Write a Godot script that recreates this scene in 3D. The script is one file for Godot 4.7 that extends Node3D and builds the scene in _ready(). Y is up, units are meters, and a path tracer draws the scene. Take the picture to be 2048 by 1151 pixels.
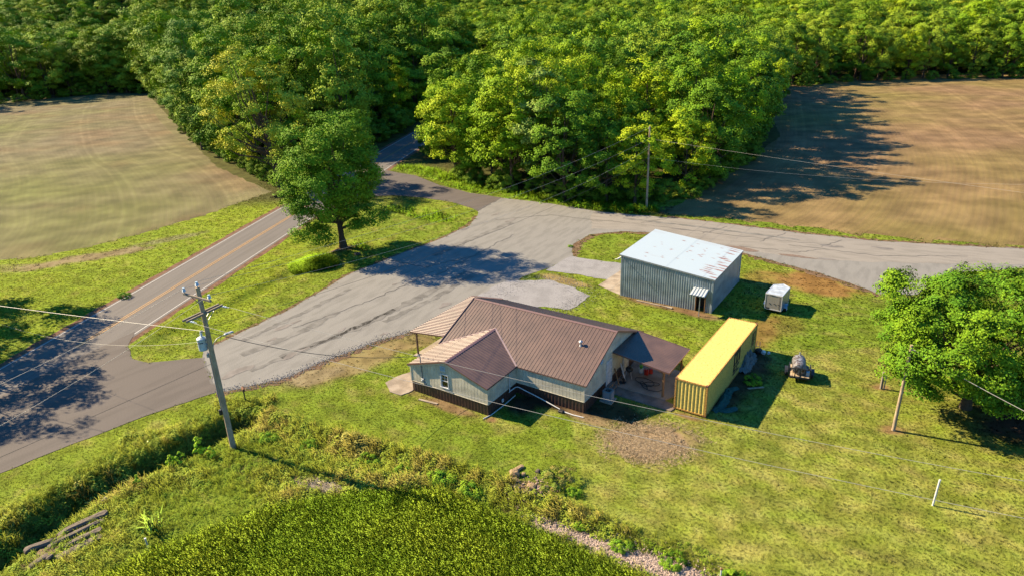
extends Node3D

var rng := RandomNumberGenerator.new()
var used := {}
var M := {}
var T := {}
var n_macro := FastNoiseLite.new()
var n_mid := FastNoiseLite.new()
var n_fine := FastNoiseLite.new()
var hard := []          # polygons where no grass grows: [polygon, bounds]

# ---------------------------------------------------------------- shapes

class Shape:
	var v := PackedVector3Array()
	var n := PackedVector3Array()
	var c := PackedColorArray()
	var tint := Color.WHITE

	func tri(a: Vector3, b: Vector3, d: Vector3) -> void:      # anticlockwise seen from outside
		var nn := (b - a).cross(d - a).normalized()
		v.append(a); v.append(d); v.append(b)
		n.append(nn); n.append(nn); n.append(nn)
		c.append(tint); c.append(tint); c.append(tint)

	func trin(a: Vector3, b: Vector3, d: Vector3, na: Vector3, nb: Vector3, nd: Vector3) -> void:
		v.append(a); v.append(d); v.append(b)
		n.append(na); n.append(nd); n.append(nb)
		c.append(tint); c.append(tint); c.append(tint)

	func quad(a: Vector3, b: Vector3, d: Vector3, e: Vector3) -> void:
		tri(a, b, d)
		tri(a, d, e)

	func box(at: Vector3, size: Vector3, b := Basis.IDENTITY) -> void:
		var h := size * 0.5
		var p := []
		for i in 8:
			p.append(at + b * Vector3(h.x if i & 1 else -h.x, h.y if i & 2 else -h.y, h.z if i & 4 else -h.z))
		quad(p[4], p[5], p[7], p[6])
		quad(p[1], p[0], p[2], p[3])
		quad(p[5], p[1], p[3], p[7])
		quad(p[0], p[4], p[6], p[2])
		quad(p[6], p[7], p[3], p[2])
		quad(p[0], p[1], p[5], p[4])

	func bevel_box(at: Vector3, size: Vector3, e: float, b := Basis.IDENTITY) -> void:   # upright edges and top edges cut off
		var h := size * 0.5
		var low := []
		var mid := []
		var top := []
		for q in [Vector2(-1, -1), Vector2(1, -1), Vector2(1, 1), Vector2(-1, 1)]:
			var cx: float = q.x * h.x
			var cz: float = q.y * h.z
			var pair := [Vector2(cx, cz - q.y * e), Vector2(cx - q.x * e, cz)]
			if q.x * q.y > 0:
				pair = [pair[0], pair[1]]
			else:
				pair = [pair[1], pair[0]]
			for r in pair:
				low.append(at + b * Vector3(r.x, -h.y, r.y))
				mid.append(at + b * Vector3(r.x, h.y - e, r.y))
				var s := Vector2(r.x - q.x * e, r.y - q.y * e)
				top.append(at + b * Vector3(s.x, h.y, s.y))
		for i in 8:
			var j := (i + 1) % 8
			quad(low[j], low[i], mid[i], mid[j])
			quad(mid[j], mid[i], top[i], top[j])
		for i in range(1, 7):
			tri(top[0], top[i + 1], top[i])
			tri(low[0], low[i], low[i + 1])

	func bar(a: Vector3, b: Vector3, w: float, h: float) -> void:      # square bar from a to b
		var d := (b - a)
		var z := d.normalized()
		var up := Vector3.UP if absf(z.y) < 0.95 else Vector3.RIGHT
		var x := up.cross(z).normalized()
		var y := z.cross(x)
		box((a + b) * 0.5, Vector3(w, h, d.length()), Basis(x, y, z))

	func tube(points: Array, radii: Array, sides := 8, cap := true) -> void:
		var rings := []
		var norms := []
		var last_x := Vector3.ZERO
		for i in points.size():
			var d: Vector3
			if i == 0:
				d = points[1] - points[0]
			elif i == points.size() - 1:
				d = points[i] - points[i - 1]
			else:
				d = points[i + 1] - points[i - 1]
			d = d.normalized()
			var x: Vector3
			if last_x == Vector3.ZERO:
				x = (Vector3.RIGHT if absf(d.x) < 0.8 else Vector3.FORWARD)
			else:
				x = last_x
			x = (x - d * x.dot(d)).normalized()
			last_x = x
			var y := d.cross(x)
			var ring := []
			var nr := []
			var r: float = radii[i] if i < radii.size() else radii[radii.size() - 1]
			for k in sides:
				var a := TAU * k / sides
				var o := x * cos(a) + y * sin(a)
				ring.append(points[i] + o * r)
				nr.append(o)
			rings.append(ring)
			norms.append(nr)
		for i in points.size() - 1:
			for k in sides:
				var l := (k + 1) % sides
				trin(rings[i][k], rings[i][l], rings[i + 1][l], norms[i][k], norms[i][l], norms[i + 1][l])
				trin(rings[i][k], rings[i + 1][l], rings[i + 1][k], norms[i][k], norms[i + 1][l], norms[i + 1][k])
		if cap:
			var e := points.size() - 1
			for k in range(1, sides - 1):
				tri(rings[0][0], rings[0][k + 1], rings[0][k])
				tri(rings[e][0], rings[e][k], rings[e][k + 1])

	func lathe(profile: Array, at := Vector3.ZERO, b := Basis.IDENTITY, sides := 16) -> void:     # profile: Vector2(radius, height), from below upwards
		for i in profile.size() - 1:
			var p: Vector2 = profile[i]
			var q: Vector2 = profile[i + 1]
			var t := Vector2(q.y - p.y, -(q.x - p.x)).normalized()
			for k in sides:
				var a0 := TAU * k / sides
				var a1 := TAU * (k + 1) / sides
				var d0 := Vector3(cos(a0), 0, -sin(a0))
				var d1 := Vector3(cos(a1), 0, -sin(a1))
				var n0 := b * (d0 * t.x + Vector3(0, t.y, 0))
				var n1 := b * (d1 * t.x + Vector3(0, t.y, 0))
				var A := at + b * (d0 * p.x + Vector3(0, p.y, 0))
				var B := at + b * (d1 * p.x + Vector3(0, p.y, 0))
				var C := at + b * (d1 * q.x + Vector3(0, q.y, 0))
				var D := at + b * (d0 * q.x + Vector3(0, q.y, 0))
				if p.x > 1e-5:
					trin(A, B, C, n0, n1, n1)
				if q.x > 1e-5:
					trin(A, C, D, n0, n1, n0)

	func extrude(profile: Array, org: Vector3, ex: Vector3, ed: Vector3, ey: Vector3, lens: Callable) -> void:
		# profile: Vector2(along ex, out along ed); each point runs from org + ey * lens(x).x to org + ey * lens(x).y
		for i in profile.size() - 1:
			var p: Vector2 = profile[i]
			var q: Vector2 = profile[i + 1]
			var lp: Vector2 = lens.call(p.x)
			var lq: Vector2 = lens.call(q.x)
			var a := org + ex * p.x + ed * p.y
			var b := org + ex * q.x + ed * q.y
			quad(a + ey * lp.x, b + ey * lq.x, b + ey * lq.y, a + ey * lp.y)

	func rock(at: Vector3, size: Vector3, seed_: int, b := Basis.IDENTITY, rough := 0.22) -> void:      # broken stone: a coarse ball with flattened sides
		var r := RandomNumberGenerator.new()
		r.seed = seed_
		var rows := 5
		var cols := 8
		var p := []
		for i in rows + 1:
			var line := []
			var lat := PI * i / rows - PI / 2
			for k in cols:
				var lon := TAU * k / cols
				var d := Vector3(cos(lat) * cos(lon), sin(lat), cos(lat) * sin(lon))
				var m := maxf(absf(d.x), maxf(absf(d.y), absf(d.z)))
				d = d.lerp(d / m, 0.65) * (1.0 - r.randf() * rough)
				line.append(at + b * (d * size * 0.5))
			p.append(line)
		for i in rows:
			for k in cols:
				var l := (k + 1) % cols
				tri(p[i][k], p[i + 1][k], p[i + 1][l])
				tri(p[i][k], p[i + 1][l], p[i][l])

	func mesh() -> ArrayMesh:
		var arrays := []
		arrays.resize(Mesh.ARRAY_MAX)
		arrays[Mesh.ARRAY_VERTEX] = v
		arrays[Mesh.ARRAY_NORMAL] = n
		arrays[Mesh.ARRAY_COLOR] = c
		var m := ArrayMesh.new()
		m.add_surface_from_arrays(Mesh.PRIMITIVE_TRIANGLES, arrays)
		return m


# ---------------------------------------------------------------- nodes and names

func numbered(p: Node, called: String) -> String:
	var k := str(p.get_instance_id()) + called
	var i: int = used.get(k, 0)
	used[k] = i + 1
	return called if i == 0 else "%s_%03d" % [called, i]

func add(p: Node, called: String, what, mat: Material) -> MeshInstance3D:
	var o := MeshInstance3D.new()
	o.name = numbered(p, called)
	o.mesh = what.mesh() if what is Shape else what
	o.material_override = mat
	p.add_child(o, true)
	return o

func empty(p: Node, called: String) -> Node3D:
	var o := Node3D.new()
	o.name = numbered(p, called)
	p.add_child(o, true)
	return o

func tag(o: Node, label: String, category: String, group := "") -> Node:
	o.set_meta("label", label)
	o.set_meta("category", category)
	if group != "":
		o.set_meta("group", group)
	return o

func thing(called: String, label: String, category: String, at := Vector3.ZERO, turn := 0.0, group := "") -> Node3D:
	var o := empty(self, called)
	o.position = at
	o.rotation.y = turn
	tag(o, label, category, group)
	return o

func struct(called: String, what, mat: Material, label: String, category: String) -> MeshInstance3D:
	var o := add(self, called, what, mat)
	o.set_meta("kind", "structure")
	tag(o, label, category)
	return o

func dup(src: Node3D, called: String, label: String, at: Vector3, turn: float, group := "") -> Node3D:
	var o: Node3D = src.duplicate()
	o.name = numbered(self, called)
	add_child(o, true)
	o.position = at
	o.rotation.y = turn
	o.set_meta("label", label)
	if group != "":
		o.set_meta("group", group)
	return o

# ---------------------------------------------------------------- materials

func lin(r: float, g: float, b: float) -> Color:
	return Color(r, g, b).linear_to_srgb()

func mat(r: float, g: float, b: float, rough := 0.8, metal := 0.0, spec := 0.5) -> StandardMaterial3D:
	var m := StandardMaterial3D.new()
	var k := 1.0 if r == 1.0 else 0.68
	m.albedo_color = lin(r * k, g * k, b * k)
	m.roughness = rough
	m.metallic = metal
	m.metallic_specular = spec
	m.vertex_color_use_as_albedo = true
	m.cull_mode = BaseMaterial3D.CULL_DISABLED
	return m

func noise_tex(seed_: int, freq: float, oct: int, lo: Color, hi: Color, size := 512, kind := FastNoiseLite.TYPE_SIMPLEX_SMOOTH, at_lo := 0.0, at_hi := 1.0) -> NoiseTexture2D:
	var f := FastNoiseLite.new()
	f.seed = seed_
	f.noise_type = kind
	f.frequency = freq
	f.fractal_octaves = oct
	var t := NoiseTexture2D.new()
	t.width = size
	t.height = size
	t.seamless = true
	t.noise = f
	var g := Gradient.new()
	g.offsets = PackedFloat32Array([at_lo, at_hi])
	g.colors = PackedColorArray([lo, hi])
	t.color_ramp = g
	return t

func textured(m: StandardMaterial3D, tex: Texture2D, scale: Vector3, world := true) -> StandardMaterial3D:
	m.albedo_texture = tex
	m.uv1_triplanar = true
	m.uv1_world_triplanar = world
	m.uv1_scale = scale
	return m

func detailed(m: StandardMaterial3D, tex: Texture2D, scale: Vector3, world := true) -> StandardMaterial3D:
	m.detail_enabled = true
	m.detail_albedo = tex
	m.detail_blend_mode = BaseMaterial3D.BLEND_MODE_MUL
	m.detail_uv_layer = BaseMaterial3D.DETAIL_UV_2
	m.uv2_triplanar = true
	m.uv2_world_triplanar = world
	m.uv2_scale = scale
	return m

func grey(a: float) -> Color:
	return Color(a, a, a)

# rust on a galvanised roof twelve metres square: spots along the screw lines, streaks near the lower eave
func rust_image() -> ImageTexture:
	var n := 768
	var im := Image.create(n, n, false, Image.FORMAT_RGB8)
	im.fill(Color(1, 1, 1))
	var r := RandomNumberGenerator.new()
	r.seed = 91
	var f := FastNoiseLite.new()
	f.seed = 92
	f.frequency = 0.09
	f.fractal_octaves = 3
	var per := n / 12.0
	var spots := []
	for line in [2.0, 3.6, 5.0, 6.4, 7.6]:
		for i in 9:
			if r.randf() < 0.62:
				spots.append([line + r.randf_range(-0.25, 0.25), r.randf_range(0.0, 9.4), r.randf_range(0.06, 0.24), r.randf_range(0.05, 0.12)])
	for i in 26:
		spots.append([8.6 + r.randf_range(-0.6, 0.85), r.randf_range(0.2, 9.2), r.randf_range(0.25, 0.75), r.randf_range(0.05, 0.17)])
	for s in spots:
		var cx: float = s[0] * per
		var cy: float = n - 1 - s[1] * per
		var rx: float = s[2] * per
		var ry: float = s[3] * per
		for y in range(int(cy - ry * 1.6), int(cy + ry * 1.6) + 1):
			for x in range(int(cx - rx * 1.6), int(cx + rx * 1.6) + 1):
				var e := Vector2((x - cx) / rx, (y - cy) / ry).length() + f.get_noise_2d(x * 2.0, y * 2.0) * 0.9
				if e < 1.0:
					var k := smoothstep(1.0, 0.55, e)
					var px := posmod(x, n)
					var py := posmod(y, n)
					im.set_pixel(px, py, im.get_pixel(px, py).lerp(Color(0.85, 0.42, 0.22).lerp(Color(0.68, 0.27, 0.12), r.randf()), k * 0.9))
	return ImageTexture.create_from_image(im)

func make_materials() -> void:
	T.grain = noise_tex(1, 0.06, 3, grey(0.78), grey(1.08), 512)
	T.speck = noise_tex(2, 0.12, 2, grey(0.55), grey(1.1), 512, FastNoiseLite.TYPE_SIMPLEX, 0.15, 0.85)
	T.blotch = noise_tex(3, 0.012, 4, grey(0.74), grey(1.06), 512)
	T.blotch2 = noise_tex(4, 0.02, 5, Color(0.84, 0.825, 0.81), Color(1.04, 1.03, 1.02), 512, FastNoiseLite.TYPE_SIMPLEX_SMOOTH, 0.25, 0.75)
	T.grass = noise_tex(5, 0.09, 4, Color(0.74, 0.76, 0.72), Color(1.1, 1.08, 1.1), 1024, FastNoiseLite.TYPE_SIMPLEX, 0.2, 0.8)
	T.stone = noise_tex(6, 0.25, 3, grey(0.68), grey(1.12), 1024, FastNoiseLite.TYPE_SIMPLEX, 0.2, 0.8)
	T.streak = noise_tex(7, 0.03, 4, grey(0.93), grey(1.03), 512, FastNoiseLite.TYPE_SIMPLEX_SMOOTH, 0.2, 0.75)
	T.wood = noise_tex(8, 0.06, 4, Color(0.6, 0.58, 0.55), Color(1.1, 1.08, 1.05), 512)
	T.rust = noise_tex(9, 0.025, 3, Color(1, 1, 1), Color(0.58, 0.28, 0.17), 512, FastNoiseLite.TYPE_SIMPLEX, 0.7, 0.76)
	# ground
	M.ground = detailed(textured(mat(1, 1, 1, 0.95, 0, 0.15), T.grass, Vector3(0.16, 0.16, 0.16)), T.blotch2, Vector3(0.043, 0.043, 0.043))
	M.highway = detailed(textured(mat(0.16, 0.146, 0.135, 0.85, 0, 0.3), T.grain, Vector3(0.35, 0.35, 0.35), false), T.streak, Vector3(0.1, 0.1, 0.004), false)
	M.lot = detailed(textured(mat(0.245, 0.238, 0.22, 0.9, 0, 0.3), T.grain, Vector3(0.4, 0.4, 0.4), false), T.streak, Vector3(0.055, 0.055, 0.014), false)
	M.old_road = detailed(textured(mat(0.28, 0.258, 0.226, 0.92, 0, 0.3), T.grain, Vector3(0.4, 0.4, 0.4), false), T.streak, Vector3(0.016, 0.06, 0.06), false)
	M.apron = detailed(textured(mat(0.125, 0.108, 0.097, 0.85, 0, 0.3), T.grain, Vector3(0.35, 0.35, 0.35), false), T.streak, Vector3(0.045, 0.045, 0.008), false)
	M.shoulder = detailed(textured(mat(0.26, 0.15, 0.1, 0.95, 0, 0.2), T.speck, Vector3(0.3, 0.3, 0.3)), T.blotch2, Vector3(0.1, 0.1, 0.1))
	M.riprap = detailed(textured(mat(0.26, 0.2, 0.16, 0.95, 0, 0.2), T.stone, Vector3(0.3, 0.3, 0.3)), T.blotch2, Vector3(0.1, 0.1, 0.1))
	M.gravel = detailed(textured(mat(0.33, 0.325, 0.33, 0.95, 0, 0.2), T.stone, Vector3(0.3, 0.3, 0.3)), T.streak, Vector3(0.03, 0.03, 0.03))
	M.dirt = detailed(textured(mat(0.25, 0.165, 0.1, 0.95, 0, 0.2), T.speck, Vector3(0.25, 0.25, 0.25)), T.blotch2, Vector3(0.1, 0.1, 0.1))
	M.field = detailed(textured(mat(1, 1, 1, 0.95, 0, 0.15), T.speck, Vector3(0.12, 0.12, 0.12)), T.blotch, Vector3(0.02, 0.02, 0.02))
	M.lot_worn = detailed(textured(mat(0.226, 0.218, 0.202, 0.9, 0, 0.3), T.grain, Vector3(0.4, 0.4, 0.4)), T.blotch, Vector3(0.09, 0.09, 0.09))
	M.white_paint = textured(mat(0.5, 0.485, 0.46, 0.7), T.speck, Vector3(0.4, 0.4, 0.4))
	M.yellow_paint = textured(mat(0.56, 0.29, 0.05, 0.7), T.speck, Vector3(0.4, 0.4, 0.4))
	M.tar = textured(mat(0.085, 0.078, 0.072, 0.8), T.grain, Vector3(0.5, 0.5, 0.5))
	M.stain = detailed(textured(mat(0.2, 0.185, 0.175, 0.9), T.grain, Vector3(0.5, 0.5, 0.5)), T.blotch2, Vector3(0.06, 0.06, 0.06))
	M.mud = detailed(textured(mat(0.2, 0.14, 0.1, 0.8), T.grain, Vector3(0.5, 0.5, 0.5)), T.blotch2, Vector3(0.3, 0.3, 0.3))
	M.concrete = detailed(textured(mat(0.4, 0.34, 0.27, 0.9, 0, 0.3), T.grain, Vector3(0.5, 0.5, 0.5)), T.blotch2, Vector3(0.06, 0.06, 0.06))
	M.concrete_dark = detailed(textured(mat(0.24, 0.2, 0.165, 0.9, 0, 0.3), T.grain, Vector3(0.5, 0.5, 0.5)), T.blotch2, Vector3(0.09, 0.09, 0.09))
	# house
	M.roof = detailed(textured(mat(0.152, 0.086, 0.062, 0.48, 0.0, 0.5), T.grain, Vector3(0.5, 0.5, 0.5)), T.blotch, Vector3(0.1, 0.1, 0.1))
	M.roof_trim = mat(0.15, 0.078, 0.064, 0.4, 0.0, 0.6)
	M.flashing = mat(0.42, 0.3, 0.26, 0.35, 0.2)
	M.siding = detailed(textured(mat(0.82, 0.755, 0.58, 0.7), T.grain, Vector3(0.4, 0.4, 0.4)), T.blotch, Vector3(0.15, 0.15, 0.15))
	M.skirt = detailed(textured(mat(0.075, 0.036, 0.028, 0.45, 0.0, 0.6), T.grain, Vector3(0.5, 0.5, 0.5)), T.blotch2, Vector3(0.3, 0.3, 0.3))
	M.white = textured(mat(0.76, 0.77, 0.76, 0.5), T.blotch, Vector3(0.4, 0.4, 0.4))
	M.pipe = mat(0.5, 0.51, 0.5, 0.6)
	M.vent_blue = mat(0.42, 0.52, 0.58, 0.6)
	M.galv = textured(mat(0.5, 0.53, 0.55, 0.45, 0.4), T.blotch, Vector3(0.6, 0.6, 0.6))
	M.grey_box = mat(0.2, 0.22, 0.23, 0.6, 0.1)
	M.ac_grey = mat(0.13, 0.165, 0.165, 0.6)
	M.dark = mat(0.02, 0.02, 0.02, 0.7)
	M.black_metal = mat(0.03, 0.03, 0.032, 0.5, 0.3)
	M.post_wood = textured(mat(0.34, 0.19, 0.085, 0.8), T.wood, Vector3(2.5, 0.25, 2.5))
	M.post_brown = textured(mat(0.13, 0.07, 0.05, 0.7), T.wood, Vector3(2.5, 0.25, 2.5))
	M.pole_wood = detailed(textured(mat(0.64, 0.54, 0.4, 0.9, 0, 0.2), T.wood, Vector3(2.6, 0.12, 2.6)), T.blotch2, Vector3(0.3, 0.1, 0.3))
	M.arm_wood = textured(mat(0.34, 0.31, 0.27, 0.9, 0, 0.2), T.wood, Vector3(1.2, 2.0, 1.2))
	M.porcelain = mat(0.5, 0.6, 0.66, 0.25, 0.0, 0.8)
	M.transformer = textured(mat(0.58, 0.68, 0.7, 0.4), T.blotch, Vector3(0.5, 0.5, 0.5))
	M.wire_pale = mat(0.42, 0.4, 0.35, 0.5, 0.2)
	M.wire_dark = mat(0.03, 0.03, 0.03, 0.6)
	M.marker_yellow = mat(0.7, 0.5, 0.03, 0.5)
	var g := StandardMaterial3D.new()
	g.albedo_color = Color(0.1, 0.12, 0.13, 0.3)
	g.transparency = BaseMaterial3D.TRANSPARENCY_ALPHA
	g.roughness = 0.04
	g.metallic_specular = 0.8
	M.glass = g
	# shed, container, trailers
	M.shed_wall = detailed(textured(mat(0.44, 0.54, 0.59, 0.4, 0.3, 0.6), T.streak, Vector3(0.5, 0.06, 0.5)), T.blotch, Vector3(0.12, 0.12, 0.12))
	M.shed_roof = textured(mat(0.45, 0.53, 0.56, 0.45, 0.1, 0.5), rust_image(), Vector3(1.0 / 12.0, 1.0 / 12.0, 1.0 / 12.0), false)
	M.awning = mat(0.48, 0.54, 0.57, 0.4, 0.25, 0.6)
	M.yellow = detailed(textured(mat(0.75, 0.58, 0.15, 0.5, 0.0, 0.4), T.grain, Vector3(0.15, 0.15, 0.15)), noise_tex(20, 0.03, 5, Color(1, 1, 1), Color(0.7, 0.42, 0.25), 512, FastNoiseLite.TYPE_SIMPLEX, 0.82, 0.92), Vector3(0.2, 0.2, 0.2))
	M.yellow_rust = textured(mat(0.7, 0.48, 0.1, 0.7), noise_tex(21, 0.05, 4, Color(1, 1, 1), Color(0.55, 0.27, 0.16), 512, FastNoiseLite.TYPE_SIMPLEX, 0.4, 0.58), Vector3(0.5, 0.5, 0.5))
	M.rust = textured(mat(0.22, 0.085, 0.035, 0.9), T.speck, Vector3(0.5, 0.5, 0.5))
	M.ink = mat(0.02, 0.02, 0.018, 0.6)
	M.trailer_white = textured(mat(0.6, 0.66, 0.7, 0.35, 0.2), T.blotch, Vector3(0.2, 0.2, 0.2))
	M.trailer_side = textured(mat(0.36, 0.35, 0.31, 0.35, 0.3), T.streak, Vector3(0.6, 0.1, 0.6))
	M.trailer_trim = mat(0.7, 0.72, 0.73, 0.3, 0.4)
	M.fender_blue = mat(0.28, 0.42, 0.5, 0.35, 0.4)
	M.rubber = textured(mat(0.025, 0.025, 0.026, 0.85), T.grain, Vector3(1, 1, 1))
	M.tank = detailed(textured(mat(0.32, 0.33, 0.345, 0.45, 0.35), noise_tex(22, 0.02, 5, Color(1, 1, 1), Color(0.5, 0.33, 0.27), 512, FastNoiseLite.TYPE_SIMPLEX, 0.5, 0.66), Vector3(0.35, 0.35, 0.35), false), T.blotch2, Vector3(0.3, 0.3, 0.3), false)
	M.tarp_grey = detailed(textured(mat(0.2, 0.245, 0.25, 0.75, 0, 0.2), T.blotch2, Vector3(0.5, 0.5, 0.5)), T.grain, Vector3(0.5, 0.5, 0.5))
	M.tarp_green = textured(mat(0.03, 0.105, 0.095, 0.75, 0, 0.2), T.blotch2, Vector3(0.6, 0.6, 0.6))
	M.red = mat(0.5, 0.03, 0.015, 0.4)
	M.green_plastic = mat(0.08, 0.35, 0.04, 0.4)
	M.stone = detailed(textured(mat(0.48, 0.33, 0.17, 0.9), T.speck, Vector3(0.5, 0.5, 0.5)), T.blotch2, Vector3(0.8, 0.8, 0.8))
	M.slab_rock = detailed(textured(mat(0.21, 0.165, 0.12, 0.92), T.speck, Vector3(0.5, 0.5, 0.5)), T.blotch2, Vector3(0.5, 0.5, 0.5))
	M.bark = textured(mat(0.15, 0.12, 0.09, 0.95, 0, 0.1), T.wood, Vector3(0.9, 0.15, 0.9), false)
	# plants
	for k in ["leaf", "blade"]:
		var l := mat(1, 1, 1, 0.6, 0, 0.12)
		l.backlight = Color(0.65, 0.72, 0.2) if k == "leaf" else Color(0.7, 0.75, 0.25)
		M[k] = l
	M.straw = mat(0.99, 0.99, 0.99, 0.9, 0, 0.15)
	for k in M:
		M[k].resource_name = k

# ---------------------------------------------------------------- the lie of the land

const DITCH := [[-32.0, -25.0], [-30.0, -30.0], [-28.6, -34.2], [-26.4, -37.6], [-23.6, -40.3], [-21.4, -43.0], [-20.7, -44.6]]
const SWALE := [[-20.7, -44.2], [-15.4, -41.2], [-11.6, -39.4], [-7.9, -37.9], [-4.4, -36.0], [-1.2, -34.0], [1.5, -32.3], [3.5, -30.7], [6.0, -29.2], [9.0, -27.6], [14.0, -24.6]]
const ISLAND_DIP := [[-9.6, -96.2], [-13.5, -99.5], [-17.5, -104.0]]
const ISLAND_SWALE := [[-33.2, -58.6], [-29.5, -66.0], [-26.0, -74.0], [-23.0, -86.0], [-20.5, -96.0]]

func line_of(a: Array) -> PackedVector2Array:
	var p := PackedVector2Array()
	for q in a:
		p.append(Vector2(q[0], q[1]))
	return p

var ditch: PackedVector2Array
var swale: PackedVector2Array
var island_dip: PackedVector2Array
var island_swale: PackedVector2Array

func near_line(p: Vector2, l: PackedVector2Array) -> float:
	var best := 1e9
	for i in l.size() - 1:
		best = minf(best, p.distance_squared_to(Geometry2D.get_closest_point_to_segment(p, l[i], l[i + 1])))
	return sqrt(best)

func ditch_depth(p: Vector2) -> float:
	if p.x > -17.0 or p.y > -22.0 or p.y < -49.0 or p.x < -40.0:
		return 0.0
	var d := near_line(p, ditch)
	var wide := 1.9
	var side := (p.x - -28.6) * 0.62 + (p.y - -34.2) * 0.78      # which side of the ditch: below nought is the road's
	if side < 0 and p.x < -24.0:
		wide = lerpf(1.9, 2.7, clampf((-24.0 - p.x) / 6.0, 0, 1))
	return 1.75 * (1.0 - smoothstep(0.3, wide, d)) * smoothstep(-45.4, -43.6, p.y)

func gy(x: float, z: float) -> float:
	var p := Vector2(x, z)
	var h := 0.0
	if z > -50.0 and z < -15.0 and x < 20.0 and x > -45.0:
		h -= ditch_depth(p)
		var d := near_line(p, swale)
		h -= 0.5 * (1.0 - smoothstep(0.2, 1.7, d)) * (1.0 - smoothstep(8.0, 16.0, x))
		var w := n_mid.get_noise_2d(x * 5.0, z * 5.0)
		var rough := 1.0 - smoothstep(1.0, 4.0, d)
		h += 0.12 * w * rough
		if p.y > -42.0:
			var m := p.distance_to(Vector2(-18.5, -38.6))
			h += 0.3 * (1.0 - smoothstep(0.8, 4.0, m))
	elif z < -52.0 and z > -112.0 and x < -5.0 and x > -40.0:
		h -= 1.1 * (1.0 - smoothstep(0.4, 2.6, near_line(p, island_dip)))
		h -= 0.42 * (1.0 - smoothstep(0.3, 2.0, near_line(p, island_swale)))
		h += 0.3 * (1.0 - smoothstep(0.5, 4.5, p.distance_to(Vector2(-21.6, -82.2))))
		h += 0.5 * (1.0 - smoothstep(0.6, 2.8, Vector2((x + 23.7) / 1.25, z + 77.6).length()))
	elif z < -250.0:
		var back := smoothstep(330.0, 820.0, -z)
		h += back * (34.0 + 26.0 * (0.5 + n_macro.get_noise_2d(x * 0.3, z * 0.3)) - clampf(x, -400.0, 400.0) * 0.03)
	return h

# patches of another colour on the lawn: x, z, half length, half width, turn in degrees, colour, strength
var PATCHES := [
	[32.0, -66.3, 5.2, 3.2, 33.0, Color(0.27, 0.15, 0.055), 0.95],
	[27.5, -67.5, 3.0, 3.5, 33.0, Color(0.26, 0.16, 0.06), 0.6],
	[22.3, -55.2, 1.6, 3.4, 30.0, Color(0.25, 0.14, 0.055), 0.75],
	[24.8, -56.5, 2.0, 3.0, 30.0, Color(0.22, 0.14, 0.05), 0.45],
	[-14.5, -52.2, 7.0, 2.4, -34.0, Color(0.27, 0.2, 0.105), 0.85],
	[-9.6, -57.0, 2.4, 3.0, 34.0, Color(0.26, 0.2, 0.1), 0.7],
	[-17.0, -50.2, 3.0, 1.2, -34.0, Color(0.3, 0.25, 0.16), 0.6],
	[15.2, -62.0, 5.5, 0.9, 33.8, Color(0.22, 0.135, 0.08), 0.9],
	[18.4, -59.5, 2.2, 0.8, 33.8, Color(0.22, 0.14, 0.08), 0.9],
	[-5.2, -44.9, 4.2, 0.75, 34.0, Color(0.22, 0.15, 0.085), 0.95],
	[-1.8, -42.8, 1.0, 0.7, 34.0, Color(0.2, 0.11, 0.065), 0.9],
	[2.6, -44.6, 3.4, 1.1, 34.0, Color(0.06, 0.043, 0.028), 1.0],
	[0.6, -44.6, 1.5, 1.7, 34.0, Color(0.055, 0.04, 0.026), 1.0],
	[5.2, -42.6, 2.0, 0.8, 34.0, Color(0.24, 0.17, 0.1), 0.9],
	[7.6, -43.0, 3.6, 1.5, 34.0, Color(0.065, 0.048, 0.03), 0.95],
	[9.2, -39.5, 3.2, 2.2, -10.0, Color(0.3, 0.21, 0.13), 0.97],
	[8.4, -38.4, 1.7, 1.9, 20.0, Color(0.31, 0.22, 0.13), 0.92],
	[12.5, -42.2, 1.6, 0.45, 33.0, Color(0.2, 0.12, 0.07), 0.9],
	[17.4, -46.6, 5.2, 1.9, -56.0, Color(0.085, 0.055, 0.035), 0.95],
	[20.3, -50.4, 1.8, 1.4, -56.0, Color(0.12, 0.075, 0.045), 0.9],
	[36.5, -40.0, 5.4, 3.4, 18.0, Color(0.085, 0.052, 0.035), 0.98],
	[26.0, -39.7, 1.0, 0.6, 0.0, Color(0.24, 0.14, 0.08), 0.85],
	[28.0, -45.3, 0.9, 0.6, 0.0, Color(0.24, 0.14, 0.08), 0.85],
	[-21.6, -83.0, 1.8, 1.4, 0.0, Color(0.17, 0.1, 0.065), 0.9],
	[-55.0, -83.6, 9.0, 1.9, -28.0, Color(0.27, 0.2, 0.135), 0.85],
	[-47.0, -90.5, 5.0, 1.5, -35.0, Color(0.24, 0.2, 0.14), 0.6],
	[-9.6, -94.6, 1.2, 0.5, -30.0, Color(0.36, 0.32, 0.25), 0.8],
	[-13.0, -35.9, 2.6, 0.8, 22.0, Color(0.26, 0.18, 0.11), 0.95],
	[-16.5, -37.4, 2.5, 1.2, 20.0, Color(0.2, 0.15, 0.06), 0.7],
	[0.3, -34.6, 1.5, 1.1, 20.0, Color(0.2, 0.12, 0.08), 0.8],
	[-6.5, -35.6, 1.4, 0.6, 20.0, Color(0.26, 0.19, 0.13), 0.7],
	[34.0, -79.0, 14.0, 1.3, 27.0, Color(0.27, 0.19, 0.11), 0.85],
	[-27.2, -31.8, 2.4, 1.2, -60.0, Color(0.2, 0.145, 0.1), 0.9],
	[7.8, -81.5, 1.2, 2.4, 30.0, Color(0.27, 0.2, 0.13), 0.85],
	[5.6, -70.0, 3.6, 1.0, 40.0, Color(0.3, 0.22, 0.1), 0.9],
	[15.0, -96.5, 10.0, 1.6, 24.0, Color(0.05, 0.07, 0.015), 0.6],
	[24.0, -95.5, 3.0, 2.5, 24.0, Color(0.17, 0.11, 0.075), 0.8],
]

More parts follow.
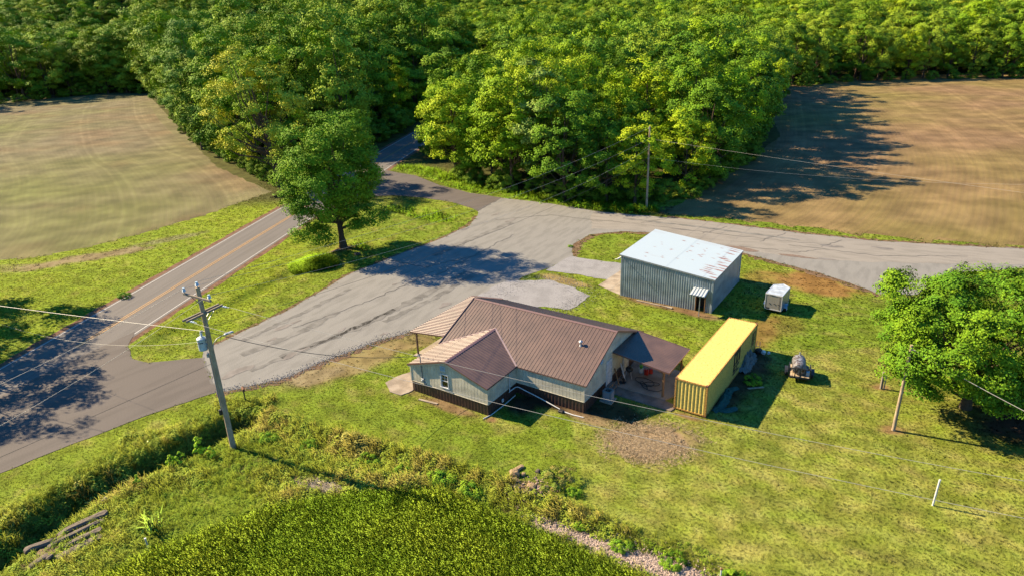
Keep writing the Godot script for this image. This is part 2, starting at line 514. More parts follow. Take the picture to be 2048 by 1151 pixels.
func ground_color(x: float, z: float) -> Color:
	var a := n_macro.get_noise_2d(x * 4.0, z * 4.0)
	var b := n_mid.get_noise_2d(x * 6.0, z * 6.0)
	var d := n_fine.get_noise_2d(x * 10.0, z * 10.0)
	var green := Color(0.108, 0.168, 0.018)
	var lime := Color(0.172, 0.218, 0.024)
	var dry := Color(0.27, 0.225, 0.085)
	var k := clampf(0.5 + a * 0.5 + b * 0.35, 0.0, 1.0)
	var col := green.lerp(lime, k)
	col = col.lerp(dry, clampf((d * 0.8 + b * 0.4 - 0.1) * 1.0, 0.0, 0.42))
	if z > -52.0 and x > 4.0:      # the worn lawn on the near right
		col = col.lerp(Color(0.31, 0.28, 0.085), clampf(0.3 + d * 0.35, 0.0, 0.6))
	if x < -27.0 and z < -60.0:
		col = col.lerp(Color(0.2, 0.26, 0.012), 0.35)
	# faint stripes left by the mower
	if z > -75.0:
		var s := sin((x * 0.53 - z * 0.85) * 3.6 + a * 6.0) * 0.06
		col = Color(col.r * (1.0 + s), col.g * (1.0 + s), col.b)
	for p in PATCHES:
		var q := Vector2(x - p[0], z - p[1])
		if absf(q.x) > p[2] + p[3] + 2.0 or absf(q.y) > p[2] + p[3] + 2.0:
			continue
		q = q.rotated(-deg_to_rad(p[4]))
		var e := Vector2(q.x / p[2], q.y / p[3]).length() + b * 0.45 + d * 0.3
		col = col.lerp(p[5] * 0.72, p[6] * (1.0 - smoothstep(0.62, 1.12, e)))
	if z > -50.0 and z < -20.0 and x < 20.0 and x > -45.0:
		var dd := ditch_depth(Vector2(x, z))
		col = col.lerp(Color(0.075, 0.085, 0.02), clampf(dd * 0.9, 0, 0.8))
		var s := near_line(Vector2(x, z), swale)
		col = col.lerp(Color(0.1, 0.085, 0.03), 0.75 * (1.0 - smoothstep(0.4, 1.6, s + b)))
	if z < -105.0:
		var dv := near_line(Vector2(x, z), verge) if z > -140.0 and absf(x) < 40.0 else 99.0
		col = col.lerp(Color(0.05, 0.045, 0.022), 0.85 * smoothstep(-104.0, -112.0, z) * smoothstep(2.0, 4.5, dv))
	return col

func ticks(parts: Array) -> PackedFloat32Array:      # [from, to, step], ...
	var o := PackedFloat32Array()
	for p in parts:
		var n := int(roundf(absf(p[1] - p[0]) / p[2]))
		for i in n:
			o.append(lerpf(p[0], p[1], float(i) / n))
	o.append(parts[-1][1])
	return o

func grid_mesh(xs: PackedFloat32Array, zs: PackedFloat32Array, height: Callable, tint: Callable) -> ArrayMesh:
	var v := PackedVector3Array()
	var n := PackedVector3Array()
	var c := PackedColorArray()
	var idx := PackedInt32Array()
	var nx := xs.size()
	var nz := zs.size()
	v.resize(nx * nz)
	n.resize(nx * nz)
	c.resize(nx * nz)
	for j in nz:
		for i in nx:
			v[j * nx + i] = Vector3(xs[i], height.call(xs[i], zs[j]), zs[j])
			c[j * nx + i] = tint.call(xs[i], zs[j])
	for j in nz:
		for i in nx:
			var l := v[j * nx + maxi(i - 1, 0)]
			var r := v[j * nx + mini(i + 1, nx - 1)]
			var u := v[maxi(j - 1, 0) * nx + i]
			var d := v[mini(j + 1, nz - 1) * nx + i]
			var t := (r - l).cross(u - d)
			n[j * nx + i] = (t if t.y > 0 else -t).normalized()
	for j in nz - 1:
		for i in nx - 1:
			var a := j * nx + i
			idx.append_array(PackedInt32Array([a, a + 1, a + nx + 1, a, a + nx + 1, a + nx]) if zs[1] > zs[0] else PackedInt32Array([a, a + nx + 1, a + 1, a, a + nx, a + nx + 1]))
	var arrays := []
	arrays.resize(Mesh.ARRAY_MAX)
	arrays[Mesh.ARRAY_VERTEX] = v
	arrays[Mesh.ARRAY_NORMAL] = n
	arrays[Mesh.ARRAY_COLOR] = c
	arrays[Mesh.ARRAY_INDEX] = idx
	var m := ArrayMesh.new()
	m.add_surface_from_arrays(Mesh.PRIMITIVE_TRIANGLES, arrays)
	return m

# ---------------------------------------------------------------- flat sheets: roads, gravel, slabs

func wavy(poly: Array, step: float, jitter: float, seed_: int) -> PackedVector2Array:
	var o := PackedVector2Array()
	var f := FastNoiseLite.new()
	f.seed = seed_
	f.frequency = 0.35
	for i in poly.size():
		var a := Vector2(poly[i][0], poly[i][1])
		var q = poly[(i + 1) % poly.size()]
		var b := Vector2(q[0], q[1])
		var n := maxi(1, int(a.distance_to(b) / step))
		for k in n:
			var p := a.lerp(b, float(k) / n)
			if jitter > 0:
				p += Vector2(f.get_noise_2d(p.x, p.y), f.get_noise_2d(p.x + 50, p.y)) * jitter
				p += Vector2(f.get_noise_2d(p.x * 6, p.y * 6), f.get_noise_2d(p.x * 6 + 50, p.y * 6)) * jitter * 0.5
			o.append(p)
	return o

func no_grass(poly: PackedVector2Array) -> void:
	var r := Rect2(poly[0], Vector2.ZERO)
	for p in poly:
		r = r.expand(p)
	hard.append([poly, r])

func is_hard(p: Vector2) -> bool:
	for h in hard:
		if h[1].has_point(p) and Geometry2D.is_point_in_polygon(p, h[0]):
			return true
	return false

func sheet(poly: PackedVector2Array, y: float, turn := 0.0, thick := 0.0) -> Shape:      # the shape's own axes are turned by turn
	var s := Shape.new()
	var tri := Geometry2D.triangulate_polygon(poly)
	var b := Basis(Vector3.UP, -turn)
	var pt := func(i: int, h: float) -> Vector3: return b * Vector3(poly[i].x, h, poly[i].y)
	for k in range(0, tri.size(), 3):
		var a: Vector3 = pt.call(tri[k], y)
		var d: Vector3 = pt.call(tri[k + 1], y)
		var e: Vector3 = pt.call(tri[k + 2], y)
		if (d - a).cross(e - a).y > 0:
			s.tri(a, d, e)
		else:
			s.tri(a, e, d)
	if thick > 0:
		var cw := Geometry2D.is_polygon_clockwise(poly)
		for i in poly.size():
			var j := (i + 1) % poly.size()
			if cw:
				s.quad(pt.call(i, y - thick), pt.call(j, y - thick), pt.call(j, y), pt.call(i, y))
			else:
				s.quad(pt.call(j, y - thick), pt.call(i, y - thick), pt.call(i, y), pt.call(j, y))
	return s

func ribbon(pts: Array, w: float, y: float, wob := 0.0, seed_ := 1, broken := false) -> Shape:
	var s := Shape.new()
	var r := RandomNumberGenerator.new()
	r.seed = seed_
	for i in pts.size() - 1:
		var a := Vector2(pts[i][0], pts[i][1])
		var b := Vector2(pts[i + 1][0], pts[i + 1][1])
		var n := maxi(1, int(a.distance_to(b) / (0.5 if wob > 0 else 6.0)))
		var t := (b - a).normalized().orthogonal()
		var last := a
		var lw := w
		for k in n:
			var q := a.lerp(b, float(k + 1) / n)
			if wob > 0 and k < n - 1:
				q += t * r.randf_range(-wob, wob)
			var nw := w * (r.randf_range(0.5, 1.4) if wob > 0 else 1.0)
			s.quad(Vector3(last.x - t.x * lw / 2, y, last.y - t.y * lw / 2), Vector3(last.x + t.x * lw / 2, y, last.y + t.y * lw / 2), Vector3(q.x + t.x * nw / 2, y, q.y + t.y * nw / 2), Vector3(q.x - t.x * nw / 2, y, q.y - t.y * nw / 2))
			last = q
			lw = nw
	# turned the right way up
	for i in range(0, s.n.size(), 3):
		if s.n[i].y < 0:
			var q := s.v[i + 1]
			s.v[i + 1] = s.v[i + 2]
			s.v[i + 2] = q
			for k in 3:
				s.n[i + k] = -s.n[i + k]
	return s

func laid(called: String, poly: PackedVector2Array, y: float, m: Material, label: String, category: String, turn := 0.0, thick := 0.0) -> MeshInstance3D:
	var o := struct(called, sheet(poly, y, turn, thick), m, label, category)
	o.rotation.y = turn
	no_grass(poly)
	return o

const HIGHWAY_DIR := Vector2(0.181, -0.9835)

func build_ground() -> void:
	ditch = line_of(DITCH)
	swale = line_of(SWALE)
	island_dip = line_of(ISLAND_DIP)
	island_swale = line_of(ISLAND_SWALE)
	var xs := ticks([[-1100.0, -300.0, 40.0], [-300.0, -60.0, 8.0], [-60.0, 44.0, 0.42], [44.0, 100.0, 2.5], [100.0, 320.0, 10.0], [320.0, 1100.0, 40.0]])
	var zs := ticks([[-1300.0, -340.0, 24.0], [-340.0, -112.0, 5.0], [-112.0, -52.0, 0.55], [-52.0, -21.0, 0.36], [-21.0, 60.0, 9.0]])
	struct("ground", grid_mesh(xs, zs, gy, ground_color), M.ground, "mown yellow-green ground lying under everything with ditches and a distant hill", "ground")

	# the ploughed fields: furrows as real ridges that follow the edge of the wood
	field("field", "brown ploughed field with seedling rows on the right behind the old road", [[20.0, -96.4], [29.0, -100.7], [40.0, -115.9], [52.5, -136.1], [67.6, -172.4], [91.1, -236.0], [96.0, -262.0]], 1.0, 210, Color(0.255, 0.168, 0.088), Color(0.215, 0.185, 0.055), 0.86,
		[[22.5, -94.3], [31.6, -90.2], [38.1, -86.2], [48.0, -80.2], [60.0, -75.6], [90.0, -66.0], [260.0, -20.0], [330.0, -20.0], [330.0, -262.0], [93.0, -262.0], [60.0, -150.0]])
	field("field", "pale tan ploughed field with curving rows left of the highway", [[-40.0, -112.0], [-43.5, -119.3], [-51.3, -132.7], [-64.7, -152.5], [-79.0, -170.8], [-112.0, -226.2], [-150.0, -300.0], [-170.0, -335.0]], -1.0, 190, Color(0.195, 0.168, 0.1), Color(0.165, 0.178, 0.055), 0.9,
		[[-41.0, -116.0], [-43.4, -111.4], [-47.7, -101.4], [-52.9, -93.4], [-57.4, -87.9], [-62.0, -85.0], [-72.0, -83.0], [-260.0, -60.0], [-340.0, -60.0], [-340.0, -330.0], [-168.0, -330.0], [-60.0, -140.0]])

	# highway
	var d := HIGHWAY_DIR
	var nrm := Vector2(-d.y, d.x)          # to the right when looking away
	var c0 := Vector2(-40.4, -60.0)
	var at := func(along: float, side: float) -> Array:
		var q: Vector2 = c0 + d * along + nrm * side
		return [q.x, q.y]
	var turn := -atan2(d.x, -d.y)
	laid("road_shoulder", wavy([at.call(-60, -4.75), at.call(-60, 4.75), at.call(250, 4.75), at.call(250, -4.75)], 1.2, 0.3, 3), 0.006, M.shoulder, "reddish gravel shoulder running along both edges of the highway", "shoulder")
	laid("road", wavy([at.call(-60, -4.0), at.call(-60, 4.05), at.call(250, 4.05), at.call(250, -4.0)], 3.0, 0.04, 4), 0.014, M.highway, "two-lane grey asphalt highway with a double yellow line on the left", "road", turn)
	for side in [-1.0, 1.0]:
		var from := -60.0 if side < 0 else 0.6
		var to := 250.0 if side < 0 else 50.0
		struct("road_marking", ribbon([at.call(from, side * 3.68), at.call(to, side * 3.68)], 0.15, 0.026), M.white_paint, "white edge line on the %s side of the highway" % ("field" if side < 0 else "grass island"), "road marking")
		struct("road_marking", ribbon([at.call(-2.4, side * 0.16), at.call(54.0, side * 0.16)], 0.12, 0.026), M.yellow_paint, "yellow centre line of the highway, the %s one of the pair" % ("field-side" if side < 0 else "island-side"), "road marking")
		struct("road_marking", ribbon([at.call(62.0, side * 0.16), at.call(250.0, side * 0.16)], 0.12, 0.026), M.yellow_paint, "yellow centre line beyond the junction, the %s one" % ("left" if side < 0 else "right"), "road marking")
	struct("road_marking", ribbon([at.call(69.0, 3.68), at.call(250, 3.68)], 0.15, 0.026), M.white_paint, "white edge line beyond the junction, beside the middle wood", "road marking")

	# the grey lot with the old road to the right
	var lot := wavy([[-27.9, -54.6], [-28.4, -56.0], [-25.6, -60.2], [-22.3, -66.0], [-18.8, -74.2], [-14.9, -79.3], [-9.3, -86.0], [-5.7, -91.8], [-4.7, -96.5], [-4.7, -99.1], [-1.2, -106.4], [6.3, -101.8], [13.2, -96.3], [19.2, -93.5], [26.1, -90.2], [31.7, -86.6], [37.0, -83.2], [44.4, -79.2], [52.2, -76.6], [70.0, -71.5], [120.0, -57.0],
		[120.0, -52.0], [70.0, -64.5], [56.3, -68.6], [45.9, -67.5], [40.5, -62.4], [37.4, -62.7], [35.5, -66.0], [33.7, -69.2], [30.7, -72.7], [27.9, -76.4], [19.0, -85.4], [14.6, -86.6], [10.5, -85.8], [8.0, -82.0], [7.4, -77.4], [3.8, -73.4], [1.4, -71.4], [-1.3, -66.8], [-4.4, -64.6], [-8.1, -60.2], [-9.8, -58.1], [-12.4, -56.6], [-14.7, -54.6], [-16.9, -52.7], [-18.9, -50.5], [-21.0, -49.2], [-24.2, -48.3]], 0.8, 0.28, 5)
	laid("parking_lot", lot, 0.022, M.lot, "wide worn grey asphalt lot between the grass island and the brown-roofed house", "lot", deg_to_rad(-31))
	laid("path", wavy([[12.0, -96.8], [19.2, -93.4], [26.1, -90.0], [31.7, -86.4], [37.0, -83.0], [44.4, -79.0], [52.2, -76.4], [70.0, -71.3], [120.0, -56.8], [120.0, -52.2], [70.0, -65.4], [56.3, -69.6], [45.9, -70.9], [36.0, -73.0], [29.4, -76.6], [20.0, -85.2], [14.6, -87.6], [11.0, -88.0]], 0.8, 0.5, 6), 0.027, M.old_road, "cracked pale old road running to the right behind the metal shed", "road", deg_to_rad(-27))
	laid("road", wavy([[-27.7, -54.4], [-31.0, -54.0], [-32.4, -53.9], [-34.2, -54.7], [-35.9, -57.2], [-36.9, -60.5], [-41.0, -52.0], [-46.0, -38.0], [-50.0, -20.0], [-32.5, -20.0], [-37.0, -36.5], [-35.0, -38.5], [-31.8, -41.7], [-28.1, -45.2], [-24.0, -48.4], [-26.0, -51.2]], 0.8, 0.16, 7), 0.03, M.apron, "dark brownish asphalt apron where the lot meets the highway, bottom left", "road", deg_to_rad(-40))
	laid("road", wavy([[-4.7, -99.0], [-1.2, -106.5], [-6.4, -110.3], [-11.8, -116.3], [-17.2, -124.8], [-21.0, -127.9], [-23.2, -130.0], [-28.4, -120.0], [-27.0, -110.6], [-18.8, -110.4], [-13.6, -108.0], [-9.3, -105.0], [-6.0, -101.2]], 0.8, 0.16, 8), 0.03, M.apron, "dark asphalt junction shaded by the big maple, at the far end of the lot", "road", deg_to_rad(-60))
	laid("gravel", wavy([[7.2, -77.6], [9.2, -76.4], [13.1, -74.2], [12.6, -71.0], [11.0, -69.4], [9.8, -70.0], [3.9, -73.2]], 0.5, 0.3, 9), 0.034, M.gravel, "grey gravel strip leading to the end of the metal shed", "gravel")
	laid("gravel", wavy([[-4.6, -64.6], [-2.6, -68.0], [-0.4, -70.4], [4.2, -70.0], [6.6, -67.4], [8.3, -65.2], [5.7, -61.9], [2.7, -62.9], [0.0, -60.0], [-6.0, -60.4]], 0.5, 0.35, 10), 0.034, M.gravel, "pale gravel parking patch behind the brown-roofed house", "gravel")
	laid("riprap", wavy([[0.6, -32.4], [1.8, -32.4], [3.5, -31.1], [6.2, -29.7], [9.6, -27.9], [12.0, -26.0], [11.0, -25.0], [7.6, -27.0], [4.6, -29.2], [2.6, -30.8], [0.9, -31.6]], 0.4, 0.3, 12), -0.36, M.riprap, "pinkish riprap gravel lying in the shallow swale beside the wheat", "gravel")
	# crumbling edge of the lot: bare dirt that shows beyond the asphalt
	struct("dirt_edge", ribbon([[-24.2, -48.3], [-21.0, -49.2], [-18.9, -50.5], [-16.9, -52.7], [-14.7, -54.6], [-12.4, -56.6], [-9.8, -58.1], [-8.1, -60.2]], 1.5, 0.012, 0.22, 31), M.dirt, "pale crumbling dirt edge between lot and house lawn", "dirt edge")
	struct("dirt_edge", ribbon([[7.4, -77.4], [8.0, -82.0], [10.5, -85.8], [14.6, -86.6], [19.0, -85.4], [27.9, -76.4], [30.7, -72.7], [33.7, -69.2], [37.4, -62.9]], 1.7, 0.012, 0.25, 32), M.dirt, "brown dirt edge along the old road's near side", "dirt edge")
	struct("dirt_edge", ribbon([[-28.4, -56.0], [-25.6, -60.2], [-22.3, -66.0], [-18.8, -74.2], [-14.9, -79.3], [-9.3, -86.0], [-5.7, -91.8], [-4.7, -96.5]], 0.9, 0.011, 0.15, 33), M.dirt, "thin dirt edge between lot and grass island", "dirt edge")
	struct("dirt_edge", ribbon([[22.0, -92.2], [31.7, -86.5], [37.0, -83.1], [44.4, -79.1], [52.2, -76.5], [70.0, -71.4]], 1.6, 0.012, 0.25, 34), M.dirt, "brown dirt edge between old road and right field", "dirt edge")
	# dark patches, oil marks and sealed cracks in the old asphalt
	var marks := [[-5.6, -77.0, 0.7, 0.35], [-13.0, -70.5, 0.5, 0.25], [-6.2, -90.2, 0.9, 0.4], [-16.5, -59.2, 0.6, 0.3], [-22.6, -57.6, 0.5, 0.3], [-12.2, -58.0, 0.55, 0.35], [-23.6, -51.5, 1.6, 0.8], [-19.5, -54.6, 1.5, 0.5], [-22.0, -60.6, 1.5, 0.5], [0.2, -93.5, 1.2, 0.4], [-2.0, -97.0, 1.0, 0.3], [-7.0, -64.2, 0.9, 0.5], [27.4, -78.2, 2.6, 0.8], [33.4, -74.6, 2.2, 0.5], [36.2, -73.4, 1.0, 0.3], [38.8, -77.6, 1.4, 0.4], [22.6, -86.6, 1.6, 0.4], [44.2, -76.4, 1.3, 0.5]]
	for i in marks.size():
		var q = marks[i]
		var ring := []
		for k in 14:
			var a := TAU * k / 14
			var e := Vector2(cos(a) * q[2], sin(a) * q[3] * (0.7 + 0.3 * sin(a * 3 + i))).rotated(-0.9 if q[0] < 5 else 0.5)
			ring.append([q[0] + e.x, q[1] + e.y])
		struct("road_patch", sheet(wavy(ring, 0.3, 0.22, 40 + i), 0.038), M.mud if i in [12, 13] else M.stain, "dark stain on the worn asphalt of the lot and old road", "stain").set_meta("group", "dark stains on the old asphalt")
	var ruts := [[[-22.6, -51.6], [-17.0, -57.4], [-12.0, -63.6]], [[-24.4, -54.6], [-20.4, -59.0], [-17.6, -63.4]], [[-20.6, -53.8], [-14.4, -60.2], [-9.4, -67.0], [-5.0, -73.6]], [[-25.4, -57.6], [-21.4, -63.4], [-17.8, -69.6]], [[-12.6, -60.6], [-8.0, -66.4], [-4.2, -73.0]], [[-9.6, -79.6], [-4.4, -86.4], [0.4, -92.4]], [[16.0, -92.6], [26.0, -86.8], [36.0, -80.4]]]
	for i in ruts.size():
		struct("road_patch", ribbon(ruts[i], 0.55 + 0.2 * (i % 3), 0.034, 0.12, 130 + i), M.lot_worn, "long faint darker wheel rut along the grey lot", "wheel rut").set_meta("group", "wheel ruts in the lot")
	var cracks := [[[-4.7, -99.2], [-1.3, -106.2]], [[-24.1, -48.4], [-26.0, -51.2], [-27.8, -54.4]], [[-15.4, -78.9], [-10.0, -75.5], [-3.6, -79.6]], [[-8.6, -72.6], [-4.0, -80.0], [0.6, -87.0]], [[12.0, -92.4], [20.0, -88.2], [30.0, -82.4], [40.0, -77.4]], [[25.0, -84.4], [29.0, -87.0]], [[31.0, -80.4], [35.4, -83.4]], [[34.0, -78.8], [42.0, -74.0], [52.0, -72.6]], [[37.5, -77.6], [41.0, -79.8]], [[18.0, -90.0], [22.0, -91.6]], [[-2.0, -94.0], [6.0, -95.6], [13.0, -91.4]], [[28.0, -79.0], [34.0, -76.0], [37.0, -76.6]], [[-21.4, -60.0], [-15.0, -66.0], [-9.0, -74.0]]]
	for i in cracks.size():
		struct("road_crack", ribbon(cracks[i], 0.09 if i > 1 else 0.2, 0.042, 0.22, 70 + i), M.tar, "dark crack in the old asphalt of the lot", "crack").set_meta("group", "cracks in the old asphalt")

func smooth_line(l: Array, step: float) -> PackedVector2Array:
	var c := Curve2D.new()
	for i in l.size():
		var a := Vector2(l[maxi(i - 1, 0)][0], l[maxi(i - 1, 0)][1])
		var b := Vector2(l[mini(i + 1, l.size() - 1)][0], l[mini(i + 1, l.size() - 1)][1])
		var t := (b - a) / 6.0
		c.add_point(Vector2(l[i][0], l[i][1]), -t, t)
	c.bake_interval = step
	var o := PackedVector2Array()
	var n := int(c.get_baked_length() / step)
	for i in n + 1:
		o.append(c.sample_baked(i * step))
	return o

func field(called: String, label: String, edge: Array, side: float, rows: int, soil: Color, crop: Color, pitch: float, outline: Array) -> void:
	var poly := wavy(outline, 2.0, 0.5, 21)
	no_grass(poly)
	var base := smooth_line(edge, 1.6)
	# lengthen the base line at both ends so that the rows fill the outline
	var d0 := (base[0] - base[1]).normalized()
	for k in 90:
		base.insert(0, base[0] + d0 * 1.6)
		d0 = d0.rotated(-side * 0.004)
	var tan_ := PackedVector2Array()
	for i in base.size():
		tan_.append((base[mini(i + 1, base.size() - 1)] - base[maxi(i - 1, 0)]).normalized())
	for pass_ in 30:      # soften the turns before the rows are set out
		var t2 := tan_.duplicate()
		for i in range(1, base.size() - 1):
			t2[i] = (tan_[i - 1] + tan_[i] + tan_[i + 1]).normalized()
		tan_ = t2
	var v := PackedVector3Array()
	var n := PackedVector3Array()
	var c := PackedColorArray()
	var idx := PackedInt32Array()
	var cols := base.size()
	var lines := rows * 2
	var wob := FastNoiseLite.new()
	wob.seed = 77
	wob.frequency = 0.012
	var rr := RandomNumberGenerator.new()
	rr.seed = 78
	var tone := 1.0
	for r in lines:
		if r % 2 == 0:
			tone = rr.randf_range(0.95, 1.05)
			if r % 34 == 8 or r % 34 == 12:
				tone *= 1.12      # wheel tracks
		for i in cols:
			var off := r * pitch * 0.5 + 0.6
			var q := base[i] + Vector2(-tan_[i].y, tan_[i].x) * side * off
			var sway := smoothstep(8.0, 60.0, off) * (1.5 if side > 0 else 6.0)
			q += Vector2(wob.get_noise_2d(q.x, q.y), wob.get_noise_2d(q.x + 300, q.y)) * sway
			var ridge := r % 2 == 0
			var m := n_macro.get_noise_2d(q.x * 1.6, q.y * 1.6)
			var mm := n_mid.get_noise_2d(q.x * 1.5, q.y * 1.5)
			var col := soil.lerp(crop, clampf((0.37 if ridge else 0.27) + m * 0.7 + mm * 0.2, 0.0, 0.85))
			col = col.lerp(Color(0.22, 0.145, 0.085), clampf(mm * 0.8 - m * 0.4 - 0.05, 0.0, 0.5))
			v.append(Vector3(q.x, 0.026 if ridge else 0.012, q.y))
			n.append(Vector3.UP)
			c.append(Color(col.r * tone, col.g * tone, col.b * tone))
	for r in lines - 1:
		for i in cols - 1:
			var a := r * cols + i
			if (v[a] - v[a + 1]).length() > 12.0:
				continue
			var mid := (v[a] + v[a + cols + 1]) * 0.5
			if not Geometry2D.is_point_in_polygon(Vector2(mid.x, mid.z), poly):
				continue
			if side > 0:
				idx.append_array(PackedInt32Array([a, a + cols + 1, a + 1, a, a + cols, a + cols + 1]))
			else:
				idx.append_array(PackedInt32Array([a, a + 1, a + cols + 1, a, a + cols + 1, a + cols]))
	# slopes of the ridges
	for r in lines:
		for i in cols:
			var a := r * cols + i
			var u := v[maxi(r - 1, 0) * cols + i]
			var w := v[mini(r + 1, lines - 1) * cols + i]
			var t := (w - u).cross(v[r * cols + mini(i + 1, cols - 1)] - v[r * cols + maxi(i - 1, 0)])
			n[a] = (t if t.y > 0 else -t).normalized()
	var s := SurfaceTool.new()
	s.begin(Mesh.PRIMITIVE_TRIANGLES)
	for k in range(0, idx.size(), 3):      # flat faces, so that the ridges keep their edges
		var t3 := [idx[k], idx[k + 1], idx[k + 2]]
		var f := (v[t3[2]] - v[t3[0]]).cross(v[t3[1]] - v[t3[0]]).normalized()
		if f.y < 0:
			f = -f
			t3 = [t3[0], t3[2], t3[1]]
		for q in t3:
			s.set_normal(f)
			s.set_color(c[q])
			s.add_vertex(v[q])
	var o := struct(called, s.commit(), M.field, label, "field")
	var sh := sheet(poly, 0.004)
	for i in sh.c.size():
		sh.c[i] = soil.lerp(crop, 0.3)
	add(o, "soil", sh, M.field)

# ---------------------------------------------------------------- plants

func leaf_mesh(v: PackedVector3Array, n: PackedVector3Array, c: PackedColorArray, idx: PackedInt32Array) -> ArrayMesh:
	var arrays := []
	arrays.resize(Mesh.ARRAY_MAX)
	arrays[Mesh.ARRAY_VERTEX] = v
	arrays[Mesh.ARRAY_NORMAL] = n
	arrays[Mesh.ARRAY_COLOR] = c
	arrays[Mesh.ARRAY_INDEX] = idx
	var m := ArrayMesh.new()
	m.add_surface_from_arrays(Mesh.PRIMITIVE_TRIANGLES, arrays)
	return m

# where the sprays of a crown sit: boughs all over the crown, each bearing a cushion of sprays: [centre, radius, bough's centre]
func spray_spots(r: RandomNumberGenerator, k: Dictionary) -> Array:
	var out := []
	var f := FastNoiseLite.new()
	f.seed = k.seed
	f.frequency = 0.9
	var n: int = k.boughs
	var mid := Vector3(0, (k.top + k.bottom) * 0.5, 0)
	var half := Vector3(k.wide, (k.top - k.bottom) * 0.5, k.wide)
	var lean: Vector3 = k.get("lean", Vector3.ZERO)
	var per: int = k.sprays
	for i in n:
		var y := 1.0 - 2.0 * (i + 0.5) / n
		y = clampf(y + r.randf_range(-0.09, 0.09), -0.97, 1)
		var a := i * 2.399963 + r.randf_range(-0.45, 0.45)
		var w := sqrt(1 - y * y)
		var d := Vector3(cos(a) * w, y, sin(a) * w)
		var lobe: float = 1.0 + k.lobes * f.get_noise_3d(d.x * 1.6, d.y * 1.6, d.z * 1.6)
		var big: float = k.bough * r.randf_range(0.72, 1.28)
		var dist: float = r.randf_range(0.88, 1.02) * lobe
		if r.randf() < 0.12:
			dist *= r.randf_range(0.5, 0.75)
		var p: Vector3 = d * dist
		if p.y < 0:      # fuller below the middle than a ball
			var pull: float = lerpf(1.0, 1.0 + k.get("skirt", 0.25), -p.y)
			p.x *= pull
			p.z *= pull
		var at: Vector3 = mid + p * (half - Vector3.ONE * big * 0.7)
		at += lean * ((at.y - k.bottom) / (k.top - k.bottom))
		var face := (Vector3(d.x, d.y * 0.6, d.z) + Vector3(0, 0.45, 0)).normalized()
		for j in per:
			var q := Vector3(r.randfn(), r.randfn(), r.randfn()).normalized()
			q = (q + face * 0.8).normalized()
			var e := at + Vector3(q.x, q.y * 0.72, q.z) * big * r.randf_range(0.6, 1.0)
			out.append([e, k.spray * r.randf_range(0.65, 1.35), at])
	return out

func crown_mesh(k: Dictionary, spots: Array) -> ArrayMesh:
	var r := RandomNumberGenerator.new()
	r.seed = k.seed + 1000
	var v := PackedVector3Array()
	var n := PackedVector3Array()
	var c := PackedColorArray()
	var idx := PackedInt32Array()
	var per: int = k.leaves
	var tone := 0.5
	var last := Vector3.INF
	for s in spots:
		var at: Vector3 = s[0]
		var rad: float = s[1]
		if s[2] != last:
			last = s[2]
			tone = r.randf()
		var out: Vector3 = (at - s[2]).normalized()
		var col: Color = k.dark.lerp(k.light, clampf(tone + r.randf_range(-0.25, 0.25), 0, 1))
		var tilt := (out * 0.9 + Vector3.UP * 0.5)
		for i in per:
			var d := Vector3(r.randfn(), r.randfn(), r.randfn()).normalized()
			var p := at + Vector3(d.x, d.y * 0.6, d.z) * rad * pow(r.randf(), 0.4)
			p.y -= (d.x * d.x + d.z * d.z) * rad * k.get("droop", 0.15)
			var nn := (d * 0.35 + tilt + Vector3(r.randf_range(-1, 1), r.randf_range(-1, 1), r.randf_range(-1, 1)) * 0.7).normalized()
			var ax := nn.cross(Vector3(r.randf_range(-1, 1), r.randf_range(-1, 1), r.randf_range(-1, 1))).normalized()
			var bx := nn.cross(ax)
			var l: float = k.leaf * r.randf_range(0.6, 1.35)
			var w := l * r.randf_range(0.5, 0.8)
			var b := v.size()
			v.append(p - ax * l * 0.5)
			v.append(p + bx * w * 0.5 - ax * l * 0.1)
			v.append(p + ax * l * 0.5 - nn * l * 0.12)
			v.append(p - bx * w * 0.5 - ax * l * 0.1)
			var g := r.randf_range(0.8, 1.2)
			var lc := Color(col.r * g * r.randf_range(0.9, 1.1), col.g * g, col.b * g)
			for q in 4:
				n.append(nn)
				c.append(lc)
			idx.append_array(PackedInt32Array([b, b + 1, b + 2, b, b + 2, b + 3]))
	return leaf_mesh(v, n, c, idx)

